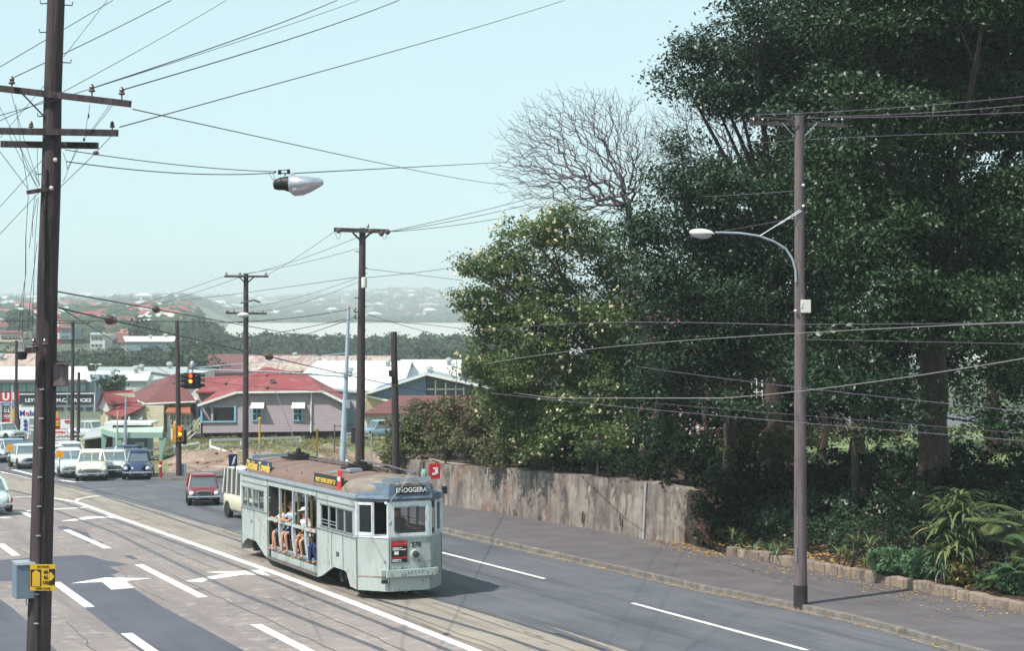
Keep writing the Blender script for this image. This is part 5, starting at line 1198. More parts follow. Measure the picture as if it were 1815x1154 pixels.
# front cab
for end in (0,1):
    fy=(lambda y:y) if end==0 else (lambda y:14.7-y)
    nm='' 
    A_=(-1.35,.9);B_=(-.65,0);C_=(.65,0);D_=(1.35,.9)
    def pl(pts_,z0,z1,m,name,th=None):
        b=MB(); b.prism([(x,fy(y),z0) for x,y in pts_],(0,0,z1-z0)); return b.build(name,m,TR)
    pl([A_,B_,C_,D_],.25,1.82,'tram_side','cab_apron')
    pl([(-1.37,.9),(-.66,-.02),(.66,-.02),(1.37,.9)],1.82,1.87,'tram_white','cab_sill')
    pl([A_,B_,C_,D_],2.88,2.98,'tram_trim','cab_header')
    # posts
    for (x,y),w_ in (((-1.33,.88),.1),((-.63,.03),.12),((.63,.03),.12),((1.33,.88),.1)):
        b=MB().box((x,fy(y),2.375),(w_,w_,1.01)); b.build('cab_post','tram_white',TR)
    for sx in (-1,1):
        m0=Vector((sx*1.0,fy(.45),0)); b=MB().box((m0.x,m0.y,2.375),(.07,.07,1.01)); b.build('cab_post','tram_white',TR)
        # rear-most half sash
        b=MB(); p0=Vector((sx*1.3,fy(.84),1.93)); p1=Vector((sx*1.03,fy(.49),1.93))
        b.bar(p0,p1,.04,.1); b.bar(p0+Vector((0,0,.9)),p1+Vector((0,0,.9)),.04,.08); b.build('side_sash','tram_white',TR)
        b=MB(); b.prism([p0,p1,p1+Vector((0,0,.9)),p0+Vector((0,0,.9))],(0,.006,0)); b.build('side_pane','pane',TR)
    # windscreen frame
    b=MB(); y=fy(-.025)
    for (x0,x1,z0,z1) in ((-.6,.6,2.74,2.9),(-.6,.6,1.87,1.96),(-.6,-.5,1.96,2.74),(.5,.6,1.96,2.74)): b.box(((x0+x1)/2,y,(z0+z1)/2),(x1-x0,.05,z1-z0))
    b.build('windscreen_frame','tram_white',TR)
    b=MB().box((0,fy(-.01),2.35),(1.0,.006,.78)); b.build('windscreen','pane',TR)
    b=MB(); b.box((-.32,fy(-.07),2.74),(.36,.04,.03),R(3)); b.box((.1,fy(-.07),2.765),(.3,.03,.025),R(-6)); b.build('wiper','tram_trim',TR)
    # facet joint strips and rivet line
    b=MB()
    for (x,y) in (A_,B_,C_,D_): b.box((x*1.004,fy(y-.004),1.03),(.03,.03,1.56))
    b.build('corner_strip','tram_trim',TR)
    b=MB(); 
    for (p_,q_) in ((A_,B_),(B_,C_),(C_,D_)): b.bar((p_[0]*1.005,fy(p_[1]-.008),.68),(q_[0]*1.005,fy(q_[1]-.008),.68),.02,.03)
    b.build('rivet_strip','roof_rust',TR)
    # bumper
    b=MB(); b.box((0,fy(-.09),.79),(1.55,.1,.22)); b.box((-.83,fy(.1),.8),(.16,.2,.2)); b.box((.83,fy(.1),.8),(.16,.2,.2)); b.build('bumper','tram_side',TR,bevel=.012)
    b=MB(); 
    for x in (-.62,-.28,-.2,-.1,0,.12,.24,.34,.5,.66): b.box((x,fy(-.145),.79+random.uniform(-.05,.05)),(.03,.01,random.uniform(.04,.12)))
    b.build('bumper_chips','tram_trim',TR)
    b=MB(); b.box((-.8,fy(.02),.55),(.16,.12,.1)); b.build('coupler_hook','under',TR)
    for sx in (-1,1): b=MB(); b.tube([(sx*.28,fy(-.02),1.16),(sx*.28,fy(-.07),1.13),(sx*.8 if sx<0 else .62,fy(-.07 if sx>0 else .12),1.13)],.014,5); b.build('grab_rail','tram_trim',TR)
    # headlamp
    b=MB(); sgn=1 if end==0 else -1
    b.lathe((.16,fy(-.0),1.32),[(.15,0),(.15,-.05*sgn),(.13,-.08*sgn),(.11,-.08*sgn)],18,'Y'); h=b.build('headlight','tram_side',TR,smooth=True)
    b=MB(); b.lathe((.16,fy(-.085),1.32),[(.105,0),(.085,-.012*sgn),(.03,-.02*sgn)],16,'Y'); b.build('lens','window_dark',h,smooth=True)
    # canopy and destination box
    def ring(z,k,yb,sh=0): 
        P=[(-1.39,1.6),(-1.39,.88),(-.68,-.06),(.68,-.06),(1.39,.88),(1.39,1.6)]
        return [(x*k,fy(yb+(y-.9)*k+.9-yb+sh),z) for x,y in P]
    P0=[(-1.42,1.3),(-1.42,.86),(-.7,-.1),(.7,-.1),(1.42,.86),(1.42,1.3)]; P1=[(-1.38,1.3),(-1.34,.88),(-.68,-.06),(.7,-.06),(1.34,.88),(1.38,1.3)]; P2=[(-1.12,1.3),(-.98,.8),(-.66,-.04),(.68,-.04),(.98,.8),(1.12,1.3)]; P3=[(-.98,1.3),(-.8,.7),(-.62,.02),(.64,.02),(.82,.7),(.98,1.3)]
    b=MB(); b.rings([[(x,fy(y),z) for x,y in P] for P,z in ((P0,2.985),(P1,3.08),(P2,3.2),(P3,3.42))]); b.build('destination_canopy','tram_fascia',TR)
    b=MB(); n=14; rr=[]
    for y,hw,zt_ in ((.0,.66,3.44),(.15,.72,3.48),(.6,.95,3.52),(1.1,1.2,3.545),(1.5,1.36,3.56),(2.1,1.425,3.585)):
        zb_=3.05
        rr.append([(hw*math.cos(t),fy(y),zb_+(zt_-zb_)*math.sin(t)**.7 if 0<t<math.pi else zb_) for t in [math.pi*i/n for i in range(n+1)]])
    b.rings(rr); b.build('end_roof','tram_roof_end',TR,smooth=True)
    b=MB(); b.bar((-.78,fy(.25),3.52),(.72,fy(.1),3.54),.04,.12); b.build('roof_board','tram_gutter',TR)
    b=MB().box((0.02,fy(-.065),3.24),(.98,.05,.22)); b.build('destination_glass','ad_black',TR)
    if end==0: text('ENOGGERA',.2,'sign_white',TR,(.03,-.096,3.235),(R(90),0,0),sx=.92,bold=.004)
b=MB(); b.tube([(-.64,-.12,1.5),(-.65,-.13,2.9),(-.6,-.14,3.0),(-.2,-.1,3.42),(.05,.1,3.72)],.014,5); b.tube([(-.64,-.12,1.5),(-.63,-.1,.9)],.012,5); b.ell((-.65,-.13,2.3),(.05,.05,.09),8,6); b.build('trolley_rope','galv',TR)
b=MB(); b.ell((-.72,.05,2.87),(.05,.05,.05),8,6); b.build('marker_lamp','headlamp',TR)
b=MB(); b.box((1.46,.85,3.12),(.14,.1,.22)); b.bar((1.3,.9,3.0),(1.46,.85,3.05),.03); b.build('mirror','under',TR)
b=MB(); b.box((.93,.3,3.74),(.34,.03,.46)); b.box((.78,.3,3.7),(.05,.04,.5)); o=b.build('advert_flag','ad_red',TR); 
b=MB(); b.box((.95,.28,3.83),(.16,.012,.05)); b.box((.98,.28,3.74),(.1,.012,.16)); b.box((.9,.28,3.66),(.12,.012,.06)); b.build('flag_mark','sign_white',o)
b=MB(); b.ell((.62,.4,3.66),(.1,.1,.16),8,6); b.build('roof_bell','green_paint',TR)
b=MB(); b.box((-1.5,14.45,3.42),(.36,.03,.44),R(20)); b.box((-1.42,14.45,3.2),(.04,.04,.3)); o=b.build('rear_flag','ad_blue',TR); b=MB(); b.prism([(-1.56,14.4,3.25),(-1.46,14.42,3.3),(-1.4,14.43,3.58),(-1.48,14.42,3.52)],(0,-.02,0)); b.build('flag_mark','sign_white',o)
# poster
b=MB().box((-.335,-.012,1.42),(.5,.02,.64)); po=b.build('poster','ad_black',TR)
for (x,z,w_,h_,m) in ((-.335,1.66,.5,.15,'ad_red'),(-.335,1.24,.5,.05,'ad_red'),(-.4,1.53,.3,.035,'sign_white'),(-.34,1.48,.42,.03,'sign_white'),(-.43,1.38,.14,.1,'sign_white'),(-.42,1.18,.28,.03,'sign_white'),(-.42,1.14,.3,.02,'sign_white'),(-.3,1.66,.36,.012,'sign_white')):
    b=MB().box((x,-.0245,z),(w_,.004,h_)); b.build('poster_block',m,po)
text('378',.2,'ad_black',TR,(.2,-.006,1.6),(R(90),0,0),bold=.005)
# main roof
n=14; rr=[]
for y in (2.08,2.2,3.5,5,7,9,11,12.5,12.62):
    rr.append([(1.41*math.cos(t),y,3.04+.53*math.sin(t)**.85 if 0<t<math.pi else 3.04) for t in [math.pi*i/n for i in range(n+1)]])
b=MB(); b.rings(rr); b.build('roof','tram_roof',TR,smooth=True)
b=MB(); 
for y in (4.2,6.9,8.6): b.tube([(-1.2,y,3.2),(-1.2,y,3.42)],.012,5)
b.build('roof_stud','under',TR)
# walkway planks along the roof
b=MB()
for x in (.25,.6): b.box((x,8,3.62),(.12,9.2,.04))
for y in range(4,13): b.box((.42,y,3.59),(.5,.06,.05))
b.build('roof_walkway','wood_grey',TR)
for yc,lab in ((11.2,'a'),(4.5,'b')):
    b=MB()
    for k in range(5): b.box((0,yc-.5+k*.25,3.63),(1.0,.1,.05),R(5)); 
    b.box((0,yc,3.7),(.5,.9,.08)); b.box((0,yc,3.78),(.3,.5,.1)); b.lathe((0,yc,3.8),[(.1,0),(.09,.14),(.04,.18)],8); b.tube([(-.25,yc-.4,3.75),(-.25,yc+.4,3.75)],.04,6); b.tube([(.25,yc-.4,3.75),(.25,yc+.4,3.75)],.04,6)
    b.build('trolley_base','under',TR)
b=MB(); b.tube([(0,11.2,3.9),(0,13.0,5.2),(0,14.6,6.3)],[.02,.016,.012],6); b.ell((0,14.62,6.33),(.04,.1,.06),6,5); b.build('trolley_pole','wire_violet',TR)
b=MB(); b.tube([(0,4.5,3.88),(.05,2.0,3.85),(.12,-.1,3.74)],[.03,.025,.018],6); b.ell((.12,-.15,3.76),(.05,.08,.06),6,5); b.build('trolley_pole','wire_violet',TR)
b=MB(); b.box((-.4,3.9,3.62),(.4,.4,.1)); b.bar((-.9,4.9,3.5),(-.5,4.2,3.62),.05); b.build('roof_vent','tram_gutter',TR)
# advert boards
def vboard(y0,y1,z0,z1,m,name): 
    b=MB(); b.prism([(-1.36,y0,z0),(-1.36,y1,z0),(-1.32,y1,z1),(-1.32,y0,z1)],(.03,0,0)); return b.build(name,m,TR)
vb=vboard(10.1,13.2,3.12,3.56,'ad_blue','advert_board'); text('Dickies Towels',.42,'ad_yellow',TR,(-1.352,11.65,3.34),(R(84.5),0,R(-90)),sx=1.15,bold=.012)
vb=vboard(2.25,5.15,3.12,3.5,'ad_black','advert_board'); text('MOST PEOPLE LISTEN TO',.19,'ad_yellow',TR,(-1.352,3.92,3.31),(R(84.5),0,R(-90)),sx=.93,bold=.004)
b=MB(); b.prism([(-1.39,2.3,3.12),(-1.39,2.66,3.12),(-1.35,2.64,3.72),(-1.35,2.32,3.72)],(.03,0,0)); o=b.build('advert_badge','ad_red',TR); text('4BK',.2,'sign_white',TR,(-1.378,2.48,3.45),(R(86),0,R(-90)),bold=.003)
# ---------------------------------------------------------------- people
def person(label,group,mtx,J,rad,shirt,lower,hair,cap=None,scale=1.0,shades=False,sleeve=.5,short=.75):
    """J: joints in the local frame, facing -y. limbs as chains"""
    root_=bpy.data.objects.new('person',None); COL.objects.link(root_); root_.matrix_world=mtx; root_.empty_display_size=.2; tag(root_,label,'person',group)
    V=[];E=[];Rd=[]; idx={}
    def v(p,r): V.append(tuple(Vector(p)*scale)); Rd.append(r*scale); return len(V)-1
    pv_=v(J['pelvis'],.13); sp=v(J['spine'],.125); ch=v(J['chest'],.14); nk=v(J['neck'],.055); hd0=v(Vector(J['head'])+Vector((0,0,-.06)),.08); hd=v(Vector(J['head'])+Vector((0,.01,.03)),.1); ht=v(Vector(J['head'])+Vector((0,.02,.1)),.07)
    E+=[(pv_,sp),(sp,ch),(ch,nk),(nk,hd0),(hd0,hd),(hd,ht)]
    for s in ('L','R'):
        sh=v(J['sh'+s],.06); el=v(J['el'+s],.042); wr=v(J['wr'+s],.028); d=(Vector(J['wr'+s])-Vector(J['el'+s])).normalized()
        pm=v(Vector(J['wr'+s])+d*.07,.034); E+=[(ch,sh),(sh,el),(el,wr),(wr,pm)]
        sidev=d.cross(Vector((0,0,1))).normalized()
        for k,(o_,l) in enumerate(((-.03,.07),(-.01,.085),(.01,.08),(.03,.065))):
            a1_=v(Vector(J['wr'+s])+d*.11+sidev*o_,.011); a2_=v(Vector(J['wr'+s])+d*(.11+l)+sidev*o_*1.2+Vector((0,0,-.02)),.009); E+=[(pm,a1_),(a1_,a2_)]
        th=v(Vector(J['wr'+s])+d*.06+sidev*(.05)+Vector((0,0,-.01)),.012); E.append((pm,th))
        hp=v(J['hip'+s],.085); kn=v(J['kn'+s],.06); cf=v(Vector(J['kn'+s]).lerp(Vector(J['an'+s]),.3),.058); an=v(J['an'+s],.036); toe=v(Vector(J['an'+s])+Vector((0,-.17,-.05)),.034)
        E+=[(pv_,hp),(hp,kn),(kn,cf),(cf,an),(an,toe)]
    me=bpy.data.meshes.new('body'); me.from_pydata(V,E,[]); o=bpy.data.objects.new('body',me); COL.objects.link(o); me.materials.append(M['skin'])
    sk=o.modifiers.new('skin','SKIN'); o.parent=root_
    for i,sv in enumerate(me.skin_vertices[0].data): sv.radius=(Rd[i],Rd[i]); sv.use_root=(i==0); 
    ss=o.modifiers.new('s','SUBSURF'); ss.levels=1; ss.render_levels=2; sk.use_smooth_shade=True
    sc_=lambda p:Vector(p)*scale
    # shirt
    b=MB(); ax=(sc_(J['shR'])-sc_(J['shL'])).normalized(); dn=(sc_(J['chest'])-sc_(J['pelvis'])).normalized(); fw=ax.cross(dn).normalized()
    rings=[]
    for p,rx,ry in ((sc_(J['pelvis'])-dn*.02,.18,.14),(sc_(J['spine']),.165,.13),(sc_(J['chest']),.2,.14),(sc_(J['chest'])+dn*.1*scale,.2,.12),(sc_(J['neck'])-dn*.02,.09,.08)):
        rings.append([p+ax*rx*scale*math.cos(t)+fw*ry*scale*math.sin(t) for t in [2*math.pi*k/14 for k in range(14)]])
    b.rings(rings)
    for s in 'LR':
        a_=sc_(J['sh'+s]);e_=sc_(J['el'+s]); b.tube([a_,a_.lerp(e_,sleeve*.5),a_.lerp(e_,sleeve)],[.075*scale,.066*scale,.062*scale],9)
    b.build('shirt',shirt,root_,smooth=True)
    b=MB()
    for s in 'LR':
        h=sc_(J['hip'+s]);k=sc_(J['kn'+s]); b.tube([sc_(J['pelvis']).lerp(h,.6),h,h.lerp(k,short)],[.13*scale,.112*scale,.085*scale],9)
    b.build('shorts' if short<1 else 'trousers',lower,root_,smooth=True)
    if short>=1:
        b=MB()
        for s in 'LR': b.tube([sc_(J['hip'+s]).lerp(sc_(J['kn'+s]),.9),sc_(J['kn'+s]),sc_(J['an'+s])],[.09*scale,.085*scale,.065*scale],9)
        b.build('trouser_leg',lower,root_,smooth=True)
    H=sc_(J['head']); 
    b=MB(); b.ell(H+Vector((0,.03,.06))*scale,(.105*scale,.115*scale,.11*scale),12,8); b.v=[q for q in b.v]; b.build('hair',hair,root_,smooth=True)
    b=MB(); b.ell(H+Vector((0,-.105,.005))*scale,(.014*scale,.025*scale,.03*scale),6,5); b.build('nose','skin',root_,smooth=True)
    b=MB(); b.ell(H+Vector((.035,-.098,.03))*scale,(.016*scale,.01*scale,.01*scale),6,5); b.ell(H+Vector((-.035,-.098,.03))*scale,(.016*scale,.01*scale,.01*scale),6,5); b.build('eyes','eye',root_)
    b=MB(); b.ell(H+Vector((0,-.1,-.045))*scale,(.025*scale,.008*scale,.007*scale),6,4); b.build('mouth','red_paint',root_)
    b=MB(); 
    for sx in(-1,1): b.ell(H+Vector((sx*.1,.0,.01))*scale,(.012*scale,.022*scale,.032*scale),6,5)
    b.build('ears','skin',root_)
    if shades: b=MB(); b.box(H+Vector((0,-.112,.03))*scale,(.15*scale,.02,.045*scale)); b.build('sunglasses','ad_black',root_)
    if cap:
        b=MB(); b.lathe(H+Vector((0,.01,.085))*scale,[(.115*scale,0),(.125*scale,.02*scale),(.12*scale,.07*scale),(.06*scale,.1*scale)],14); b.box(H+Vector((0,-.14,.09))*scale,(.15*scale,.12*scale,.014)); b.build('cap',cap,root_,smooth=True)
    return root_
def seated(lean=.12,armx=.0,rail=(0,-.42,.52),h=1.0,spread=.12,turn=0,armmode='fold',ky=-.42,kz=.0,az=-.39):
    J=dict(pelvis=(0,0,.05),spine=(0,-lean*.4,.26),chest=(0,-lean,.44),neck=(0,-lean*1.1,.6),head=(turn,-lean*1.25,.75),
        shL=(-.19,-lean,.52),shR=(.19,-lean,.52))
    if armmode=='fold': J.update(elL=(-.3,rail[1]+.02,rail[2]-.02),wrL=(-.04,rail[1]-.03,rail[2]+.0),elR=(.3,rail[1]+.02,rail[2]-.0),wrR=(.06,rail[1]-.05,rail[2]+.05))
    elif armmode=='reach': J.update(elL=(-.3,rail[1]+.02,rail[2]-.02),wrL=(-.5,rail[1]-.03,rail[2]+.0),elR=(.28,rail[1]+.04,rail[2]-.1),wrR=(.08,rail[1]+.02,rail[2]-.05))
    else: J.update(elL=(-.27,-.1,.22),wrL=(-.12,-.32,.12),elR=(.27,-.12,.22),wrR=(.1,-.34,.12))
    J.update(hipL=(-.1,-.02,.03),hipR=(.1,-.02,.03),knL=(-spread,ky,kz),knR=(spread,ky,kz),anL=(-spread*.9,ky-.02,az),anR=(spread*1.1,ky+.06,az))
    return J
def tm(x,y,z,yaw=0): return TMAT@Matrix.Translation((x,y,z))@Matrix.Rotation(R(-90+yaw),4,'Z')
G='passengers at the open tram bays'
person('passenger in pale blue shirt and sunglasses, arms folded on the bay rail',G,tm(-.93,8.45,1.33,8),seated(kz=-.06,az=-.58,rail=(0,-.42,.34)),0,'shirt_paleblue','cloth_navy','hair_brown',scale=1.1,shades=True)
person('passenger in white top and white cap leaning on the middle rail',G,tm(-.93,6.85,1.24,12),seated(armmode='lap',lean=.16,kz=-.05,az=-.52),0,'shirt_white','shirt_white','hair_brown',cap='shirt_white',scale=1.1,short=.5)
person('ginger haired child in dark blue resting arms on the front bay rail',G,tm(-.98,5.38,1.12,20),seated(rail=(0,-.36,.5),az=-.44),0,'cloth_navy','cloth_navy','hair_ginger',scale=1.0,short=1)
person('passenger in white shirt with an arm stretched along the rearmost bay rail',G,tm(-.9,9.65,1.2,-15),seated(armmode='reach',rail=(0,-.42,.42),az=-.48),0,'shirt_white','cloth_grey','hair_brown',scale=1.08,short=.9)
person('dark haired passenger sitting deeper inside behind the white topped one',G,tm(-.15,7.6,1.08,30),seated(armmode='lap'),0,'cloth_grey','cloth_navy','hair_brown',scale=1.08,short=1)
person('passenger in grey sitting deeper inside the rear bay',G,tm(-.3,9.3,1.08,40),seated(armmode='lap'),0,'shirt_paleblue','cloth_navy','hair_brown',scale=1.05,short=1)
person('passenger seen through the rear saloon windows of the tram','passengers in the rear saloon',tm(-.7,11.5,1.2,60),seated(armmode='lap'),0,'red_paint','cloth_navy','hair_ginger',scale=1.05,short=1)
Jd=dict(pelvis=(0,0,.95),spine=(0,-.02,1.15),chest=(0,-.03,1.33),neck=(0,-.03,1.5),head=(0,-.05,1.65),shL=(-.2,-.02,1.42),shR=(.2,-.02,1.42),elL=(-.28,-.06,1.12),wrL=(-.2,-.3,1.05),elR=(.34,-.14,1.18),wrR=(.55,-.34,1.12),
   hipL=(-.1,0,.9),hipR=(.1,0,.9),knL=(-.11,-.03,.5),knR=(.11,-.03,.5),anL=(-.11,0,.08),anR=(.11,0,.08))
person('tram driver in a dark khaki shirt and white topped cap at the controls','tram crew',TMAT@Matrix.Translation((-.22,.62,.9))@Matrix.Rotation(R(6),4,'Z'),Jd,0,'cloth_khaki','cloth_khaki','hair_brown',cap='shirt_white',scale=1.02,short=1,sleeve=.6)
# ---------------------------------------------------------------- cars
def sring(y,hw,z0,z1,e=.45,n=16,cx=0):
    """superellipse ring at station y"""
    out=[]; zm=(z0+z1)/2; hz=(z1-z0)/2
    for k in range(n):
        t=2*math.pi*(k+.5)/n; c,s=math.cos(t),math.sin(t)
        out.append((cx+hw*math.copysign(abs(c)**e,c),y,zm+hz*math.copysign(abs(s)**e,s)))
    return out
def car(name,label,o_px,yaw,L,W,H,paint_,roofp=None,style='sedan50',group='cars on the road and in the yard',parts=True,rear=False,cat='car',xyz=None,grille=None,rack=False,wr=.32):
    """front faces -y in local space; origin on the ground at the centre"""
    p=xyz if xyz is not None else gnd(*o_px)
    A=thing(name,label,cat,p,0,group); A.rotation_euler=(-SL*math.cos(R(yaw-23.5)),0,R(yaw))
    roofp=roofp or paint_; h=L/2; w=W/2; lo=.22
    # (y, halfwidth, ztop) stations front to rear ; cabin (y0 base front, y0 top, y1 top, y1 base)
    if style=='sedan50':  st=[(-h+.02,.62,.62),(-h+.12,.76,.8),(-h+.5,.84,.93),(-h*.45,.92,.99),(0,.95,.99),(h*.5,.92,.98),(h-.5,.85,.9),(h-.15,.76,.78),(h-.02,.62,.6)]; cb=(-h*.36,-h*.16,h*.32,h*.58)
    elif style=='sedan60':st=[(-h+.02,.9,.74),(-h+.1,.97,.86),(-h+.5,1,.9),(-h*.45,1,.92),(0,1,.93),(h*.5,1,.92),(h-.4,.99,.9),(h-.1,.96,.84),(h-.02,.9,.7)]; cb=(-h*.36,-h*.2,h*.34,h*.52)
    elif style=='wagon':  st=[(-h+.02,.9,.74),(-h+.1,.97,.86),(-h+.5,1,.9),(-h*.45,1,.92),(0,1,.93),(h*.5,1,.93),(h-.3,.99,.93),(h-.08,.96,.9),(h-.02,.9,.7)]; cb=(-h*.36,-h*.2,h*.86,h*.94)
    elif style=='beetle': st=[(-h+.02,.3,.5),(-h+.14,.42,.72),(-h+.45,.52,.9),(-h*.4,.7,.98),(0,.8,.99),(h*.4,.78,.98),(h-.5,.62,.92),(h-.2,.5,.74),(h-.02,.3,.5)]; cb=(-h*.34,-h*.2,h*.25,h*.66)
    elif style=='mini':   st=[(-h+.02,.86,.64),(-h+.1,.95,.76),(-h+.4,.98,.84),(-h*.45,1,.88),(0,1,.88),(h*.6,1,.87),(h-.2,.97,.84),(h-.08,.93,.76),(h-.02,.85,.6)]; cb=(-h*.42,-h*.24,h*.62,h*.82)
    elif style=='van':    st=[(-h+.02,.85,1.0),(-h+.1,.95,1.1),(-h+.5,1,1.15),(0,1,1.15),(h*.5,1,1.15),(h-.3,.99,1.15),(h-.1,.95,1.12),(h-.02,.86,1.0)]; cb=(-h*.93,-h*.84,h*.84,h*.95)
    b=MB(); b.rings([sring(y,w*k,lo+(.08 if abs(y)>h-.2 else 0),z*(H/1.5) if style!='van' else z,.42) for y,k,z in st]); bz_=dict((round(y,2),z) for y,k,z in st)
    belt=interp(0,[(y,z) for y,k,z in st])*(H/1.5 if style!='van' else 1)
    b.build('car_body',paint_,A,smooth=True)
    if style in('beetle','sedan50'):  # bulging wings
        b=MB()
        for sx in(-1,1):
            b.ell((sx*w*.76,-h+.74,.55),(w*.25,.76,.36),14,8); b.ell((sx*w*.78,h-.85,.52),(w*.24,.78,.36),14,8); b.box((sx*w*.88,0,.3),(w*.2,h*1.1,.07))
        b.build('wing',paint_,A,smooth=True)
    y0,y0t,y1t,y1=cb; zt=H-.05; ws={'beetle':.74,'sedan50':.86}.get(style,.93); wt={'van':.88,'beetle':.58,'sedan50':.72}.get(style,.78)
    zb=belt-.06
    q=lambda y,k,z:[( w*k,y,z),(-w*k,y,z)]
    b=MB(); n=6; rr=[]
    for t in [i/n for i in range(n+1)]:
        z=lerp(zb,zt,t); k=lerp(ws,wt,t**1.3); rr.append([(w*k*sx,lerp(ya,yb,t),z) for sx,ya,yb in ((1,y0,y0t),(-1,y0,y0t))]+[(-w*k,lerp(y1,y1t,t),z),(w*k,lerp(y1,y1t,t),z)])
    b.rings(rr); b.build('windows','car_glass' if style!='van' else 'window_dark',A)
    # roof
    b=MB(); rr=[]
    for i,t in enumerate([0,.04,.12,.3,.5,.7,.88,.96,1]):
        y=lerp(y0t-.06,y1t+.06,t); k=wt*( .9 if i in(0,8) else (.98 if i in(1,7) else 1.03)); dz=(.0 if i in (0,8) else (.03 if i in (1,7) else (.06 if style not in('beetle','sedan50') else .06+.09*math.sin(math.pi*t)))); rr.append(sring(y,w*k,zt-.05,zt+.02+dz,.5))
    b.rings(rr); b.build('roof',roofp,A,smooth=True)
    if style=='van': ys=[lerp(y0t,y1t,t) for t in (.18,.36,.54,.72,.9)]
    elif style=='wagon': ys=[lerp(y0t,y1t,.33),lerp(y0t,y1t,.62)]
    else: ys=[lerp(y0t,y1t,.5)]
    def pil(p_,q_,wd=.06,nm='pillar'): b=MB(); b.bar(p_,q_,wd,wd); b.build(nm,roofp,A)
    for sx in(-1,1):
        pil((sx*w*ws,y0,zb),(sx*w*wt,y0t,zt),.055); pil((sx*w*ws,y1,zb),(sx*w*wt,y1t,zt),.11)
        for y in ys:
            pil((sx*w*ws*1.005,y,zb),(sx*w*wt*1.005,y,zt),.06 if style!='van' else .1)
    if style in ('sedan50',): pil((0,y0-.01,zb),(0,y0t-.01,zt),.03)
    # wheels
    wy=h*.62
    for sx in(-1,1):
        for sy in(-1,1):
            t_=thing('wheel',None,None,(sx*(w-.1),sy*wy,wr)); t_.parent=A
            b=MB(); b.lathe((0,0,0),[(wr*.6,-.09),(wr*.95,-.1),(wr,-.06),(wr,.06),(wr*.95,.1),(wr*.6,.09)],18,'X'); b.build('tyre','tyre',t_,smooth=True)
            b=MB(); b.lathe((sx*.1,0,0),[(wr*.62,-.01),(wr*.6,.012*1),(wr*.25,.03),(.02,.035)],14,'X'); b.build('hubcap','hub',t_,smooth=True)
            b=MB(); b.lathe((sx*(w-.03),sy*wy,wr+.02),[(wr*1.12,-.05),(wr*1.14,.035 if style not in('beetle','sedan50') else .01),(wr*1.02,.036)],18,'X') ; 
            b.v=[v for v in b.v]; b.build('wheel_arch','under',A)
    if not parts: return A
    zf=.62*(H/1.5) if style!='van' else .8
    for s_,nm in ((-1,'front_bumper'),(1,'rear_bumper')):
        y=s_*(h+.06); b=MB(); b.tube([(-w*.97,y-s_*.22,.43),(-w*.86,y-s_*.03,.43),(0,y+s_*.02,.43),(w*.86,y-s_*.03,.43),(w*.97,y-s_*.22,.43)],.055,8)
        for sx in(-1,1): b.box((sx*w*.42,y+s_*.05,.46),(.07,.06,.2))
        b.build(nm,'chrome',A,smooth=True)
    hx={'beetle':.74,'mini':.78,'sedan60':.8,'wagon':.8,'sedan50':.8,'van':.75}[style]; hy=-h+(.12 if style in('beetle',) else .03)
    for sx in(-1,1):
        b=MB(); r_=.115; b.lathe((sx*w*hx,hy-.02,zf+.0),[(r_*1.15,.12),(r_*1.2,0),(r_,-.03)],14,'Y'); hh=b.build('headlight','chrome',A,smooth=True)
        b=MB(); b.lathe((sx*w*hx,hy-.05,zf),[(r_*.95,0),(r_*.7,-.03),(.02,-.045)],14,'Y'); b.build('lens','headlamp',hh,smooth=True)
        b=MB(); b.ell((sx*w*.86,h-.02,.62),(.06,.05,.11),8,6); b.build('tail_light','tail_red',A,smooth=True)
    gz=.58 if style!='van' else .7
    if style!='beetle':
        gw=W*(.52 if style in('mini',) else .62); gh=.2 if style!='sedan50' else .17
        b=MB(); b.box((0,-h+.0,gz),(gw,.06,gh)); g_=b.build('grille','under',A,bevel=.05)
        b=MB()
        for k in range(4): b.box((0,-h-.035,gz-gh/2+gh*(k+.5)/4),(gw*.96,.015,.012))
        b.tube([(-gw/2,-h-.03,gz),(-gw*.42,-h-.03,gz+gh*.55),(0,-h-.04,gz+gh*.66),(gw*.42,-h-.03,gz+gh*.55),(gw/2,-h-.03,gz)],.022,6); b.build('grille_bars','chrome',g_)
    b=MB().box((0,-h-.09,.36),(.38,.01,.11)); b.build('number_plate','ad_black' ,A)
    b=MB(); b.bar((0,-h+.35,zf+.26 if style!='van' else zf+.2),(0,y0-.1,belt+.02),.02); b.build('bonnet_strip','chrome',A)
    if rack:
        b=MB()
        for y in (y0t+.1,y1t-.2): b.bar((-w*.7,y,H+.12),(w*.7,y,H+.12),.03)
        for k in range(6): b.bar((-w*.6+k*w*.24,y0t+.1,H+.15),(-w*.6+k*w*.24,y1t-.2,H+.15),.02)
        for sx in(-1,1):
            for y in (y0t+.1,y1t-.2): b.bar((sx*w*.7,y,H),(sx*w*.7,y,H+.15),.02)
        b.build('roof_rack','galv',A)
    return A
YW=23.5
def gc(px,py,back): # pixel of the front bottom edge -> centre further along the road
    g=gnd(px,py); return Vector((g.x+DH[0]*back,g.y+DH[1]*back,rz(g.x+DH[0]*back,g.y+DH[1]*back)+.01))
car('mini_car','small dark red two door car coming toward the camera behind the tram',0,12,3.1,1.5,1.42,'car_red',style='mini',xyz=gc(370,896,1.2),wr=.27)
car('van','cream van with side windows half hidden behind the tram',0,26,4.4,1.95,2.25,'van_cream','van_white','van',xyz=gc(484,928,2.4),cat='van',wr=.34)
car('sedan','pale grey rear view sedan cut by the left edge',0,180+27,4.3,1.68,1.55,'car_mint',style='sedan50',xyz=gc(-2,914,-1.9)+Vector((-1.75,3.2,0)))
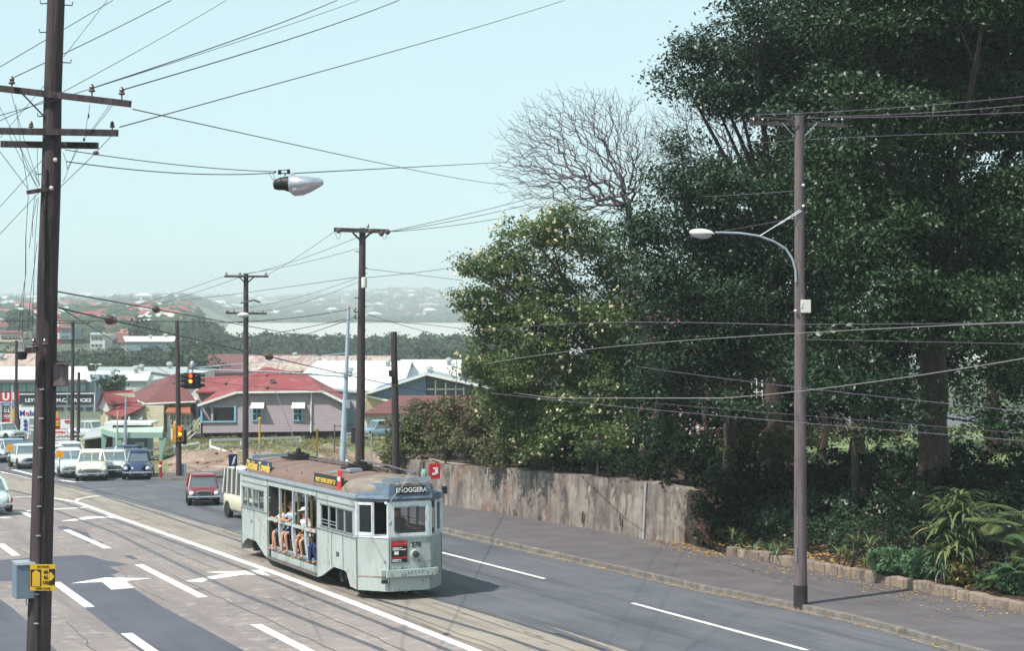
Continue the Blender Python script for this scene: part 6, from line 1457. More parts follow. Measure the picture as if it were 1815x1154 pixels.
car('sedan','cream rounded sedan first in the stopped queue',0,12,4.6,1.8,1.62,'car_cream',style='sedan50',xyz=gc(176,853,2.2))
car('sedan','grey white rounded sedan directly left of the cream one',0,22,4.4,1.72,1.6,'car_pale',style='sedan50',xyz=gc(134,848,2.0))
car('sedan','white squarish sedan with a roof rack between cream and navy cars',0,10,4.3,1.7,1.5,'car_white',style='sedan60',xyz=gc(215,847,2.4),rack=True)
car('beetle_car','rounded navy blue car with chrome bumper, rightmost of the stopped queue',0,8,4.1,1.68,1.58,'car_navy',style='beetle',xyz=gc(259,851,2.0))
car('sedan','dark car mostly hidden behind the navy one',0,8,4.2,1.66,1.48,'car_navy',style='sedan60',xyz=gc(243,837,3.0))
car('station_wagon','white station wagon second in the queue behind the grey one',0,20,4.5,1.75,1.5,'car_white',style='wagon',xyz=gc(136,829,2.5))
car('sedan','white sedan with dark grille just right of the near pole',0,18,4.2,1.65,1.45,'car_white',style='sedan60',xyz=gc(101,833,2.0))
car('sedan','blue grey sedan facing the camera left of the near pole',0,14,4.3,1.7,1.5,'car_blue',style='sedan60',xyz=gc(30,820,2.0))
car('sedan','white sedan touching the near pole on its left side',0,26,4.2,1.7,1.5,'car_white','car_pale',style='sedan60',xyz=gc(56,832,2.0))
car('sedan','white car with dark front cut by the left edge, near the blue grey sedan',0,16,4.2,1.7,1.5,'car_white',style='sedan60',xyz=gc(-5,821,2.0))
# car yard rows
yr=random.Random(5)
yard=[(8,781,'car_mint','pale green sedan in the left yard under the black sign'),
 (163,777,'car_pale','pale sedan in the yard before the blue wing wall'),]
for x_,y_,pc,lb in yard:
    car('parked_car',lb,0,YW+yr.uniform(-25,60),4.2,1.65,1.48,pc,style='sedan60',xyz=gc(x_,y_,0),group='cars parked in the car yard')
car('parked_car','dark blue car parked by the pale hall beside the bushes',0,-60,4.2,1.65,1.48,'car_blue',style='sedan60',xyz=on(672,150,.2),group='cars parked in the car yard')
# ---------------------------------------------------------------- trees and plants
def pb(px,py,r,Y,dy=0,sx=1.0,sz=.85):
    c=at(px,py,Y+dy); k=r*Y/F; return (c,(k*sx,k*1.0,k*sz))
def tree(name,label,trunk,blobs,leaf,size,per=60,bark='bark_dark',tr=.4,trt=.2,cat='tree',group='park trees behind the wall',clump=.42,fill=.3,limbs=1.0,bough=1.25,th=3.5,lean=(0,0),extra=None,minsep=0,flat=.5,z=None):
    x,y=trunk; g=Vector((x,y,pz(x,y)-.15 if z is None else z)); A=thing(name,label,cat,g,0,group)
    fork=g+Vector((lean[0],lean[1],th)); b=MB(); n=6; P=[g.lerp(fork,i/n)+Vector((random.uniform(-1,1),random.uniform(-1,1),0))*tr*.12 for i in range(n+1)]
    b.tube(P,[tr*1.5]+[lerp(tr,trt,i/n) for i in range(1,n+1)],12)
    if limbs:
        for c,r in blobs:
            if (c-fork).length>1 and random.random()<limbs: 
                mid=fork.lerp(c,.5)+Vector((random.uniform(-.4,.4),random.uniform(-.4,.4),random.uniform(-.2,.5)))
                b.tube([P[-1],P[-1].lerp(mid,.5)+Vector((0,0,.2)),mid,c],[trt*.7,trt*.5,trt*.35,.03],6)
                for k in range(3):
                    d=Vector((random.gauss(0,1),random.gauss(0,1),random.gauss(0,.8))).normalized(); b.tube([mid.lerp(c,random.uniform(.4,1)),c+Vector((d.x*r[0],d.y*r[1],d.z*r[2]))*.8],[.04,.012],4)
    b.build('trunk',bark,A,world=True,smooth=True)
    C,Nn=clump_points(blobs,per,clump,fill,bough=bough)
    leaves_mesh('crown',C,size,leaf,A,Nn,flat=flat)
    if extra: extra(A,C,Nn)
    return A
# fig A : the great tree on the right
YA=60.5
bl=[(1510,50,95),(1600,110,120),(1700,50,120),(1800,110,120),(1560,225,100),(1680,215,115),(1790,255,110),(1490,310,75),(1560,390,95),(1690,390,110),(1800,400,110),(1560,540,95),(1690,540,100),(1800,570,95),(1500,450,70),(1870,300,110),(1870,520,110),(1620,20,110),(1760,-60,120),(1600,-80,110),(1870,30,120)]
blA=[pb(x,y,r*.98,YA+random.uniform(-3,3.5),0) for x,y,r in bl]
gA=at(1655,830,YA+4.5)
tree('fig_tree','huge dark glossy leaved fig tree filling the right edge, with the thick trunk',(gA.x*1.0,YA+4.5),blA,'fig_leaf',.145,235,bough=1.4,limbs=.6,tr=.62,trt=.42,th=6.5,clump=.55)
# lower hanging sprays of the great fig
blH=[pb(x,y,r,YA-2.5) for x,y,r in [(1600,735,46),(1570,760,34),(1720,715,44),(1760,745,40),(1790,690,40),(1812,760,30),(1480,660,62),(1440,690,46),(1535,690,45)]]
gH=at(1515,830,YA+5)
tree('fig_tree','low branching fig with bright hanging sprays right of the street pole',(gH.x,YA+5),blH,'fig_leaf_blue',.125,240,tr=.16,trt=.1,th=3.5,limbs=.25,clump=.4,fill=.35)
# fig B left of the pole
YB=68
bl=[(1248,100,48),(1300,140,80),(1370,60,95),(1210,140,38),(1262,168,45),(1350,150,62),(1430,130,95),(1335,25,32),(1440,40,80),(1420,240,75),(1480,190,70)]
blB=[pb(x,y,r,YB+random.uniform(-1,2)) for x,y,r in bl]
gB=at(1372,820,YB+3)
tree('fig_tree','tall dark fig tree crowning above the bare tree, left of the street pole top',(gB.x,YB+3),blB,'fig_leaf_blue',.14,225,tr=.34,trt=.26,th=9,clump=.5,fill=.4)
bl=[(1207,262,28),(1255,322,48),(1205,325,40),(1300,350,70),(1230,385,75),(1160,425,52),(1120,400,28),(1390,345,60),(1340,440,80),(1440,430,70),(1215,480,75),(1150,520,50),(1290,540,75),(1390,540,70),(1455,560,60),(1185,600,60),(1250,640,55),(1330,640,55),(1215,700,50),(1300,720,45),(1395,650,48),(1150,680,42),(1180,760,40)]
blC=[pb(x,y,r,YB-3+random.uniform(-1.5,1.5)) for x,y,r in bl]
gC=at(1295,830,YB+1)
def redx(A,C,Nn):
    idx=rng.choice(len(C),260); leaves_mesh('red_flowers',C[idx]+Nn[idx]*.1,.12,'red_blossom',A)
tree('fig_tree','broad dark bluish green tree with dense clumps left of the street lamp',(gC.x,YB+1),blC,'fig_leaf_blue',.13,240,tr=.3,trt=.22,th=6,clump=.45,fill=.4)
# backing trees
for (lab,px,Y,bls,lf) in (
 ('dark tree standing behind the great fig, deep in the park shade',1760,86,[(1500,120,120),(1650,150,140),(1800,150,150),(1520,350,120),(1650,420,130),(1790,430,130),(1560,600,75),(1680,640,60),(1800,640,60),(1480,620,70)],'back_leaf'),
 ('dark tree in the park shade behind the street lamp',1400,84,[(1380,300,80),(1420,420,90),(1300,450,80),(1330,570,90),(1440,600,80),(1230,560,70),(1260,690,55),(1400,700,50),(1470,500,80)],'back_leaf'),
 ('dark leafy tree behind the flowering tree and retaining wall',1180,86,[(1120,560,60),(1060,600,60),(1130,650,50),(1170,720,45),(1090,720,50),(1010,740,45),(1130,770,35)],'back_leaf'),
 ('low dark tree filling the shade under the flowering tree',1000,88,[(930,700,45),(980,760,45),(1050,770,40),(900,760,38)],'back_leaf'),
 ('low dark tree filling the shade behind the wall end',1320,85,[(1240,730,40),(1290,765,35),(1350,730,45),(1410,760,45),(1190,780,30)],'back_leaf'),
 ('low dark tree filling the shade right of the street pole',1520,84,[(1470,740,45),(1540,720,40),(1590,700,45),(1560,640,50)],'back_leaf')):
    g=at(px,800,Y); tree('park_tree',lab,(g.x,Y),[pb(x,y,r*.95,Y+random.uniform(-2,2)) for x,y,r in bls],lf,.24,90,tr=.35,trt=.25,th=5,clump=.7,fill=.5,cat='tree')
# cream flowered tree
YF=80
bl=[(1000,410,48),(945,420,45),(905,455,42),(870,480,35),(835,475,22),(1055,450,52),(1090,490,45),(960,490,62),(885,540,60),(825,540,25),(1010,560,70),(940,600,65),(865,600,48),(1080,570,55),(1120,620,45),(1140,670,42),(900,660,50),(985,660,62),(1060,680,60),(930,730,45),(1010,740,50),(1090,750,45),(840,650,22),(880,710,32)]
bl+=[(905,770,34),(955,790,34),(1010,800,34),(1065,800,32),(1110,790,28)]
blF=[pb(x,y,r,YF+random.uniform(-2.5,1.5)) for x,y,r in bl]
gF=at(1118,830,YF+1.5)
def flowers(A,C,Nn):
    key={};key2={}
    for i,c in enumerate(C):
        k=(int(c[0]/.4),int(c[2]/.4))
        if k not in key or C[key[k]][1]>c[1]: key[k]=i
        k=(int(c[0]/.5),int(c[1]/.5))
        if k not in key2 or C[key2[k]][2]<c[2]: key2[k]=i
    ids=np.array(list(key.values())+list(key2.values()))
    sel=[i for i in rng.choice(ids,800) if mnoise.noise(Vector((C[i][0]*.45,C[i][1]*.3,C[i][2]*.45)))>-.05]
    P=np.repeat(C[sel]+np.array([-.04,-.12,.05]),5,axis=0)+rng.standard_normal((len(sel)*5,3))*.04; leaves_mesh('blossoms',P,.09,'blossom',A)
tree('flowering_tree','light green tree dotted with cream blossoms above the retaining wall',(gF.x,YF+1.5),blF,'tulip_leaf',.15,200,tr=.36,trt=.2,th=3.5,limbs=.3,bough=.8,clump=.42,fill=.42,extra=flowers)
for (lab,px,Y,bls) in (('slender tree leaning beside the flowering tree trunk',950,77,[(940,770,40),(975,780,35)]),('slender leafy tree just left of the dark trunk',1060,76,[(1040,790,40),(1085,800,30)])):
    Y=wallY(px)+1.3; g=at(px,825,Y); tree('small_tree',lab,(g.x,Y),[pb(x,y,r,Y) for x,y,r in bls],'tulip_leaf',.15,55,tr=.08,trt=.05,th=2,clump=.35)
# bougainvillea bank above the wall
bush=[('leftmost rounded bush spilling over the rubble end of the wall',[(712,770,34),(705,810,32),(735,740,32),(745,790,36)]),('reddish green bush rising behind the stub pole',[(780,735,36),(790,780,40),(820,740,32)]),('broad olive bush in the middle of the wall top',[(850,735,34),(850,785,42),(885,765,34)]),('olive and pink tinged bush at the foot of the flowering tree',[(910,780,42),(960,800,32),(890,810,26)])]
for i,(lab,bls) in enumerate(bush):
    Y=max([92,89,85,82][i],wallY(bls[0][0]+14)+1.6); g=at(bls[0][0]+14,815,Y+.6)
    tree('flowering_bush',lab,(g.x,Y+.6),[pb(x,y,r,Y+random.uniform(-.4,1)) for x,y,r in bls],'bush_leaf',.17,170,tr=.1,trt=.06,th=.9,cat='bush',group='bushes along the top of the wall',clump=.4,fill=.35,bough=.6,extra=(lambda A,C,Nn:leaves_mesh('pink_flowers',C[rng.choice(len(C),160)]+Nn[0]*0,.1,'red_blossom',A)) if i in(1,3) else None)
hed=[(1330,842,34),(1388,836,34),(1445,842,34),(1500,830,30),(1262,905,32),(1275,945,24),(1282,860,38),(1290,890,26),(1000,805,26),(1040,812,24),(1085,815,24),(1130,822,26),(1170,800,34),(1215,812,36),(1260,790,40),(1305,800,36),(1340,780,34),(1380,790,34),(1230,850,30),(1160,838,18)]  # shrubs on the bank and in the wall-end recess are added to darken them
for i,(x,y,r) in enumerate(hed):
    Y=74-(x-1000)*.016 if i>7 else 67.5-(y-900)*.02; Y=max(Y,wallY(x)+1.2) if x<1213 else Y; g=at(x,y+10,Y+1); tree('dark_shrub','understorey shrub in the tree shade behind the wall, number counted from the left: '[:0]+['added dark shrub left of the street pole high on the bank','added dark shrub crossing behind the street pole high on the bank','added dark shrub right of the street pole high on the bank','added dark shrub second to the right of the street pole high on the bank','added dark shrub filling the recess beside the wall end','added low dark shrub at the foot of the wall end','added dark shrub high in the recess beside the wall end','added dark shrub touching the shaded wall end','small shrub left of the dark trunk above the wall','small shrub second from the left above the wall','low shrub beside the dark trunk','low shrub right of the dark trunk','shrub over the wall above the drain pipe','shrub above the right end of the wall','tall dark shrub right above the wall end','dark shrub between two thin trunks behind the wall end','ochre lit shrub left of the street pole','dark shrub directly behind the street pole','shrub drooping over the wall end corner','tiny shrub on the wall coping near the drain pipe'][i],(g.x,Y+1),[pb(x,y,r,Y+.5),pb(x+r*.6,y+r*.4,r*.7,Y)],'hedge_leaf' if i in(16,17) else 'back_leaf',.17,120,tr=.05,trt=.04,th=.6,cat='shrub',group='understorey shrubs',clump=.35,fill=.4)
# slim dark trunks in the shade
for px,Y,r,top,lab in ((1165,76,.16,560,'slim dark trunk right of the flowering tree'),(1243,74,.12,600,'thin dark trunk behind the wall end'),(1366,73,.24,560,'dark trunk just left of the street pole'),(1460,74,.14,600,'thin dark trunk right of the street pole')):
    g=at(px,830,Y); g.z=pz(g.x,Y)-.2; A=thing('park_tree',lab,'tree',g,0,'slim dark trunks'); b=MB(); P=limb(b,g,at(px+random.uniform(-12,12),top,Y),r,r*.6,.2,8); 
    for k in range(6): b.tube([P[4+k//2],P[4+k//2]+Vector((random.uniform(-1.5,1.5),random.uniform(-1,1),random.uniform(.8,2.2)))],[r*.4,.02],5)
    b.build('trunk','bark_dark',A,world=True,smooth=True)
    C,Nn=clump_points([pb(px,top-10,40,Y)],40,.5,.5); leaves_mesh('crown',C,.2,'back_leaf',A,Nn)
# far side hedge along the lawn, and garden beds
for i,(x0,x1,y,Y) in enumerate(((1480,1600,765,80),(1600,1700,775,78),(1700,1830,800,72),(1380,1480,780,79))):
    bls=[pb(lerp(x0,x1,(k+.5)/4),y+random.uniform(-4,4),26,Y+random.uniform(-.5,.5)) for k in range(4)]
    g=at((x0+x1)/2,y+10,Y+.3); tree('hedge',['ochre clipped hedge left of the great trunk','hedge just behind the great fig trunk','dark hedge before the lawn at the right edge','hedge right behind the street pole'][i],(g.x,Y+.3),bls,'hedge_leaf',.13,70,tr=.06,trt=.04,th=.5,cat='hedge',group='hedges in the park',clump=.3,fill=.4)
for i,(x,y,r,Y) in enumerate(((1760,757,22,92),(1800,762,22,90),(1715,760,20,93))):
    g=at(x,y+8,Y+.3); tree('flower_bed_shrub',['middle olive shrub in the sunny lawn bed','right olive shrub in the sunny lawn bed','left olive shrub in the sunny lawn bed'][i],(g.x,Y+.3),[pb(x,y,r,Y,0,1.6,.5)],'hedge_leaf',.13,70,tr=.05,trt=.04,th=.3,cat='shrub',group='lawn bed shrubs',clump=.3,limbs=0,bough=0)
# garden bank planting : dense dark shrubs from border upward
gs=[]
k_=0
names=['dark green shrub','glossy dark shrub','deep green leafy shrub','shaded fine leaved shrub']
for row,(s,h,r0) in enumerate(((1.9,.75,.62),(3.4,1.3,.95),(5.2,1.7,1.1),(7.4,1.5,1.15),(9.6,1.3,1.1))):
    a=42.5+row*.7
    while a<60.5:
        x,y=xy(of_(a)+s+random.uniform(-.3,.3),a); px=CX+x/y*F
        if px<1860:
            c=Vector((x,y,pz(x,y)+h*.55)); rr=r0*random.uniform(.85,1.15)
            gs.append((row,px,c,rr,h))
        a+=r0*1.55
for row,px,c,rr,h in gs:
    mt='garden_leaf' if row<2 else 'back_leaf'  # rear rows get the near-black leaf, their shade painted in
    lab='%s in row %s of the garden bank, %s'%(names[(row+int(px/37))%4],['one','two','three','four','five'][row],'left of the street pole' if px<1390 else ('between the street pole and the strap leaved plant' if px<1640 else 'toward the right edge'))
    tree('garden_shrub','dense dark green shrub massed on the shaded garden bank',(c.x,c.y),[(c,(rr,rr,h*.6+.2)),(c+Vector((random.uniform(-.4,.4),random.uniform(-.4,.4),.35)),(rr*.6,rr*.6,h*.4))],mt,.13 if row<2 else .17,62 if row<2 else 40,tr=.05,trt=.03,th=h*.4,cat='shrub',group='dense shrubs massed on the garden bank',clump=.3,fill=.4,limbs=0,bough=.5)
# round clipped bushes at the border
for (x,y,r,lf,lab) in ((1572,994,29,'round_leaf','left of the two fresh green rounded bushes at the stone border'),(1634,1000,31,'round_leaf','right of the two fresh green rounded bushes at the stone border'),(1700,1012,23,'yellow_leaf','yellow green small bush at the stone border'),(1802,1026,30,'round_leaf','green rounded bush cut by the right edge')):
    g=gnd(x,y+27,.4)+Vector((.28,.25,0)); Y=g.y
    tree('rounded_bush',lab,(g.x,Y),[pb(x,y,r,Y,0,1.05,.85),pb(x-r*.4,y-4,r*.6,Y),pb(x+r*.45,y+2,r*.6,Y)],lf,.085,1100,tr=.05,trt=.03,th=.3,cat='bush',group='rounded bushes on the border',clump=.14,fill=.25,limbs=0,bough=0,z=g.z-.3)
# strap leaved plants
def blade(mb,p,d,L,w,droop,seg=5):
    side_=d.cross(Vector((0,0,1))); 
    if side_.length<.05: side_=Vector((1,0,0))
    side_.normalize(); V=[]; q=Vector(p); dd=d.normalized()
    for i in range(seg+1):
        t=i/seg; ww=w*(.55+.9*t if t<.4 else (1-t)*1.5+.02)*.5
        V+= [q-side_*ww,q+side_*ww]; q=q+dd*L/seg; dd=(dd+Vector((0,0,-droop/seg))).normalized()
    mb.add(V,[(2*i,2*i+1,2*i+3,2*i+2) for i in range(seg)])
def rosette(mb,c,n,L,w,droop,up=.6,dead=False):
    for i in range(n):
        t=2.399*i+random.uniform(-.3,.3); e=up*random.uniform(.2,1.7); d=Vector((math.cos(t),math.sin(t),e)); blade(mb,Vector(c)+Vector((0,0,random.uniform(-.04,.04))),d,L*random.uniform(.7,1.15),w*random.uniform(.8,1.2),droop)
def strap(name,label,px,py,Y,heads,n,L,w,droop,m,cat='plant',up=.6,stem=.03,group=None):
    g=at(px,py,Y); g.z=pz(g.x,g.y)-.05; A=thing(name,label,cat,g,0,group); bs=MB(); bl_=MB()
    for (dx,dz) in heads:
        top=g+Vector((dx,random.uniform(-.2,.2),dz)); 
        if dz>.2: bs.tube([g,g.lerp(top,.5)+Vector((dx*.15,0,0)),top],stem,6)
        rosette(bl_,top,n,L,w,droop,up)
    if bs.v: bs.build('stem','bark_grey',A,world=True)
    o=bl_.build('leaves',m,A,world=True,fix=False); return A
strap('dracaena','large drooping yellow striped strap leaved plant in the right garden',1690,1030,54.6,[(-.35,1.55),(.05,1.9),(.3,2.15),(-.2,2.2),(.45,1.6),(.1,1.3),(-.25,1.0),(.3,1.05),(0,.7),(.2,2.5)],34,1.0,.12,1.8,'strap_leaf',up=.9)
strap('strap_leaf_plant','clump of arching dark strap leaves near the right edge',1770,1045,53.2,[(0,.15),(.25,.1),(-.2,.2)],26,.9,.05,1.5,'strap_dark',up=1.2)
strap('agave','pale variegated rosette at the left end of the stone border',1300,968,65.5,[(0,.45),(.15,.2)],22,.7,.07,1.5,'strap_leaf',up=1.1)
strap('agave','grey green spiky rosette left of the street pole',1335,985,64,[(0,.1),(.5,.12)],24,.65,.06,.8,'strap_dark',up=.8)
strap('strap_leaf_plant','dark spiky clump just left of the street pole by the border',1375,985,62.5,[(0,.1),(.25,.3)],20,.8,.055,1.2,'strap_dark',up=1.3)
strap('strap_leaf_plant','pale tipped strap clump right of the street pole',1490,1000,59.5,[(-.1,.5),(.2,.35)],14,.6,.08,1.4,'strap_leaf',up=1.2)
strap('strap_leaf_plant','upright pale strap plant left of the rounded bushes',1535,1010,58,[(0,.2),(.1,.9)],14,.7,.08,1.2,'strap_leaf',up=1.6)
strap('strap_leaf_plant','small pale blade cluster low beside the first rounded bush',1512,985,59.8,[(0,.8),(.2,1.2)],10,.5,.08,1.3,'strap_leaf',up=1.4)
strap('strap_leaf_plant','hanging strap leaves below the striped plant',1660,1035,54.4,[(0,.9),(.15,.5)],22,.75,.06,1.9,'strap_dark',up=.7)
strap('strap_leaf_plant','fine dark blades between the yellow bush and the right edge',1745,1040,53.4,[(0,.2),(-.25,.3)],24,.6,.035,1.6,'strap_dark',up=1.4)
def frond(mb,c,d,L,n=11,w=.05,fan=1.0):
    d=d.normalized(); s_=d.cross(Vector((0,0,1))).normalized(); q=Vector(c)
    for i in range(n):
        t=i/(n-1); p=q+d*L*t+Vector((0,0,-.25*t*t*L))
        for sg in(-1,1): blade(mb,p,(s_*sg*fan+d*.55+Vector((0,0,-.15))),L*.5*math.sin(math.pi*(.15+.8*t))+.05,w,.6,3)
for (px,py,Y,hs,lab) in ((1790,1000,53.6,[(0,1.6),(.4,2.1),(-.35,1.9),(.2,1.2)],'big split leaved plant at the right edge, upper clump'),(1735,985,55.5,[(0,1.5),(.3,1.1),(-.2,1.9)],'big split leaved plant just right of the striped one'),(1815,1020,52.4,[(0,1.0),(-.3,.7),(.3,1.4)],'big split leaved plant low at the right edge')):
    g=at(px,py,Y); g.z=pz(g.x,g.y)-.05; A=thing('monstera',lab,'plant',g,0,'split leaved plants'); bs=MB(); b=MB()
    for dx,dz in hs:
        top=g+Vector((dx,0,dz)); bs.tube([g,g.lerp(top,.5)+Vector((.05,0,0)),top],.025,5)
        for k in range(6): t=k*1.05+random.random(); frond(b,top,Vector((math.cos(t),math.sin(t)*.8,random.uniform(-.2,.9))),random.uniform(.7,1.0),11,.085)
    bs.build('stem','bark_grey',A,world=True); b.build('leaves','strap_leaf' if 'low' not in lab else 'strap_dark',A,world=True,fix=False)
# leaf litter over soil
C=[]
for i in range(2600):
    a=random.uniform(44,61); s=abs(random.gauss(0,1.6)) if random.random()<.6 else random.uniform(0,9); x,y=xy(of_(a)+.25+s,a); C.append((x,y,pz(x,y)+.03))
o=leaves_mesh('leaf_litter',np.array(C),.12,'fallen_leaf',nrm=np.tile(np.array([0,0,1.]),(len(C),1)),flat=.8,aspect=.6); tag(o,'orange brown leaf litter on the garden soil',kind='stuff')
# bare tree
rb=random.Random(21)
def bare(label,base,fork,cen,rad,Y,seed,n,group):
    A=thing('bare_tree',label,'tree',base,0,group); r_=np.random.default_rng(seed)
    c=at(*cen,Y); k=Y/F; d=r_.standard_normal((n,3)); d/=np.linalg.norm(d,axis=1)[:,None]; rr=(np.cbrt(r_.random(n))**.6)*(1+.14*r_.standard_normal(n).clip(-1,1.3))
    Tg=np.array(c)+d*rr[:,None]*np.array([rad[0]*k,rad[0]*k*.8,rad[1]*k]); f=np.array(fork); Tg=Tg[np.argsort(np.linalg.norm(Tg-f,axis=1))]
    nodes=[np.array(base),np.array(base)*.5+f*.5+np.array([.2,0,0]),f]; par=[-1,0,1]
    arr=np.empty((n*4+8,3)); arr[:3]=nodes; cnt=3; dist=np.linalg.norm(arr-f,axis=1)
    for t in Tg:
        dd=np.linalg.norm(arr[2:cnt]-t,axis=1); dt=np.linalg.norm(t-f); df=np.linalg.norm(arr[2:cnt]-f,axis=1)
        cost=dd+.6*df+np.where(df>dt,5,0); p=int(np.argmin(cost))+2; s_=arr[p]; L=np.linalg.norm(t-s_); m=max(1,min(4,int(L/.45))); prev=p
        for q in range(1,m+1):
            pt=s_+(t-s_)*q/m+(r_.standard_normal(3)*L*.04 if q<m else 0)+np.array([0,0,-.1*L*math.sin(math.pi*q/m)])
            if cnt>=len(arr): break
            arr[cnt]=pt; par.append(prev); prev=cnt; cnt+=1
    w_=np.zeros(cnt); ch=np.zeros(cnt,int)
    for i in range(cnt-1,0,-1):
        if w_[i]==0: w_[i]=1
        w_[par[i]]+=w_[i]
    r=.0075*w_**.45; b=MB()
    for i in range(1,cnt): 
        ra=min(r[par[i]],r[i]*1.5); b.tube([arr[par[i]],arr[i]],[ra,r[i]],3 if r[i]<.03 else 6,cap=False)
    b.build('branches','bark_grey',A,world=True,fix=False); return A
YT=84; base=at(1150,830,YT); base.z=pz(base.x,YT)
bare('leafless spreading grey tree against the sky above the flowering tree',base,at(1113,362,YT),(1028,278),(148,118),YT,4,3600,'leafless trees')
base=at(1300,830,90); base.z=pz(base.x,90)
bare('second leafless tree glimpsed between the two dark figs',base,at(1290,330,90),(1245,240),(110,80),90,9,2000,'leafless trees')
# ---------------------------------------------------------------- middle and far distance
def blobs_mesh(name,pts,m,label,sub=1,squash=.75,jit=.28):
    bm=bmesh.new(); bmesh.ops.create_icosphere(bm,subdivisions=sub,radius=1); bv=np.array([v.co[:] for v in bm.verts]); bf=np.array([[v.index for v in f.verts] for f in bm.faces]); bm.free()
    n=len(pts); P=np.array([p[:3] for p in pts]); Rr=np.array([p[3] for p in pts])
    V=bv[None]*(1+jit*rng.standard_normal((n,len(bv),1)).clip(-1.5,1.5))*Rr[:,None,None]*np.array([1,1,squash])+P[:,None]
    Fc=(bf[None]+np.arange(n)[:,None,None]*len(bv)).reshape(-1,3)
    me=bpy.data.meshes.new(name); V=V.reshape(-1,3); me.vertices.add(len(V)); me.vertices.foreach_set('co',V.astype(np.float32).ravel())
    me.loops.add(len(Fc)*3); me.loops.foreach_set('vertex_index',Fc.astype(np.int32).ravel()); me.polygons.add(len(Fc)); me.polygons.foreach_set('loop_start',np.arange(0,len(Fc)*3,3,dtype=np.int32)); me.polygons.foreach_set('loop_total',np.full(len(Fc),3,dtype=np.int32)); me.update(calc_edges=True)
    me.materials.append(M[m]); o=bpy.data.objects.new(name,me); COL.objects.link(o); tag(o,label,kind='stuff'); return o
def leafcloud(name,trees,m,label,size,per,clump):
    C,Nn=clump_points(trees,per,clump,.3,14); o=leaves_mesh(name,C,size,m,None,Nn,aspect=.8); tag(o,label,kind='stuff'); return o
fr=random.Random(77)
# mangroves on the near bank
tr_=[]
for i in range(560):
    Y=fr.uniform(560,695); a=fr.uniform(-.172,.02); x=a*Y; r=fr.uniform(3.5,6.5); z=T(x,Y); h=fr.uniform(5,9.5)*(1.0 if Y>640 else .9)
    tr_.append((Vector((x,Y,z+h-r*.5)),(r,r,r*.75)))
leafcloud('mangroves',tr_,'belt_leaf','dark mangrove belt along the near bank of the river',1.1,1.5,1.8)
tr_=[]
for i in range(240):
    Y=fr.uniform(350,470); a=fr.uniform(-.29,-.158); x=a*Y; r=fr.uniform(2.2,3.8); z=T(x,Y)-.8; h=fr.uniform(2.2,4.8)*(1.0 if a<-.18 else 1.6)
    tr_.append((Vector((x,Y,z+h-r*.5)),(r,r,r*.75)))
leafcloud('tree_belt',tr_,'belt_leaf','green tree belt behind the showroom and sheds',.8,2.4,1.2)
tr_=[]
for i in range(70):
    Y=fr.uniform(300,420); a=fr.uniform(-.05,.06); x=a*Y; r=fr.uniform(2.6,4.4); z=T(x,Y)
    tr_.append((Vector((x,Y,z+5.5-r*.5)),(r,r,r*.75)))
leafcloud('tree_belt',tr_,'belt_leaf','green trees beyond the white sheds at the right',1.0,1.2,1.4)
# far trees of the suburbs
P=[]
for i in range(7000):
    if fr.random()<.3: Y=fr.uniform(640,1500); a=fr.uniform(-.3,-.168)
    else: Y=2290+3700*fr.random()**.9; a=fr.uniform(-.31,.05)
    x=a*Y; r=fr.uniform(2.5,5.5)*(1 if Y<1500 else 1.35); P.append((x,Y,T(x,Y)+r*.5,r))
for i in range(900):
    a=fr.uniform(-.175,.05); Y=fr.uniform(2262,2330); x=a*Y; r=fr.uniform(5,8); P.append((x,Y,T(x,Y)+r*.3,r))
blobs_mesh('far_trees',P,'belt_leaf','hazy trees scattered between the houses of the far suburbs')
P=[]
for i in range(170):
    px=fr.uniform(290,600); Y=fr.uniform(113,121.5); x=(px-CX)/F*Y; r=fr.uniform(.05,.2)*fr.uniform(.5,1); P.append((x,Y,bz(px,Y)+r*.2,r))
blobs_mesh('rubble',P,'dirt','loose clods and stones on the eroded corner bank')
# far houses
protos=[]
for wc,rc in (('wall_pale','roof_red'),('white_paint','roof_white'),('boards_cream','roof_grey'),('wall_pale','roof_maroon'),('white_paint','roof_grey'),('wall_ochre','roof_orange'),('wall_pale','roof_white'),('white_paint','roof_red')):
    b=MB(); L,Wd,H=fr.uniform(11,15),fr.uniform(8,10),fr.uniform(3.4,5.2); b.box((0,0,H/2-1),(L,Wd,H+2)); nf=len(b.f)
    e=.7; q=[(-L/2-e,-Wd/2-e,H),(L/2+e,-Wd/2-e,H),(L/2+e,Wd/2+e,H),(-L/2-e,Wd/2+e,H)]; r0=(-L*.22,0,H+2.4); r1=(L*.22,0,H+2.4)
    b.add(q+[r0,r1],[(0,1,5,4),(1,2,5),(2,3,4,5),(3,0,4),(3,2,1,0)])
    nw=len(b.f)
    for k in range(3): b.box((-L*.3+k*L*.3,-Wd/2-.05,H*.55),(1.6,.2,1.4))
    me=b.build('far_house',wc); me.data.materials.append(M[rc]); me.data.materials.append(M['window_dark'])
    for i,p in enumerate(me.data.polygons): p.material_index=0 if i<nf else (1 if i<nw else 2)
    protos.append(me)
def house(me,x,y,z,rot,s,label,group):
    c=me.copy(); COL.objects.link(c); c.location=(x,y,z); c.rotation_euler=(0,0,rot); c.scale=(s,s,s); tag(c,label,'house',group)
cnt=0
for i in range(92):
    Y=fr.uniform(660,1500); a=fr.uniform(-.292,-.172); x=a*Y; pi=fr.choice([0,0,1,2,3,4,5,6,7])
    house(protos[pi],x,Y,T(x,Y),fr.uniform(-.6,.6),fr.uniform(.8,1.15),'small hazy house on the near left slope of the suburb','houses on the near left slope')
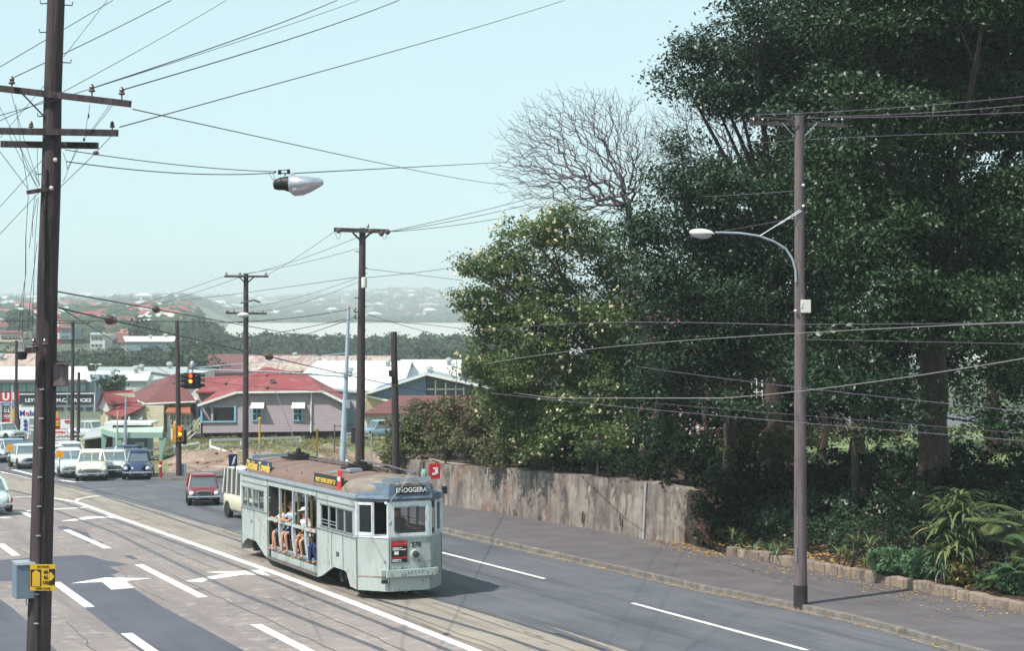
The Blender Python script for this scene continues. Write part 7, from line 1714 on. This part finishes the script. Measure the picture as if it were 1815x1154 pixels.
for i in range(196):
    Y=2330+3300*fr.random()**1.1; a=fr.uniform(-.285,-.015); x=a*Y; pi=fr.choice([1,1,4,4,6,6,2,2,3,0])
    house(protos[pi],x,Y,T(x,Y)+.5,fr.uniform(-.7,.7),fr.uniform(.75,1.1)*(1+Y/9000),'tiny pale house on the far hazy hillside across the river','houses on the far hillside')
for me in protos: bpy.data.objects.remove(me)
# recognisable middle distance buildings at the left
gable_shed('white roofed hall with a dark glazed flank beyond the tree belt, upper left',222,312,606,597,520,20,'roof_white','wall_slate',skew=-4,ybase=630)
gable_shed('smaller white annex touching the white roofed hall',305,348,612,602,535,14,'roof_white','wall_pale',ybase=628)
gable_shed('orange tiled long roof above the white halls',190,236,592,584,640,14,'roof_orange','wall_pale',ybase=604)
gable_shed('maroon gabled hall left of the white roofed hall',186,226,608,594,540,16,'roof_maroon','wall_pale',skew=6,ybase=630)
def block(label,x0,x1,y0,y1,Y,wm,rows=2,rm='roof_grey'):
    A=root('building',label,'building',(x0+x1)/2,Y); b=MB(); b.prism([at(x0,y1,Y),at(x0,y0,Y),at(x1,y0,Y),at(x1,y1,Y)],(0,14,0)); b.build('wall',wm,A,world=True)
    b=MB(); b.prism([at(x0-1,y0+.5,Y-.6),at(x1+1,y0+.5,Y-.6),at(x1-1,y0-2,Y+14),at(x0+1,y0-2,Y+14)],(0,0,.4)); b.build('roof',rm,A,world=True)
    for r in range(rows):
        for k in range(max(2,int((x1-x0)/7))):
            px=x0+4+k*7; py=lerp(y0,y1,(r+.5)/rows); b=MB().box(at(px,py,Y-.1),(.65*Y/520,.2,.6)); b.build('window','window_dark',A,world=True)
    return A
block('pale two storey building with stacked verandahs left of the maroon hall',160,186,594,618,530,'wall_pale',2)
block('blue grey building under the pink roofs beside the tower',108,126,582,602,610,'wall_slate',2,'roof_red')
block('white building behind the near pole left side, by the tree belt',4,50,624,640,470,'wall_pale',1,'roof_rust')
block('long pinkish roofed building on the slope above the halls',136,190,580,592,700,'wall_pale',1,'roof_maroon')
block('pale block with red roof at the left edge of the slope',0,40,590,606,620,'boards_cream',1,'roof_red')
# red and white lattice tower
Y=560; A=root('radio_tower','slender red and white lattice tower beside the near pole','tower',101,Y)
g=at(101,612,Y)
for k in range(6):
    y0=612-k*11; y1=y0-11; w0=.9*(1-k*.13);w1=.9*(1-(k+1)*.13); b=MB(); z0=at(101,y0,Y);z1=at(101,y1,Y)
    for sx in(-1,1):
        for sy in(-1,1): b.bar(z0+Vector((sx*w0,sy*w0,0)),z1+Vector((sx*w1,sy*w1,0)),.28)
    b.bar(z0+Vector((-w0,-w0,0)),z1+Vector((w1,-w1,0)),.18); b.bar(z0+Vector((w0,-w0,0)),z1+Vector((-w1,-w1,0)),.18)
    b.build('tower_section','ad_red' if k%2==0 else 'sign_white',A,world=True)
# individual dark trees
def ftree(label,px,py,rpx,Y,n=4,m='belt_leaf',size=.9,per=3.0,clump=1.0,tall=1.0):
    c=at(px,py,Y); g=Vector((c.x,Y,T(c.x,Y))); A=thing('tree',label,'tree',g); k=rpx*Y/F; b=MB(); b.tube([g,c],[k*.08,k*.04],6); b.build('trunk','bark_dark',A,world=True)
    bl=[(c+Vector((fr.uniform(-.5,.5)*k,fr.uniform(-.4,.4)*k,fr.uniform(-.35,.35)*k*tall)),(k*.62,k*.62,k*.55*tall)) for i in range(n)]
    C,Nn=clump_points(bl,per,clump,.3,14); leaves_mesh('crown',C,size,m,A,Nn,aspect=.8)
ftree('broad dark tree rising from the left suburb beyond the one armed pole',256,585,24,560,6,size=1.3,per=1.6,clump=1.6)
ftree('dark tree clump at the far left above the warehouse',40,575,26,640,6,size=1.4,per=1.4,clump=1.8)
ftree('small round dark tree between the showroom and the cream house',200,684,28,205,6,'garden_leaf',.5,7,.7,.8)
ftree('grey green tree behind the glazed corner of the blue warehouse',850,680,36,230,6,'belt_leaf',.5,6,.8)
ftree('dark tree left of the small dark one, behind the slim twin lamp pole',176,640,16,400,5,size=.9,per=2.5,clump=1.2)
ftree('slim pine on the river bank, left of a pair',506,580,6,2280,3,size=3,per=.3,clump=3,tall=1.8)
ftree('slim pine on the river bank, right of a pair',523,578,6,2280,3,size=3,per=.3,clump=3,tall=2.0)
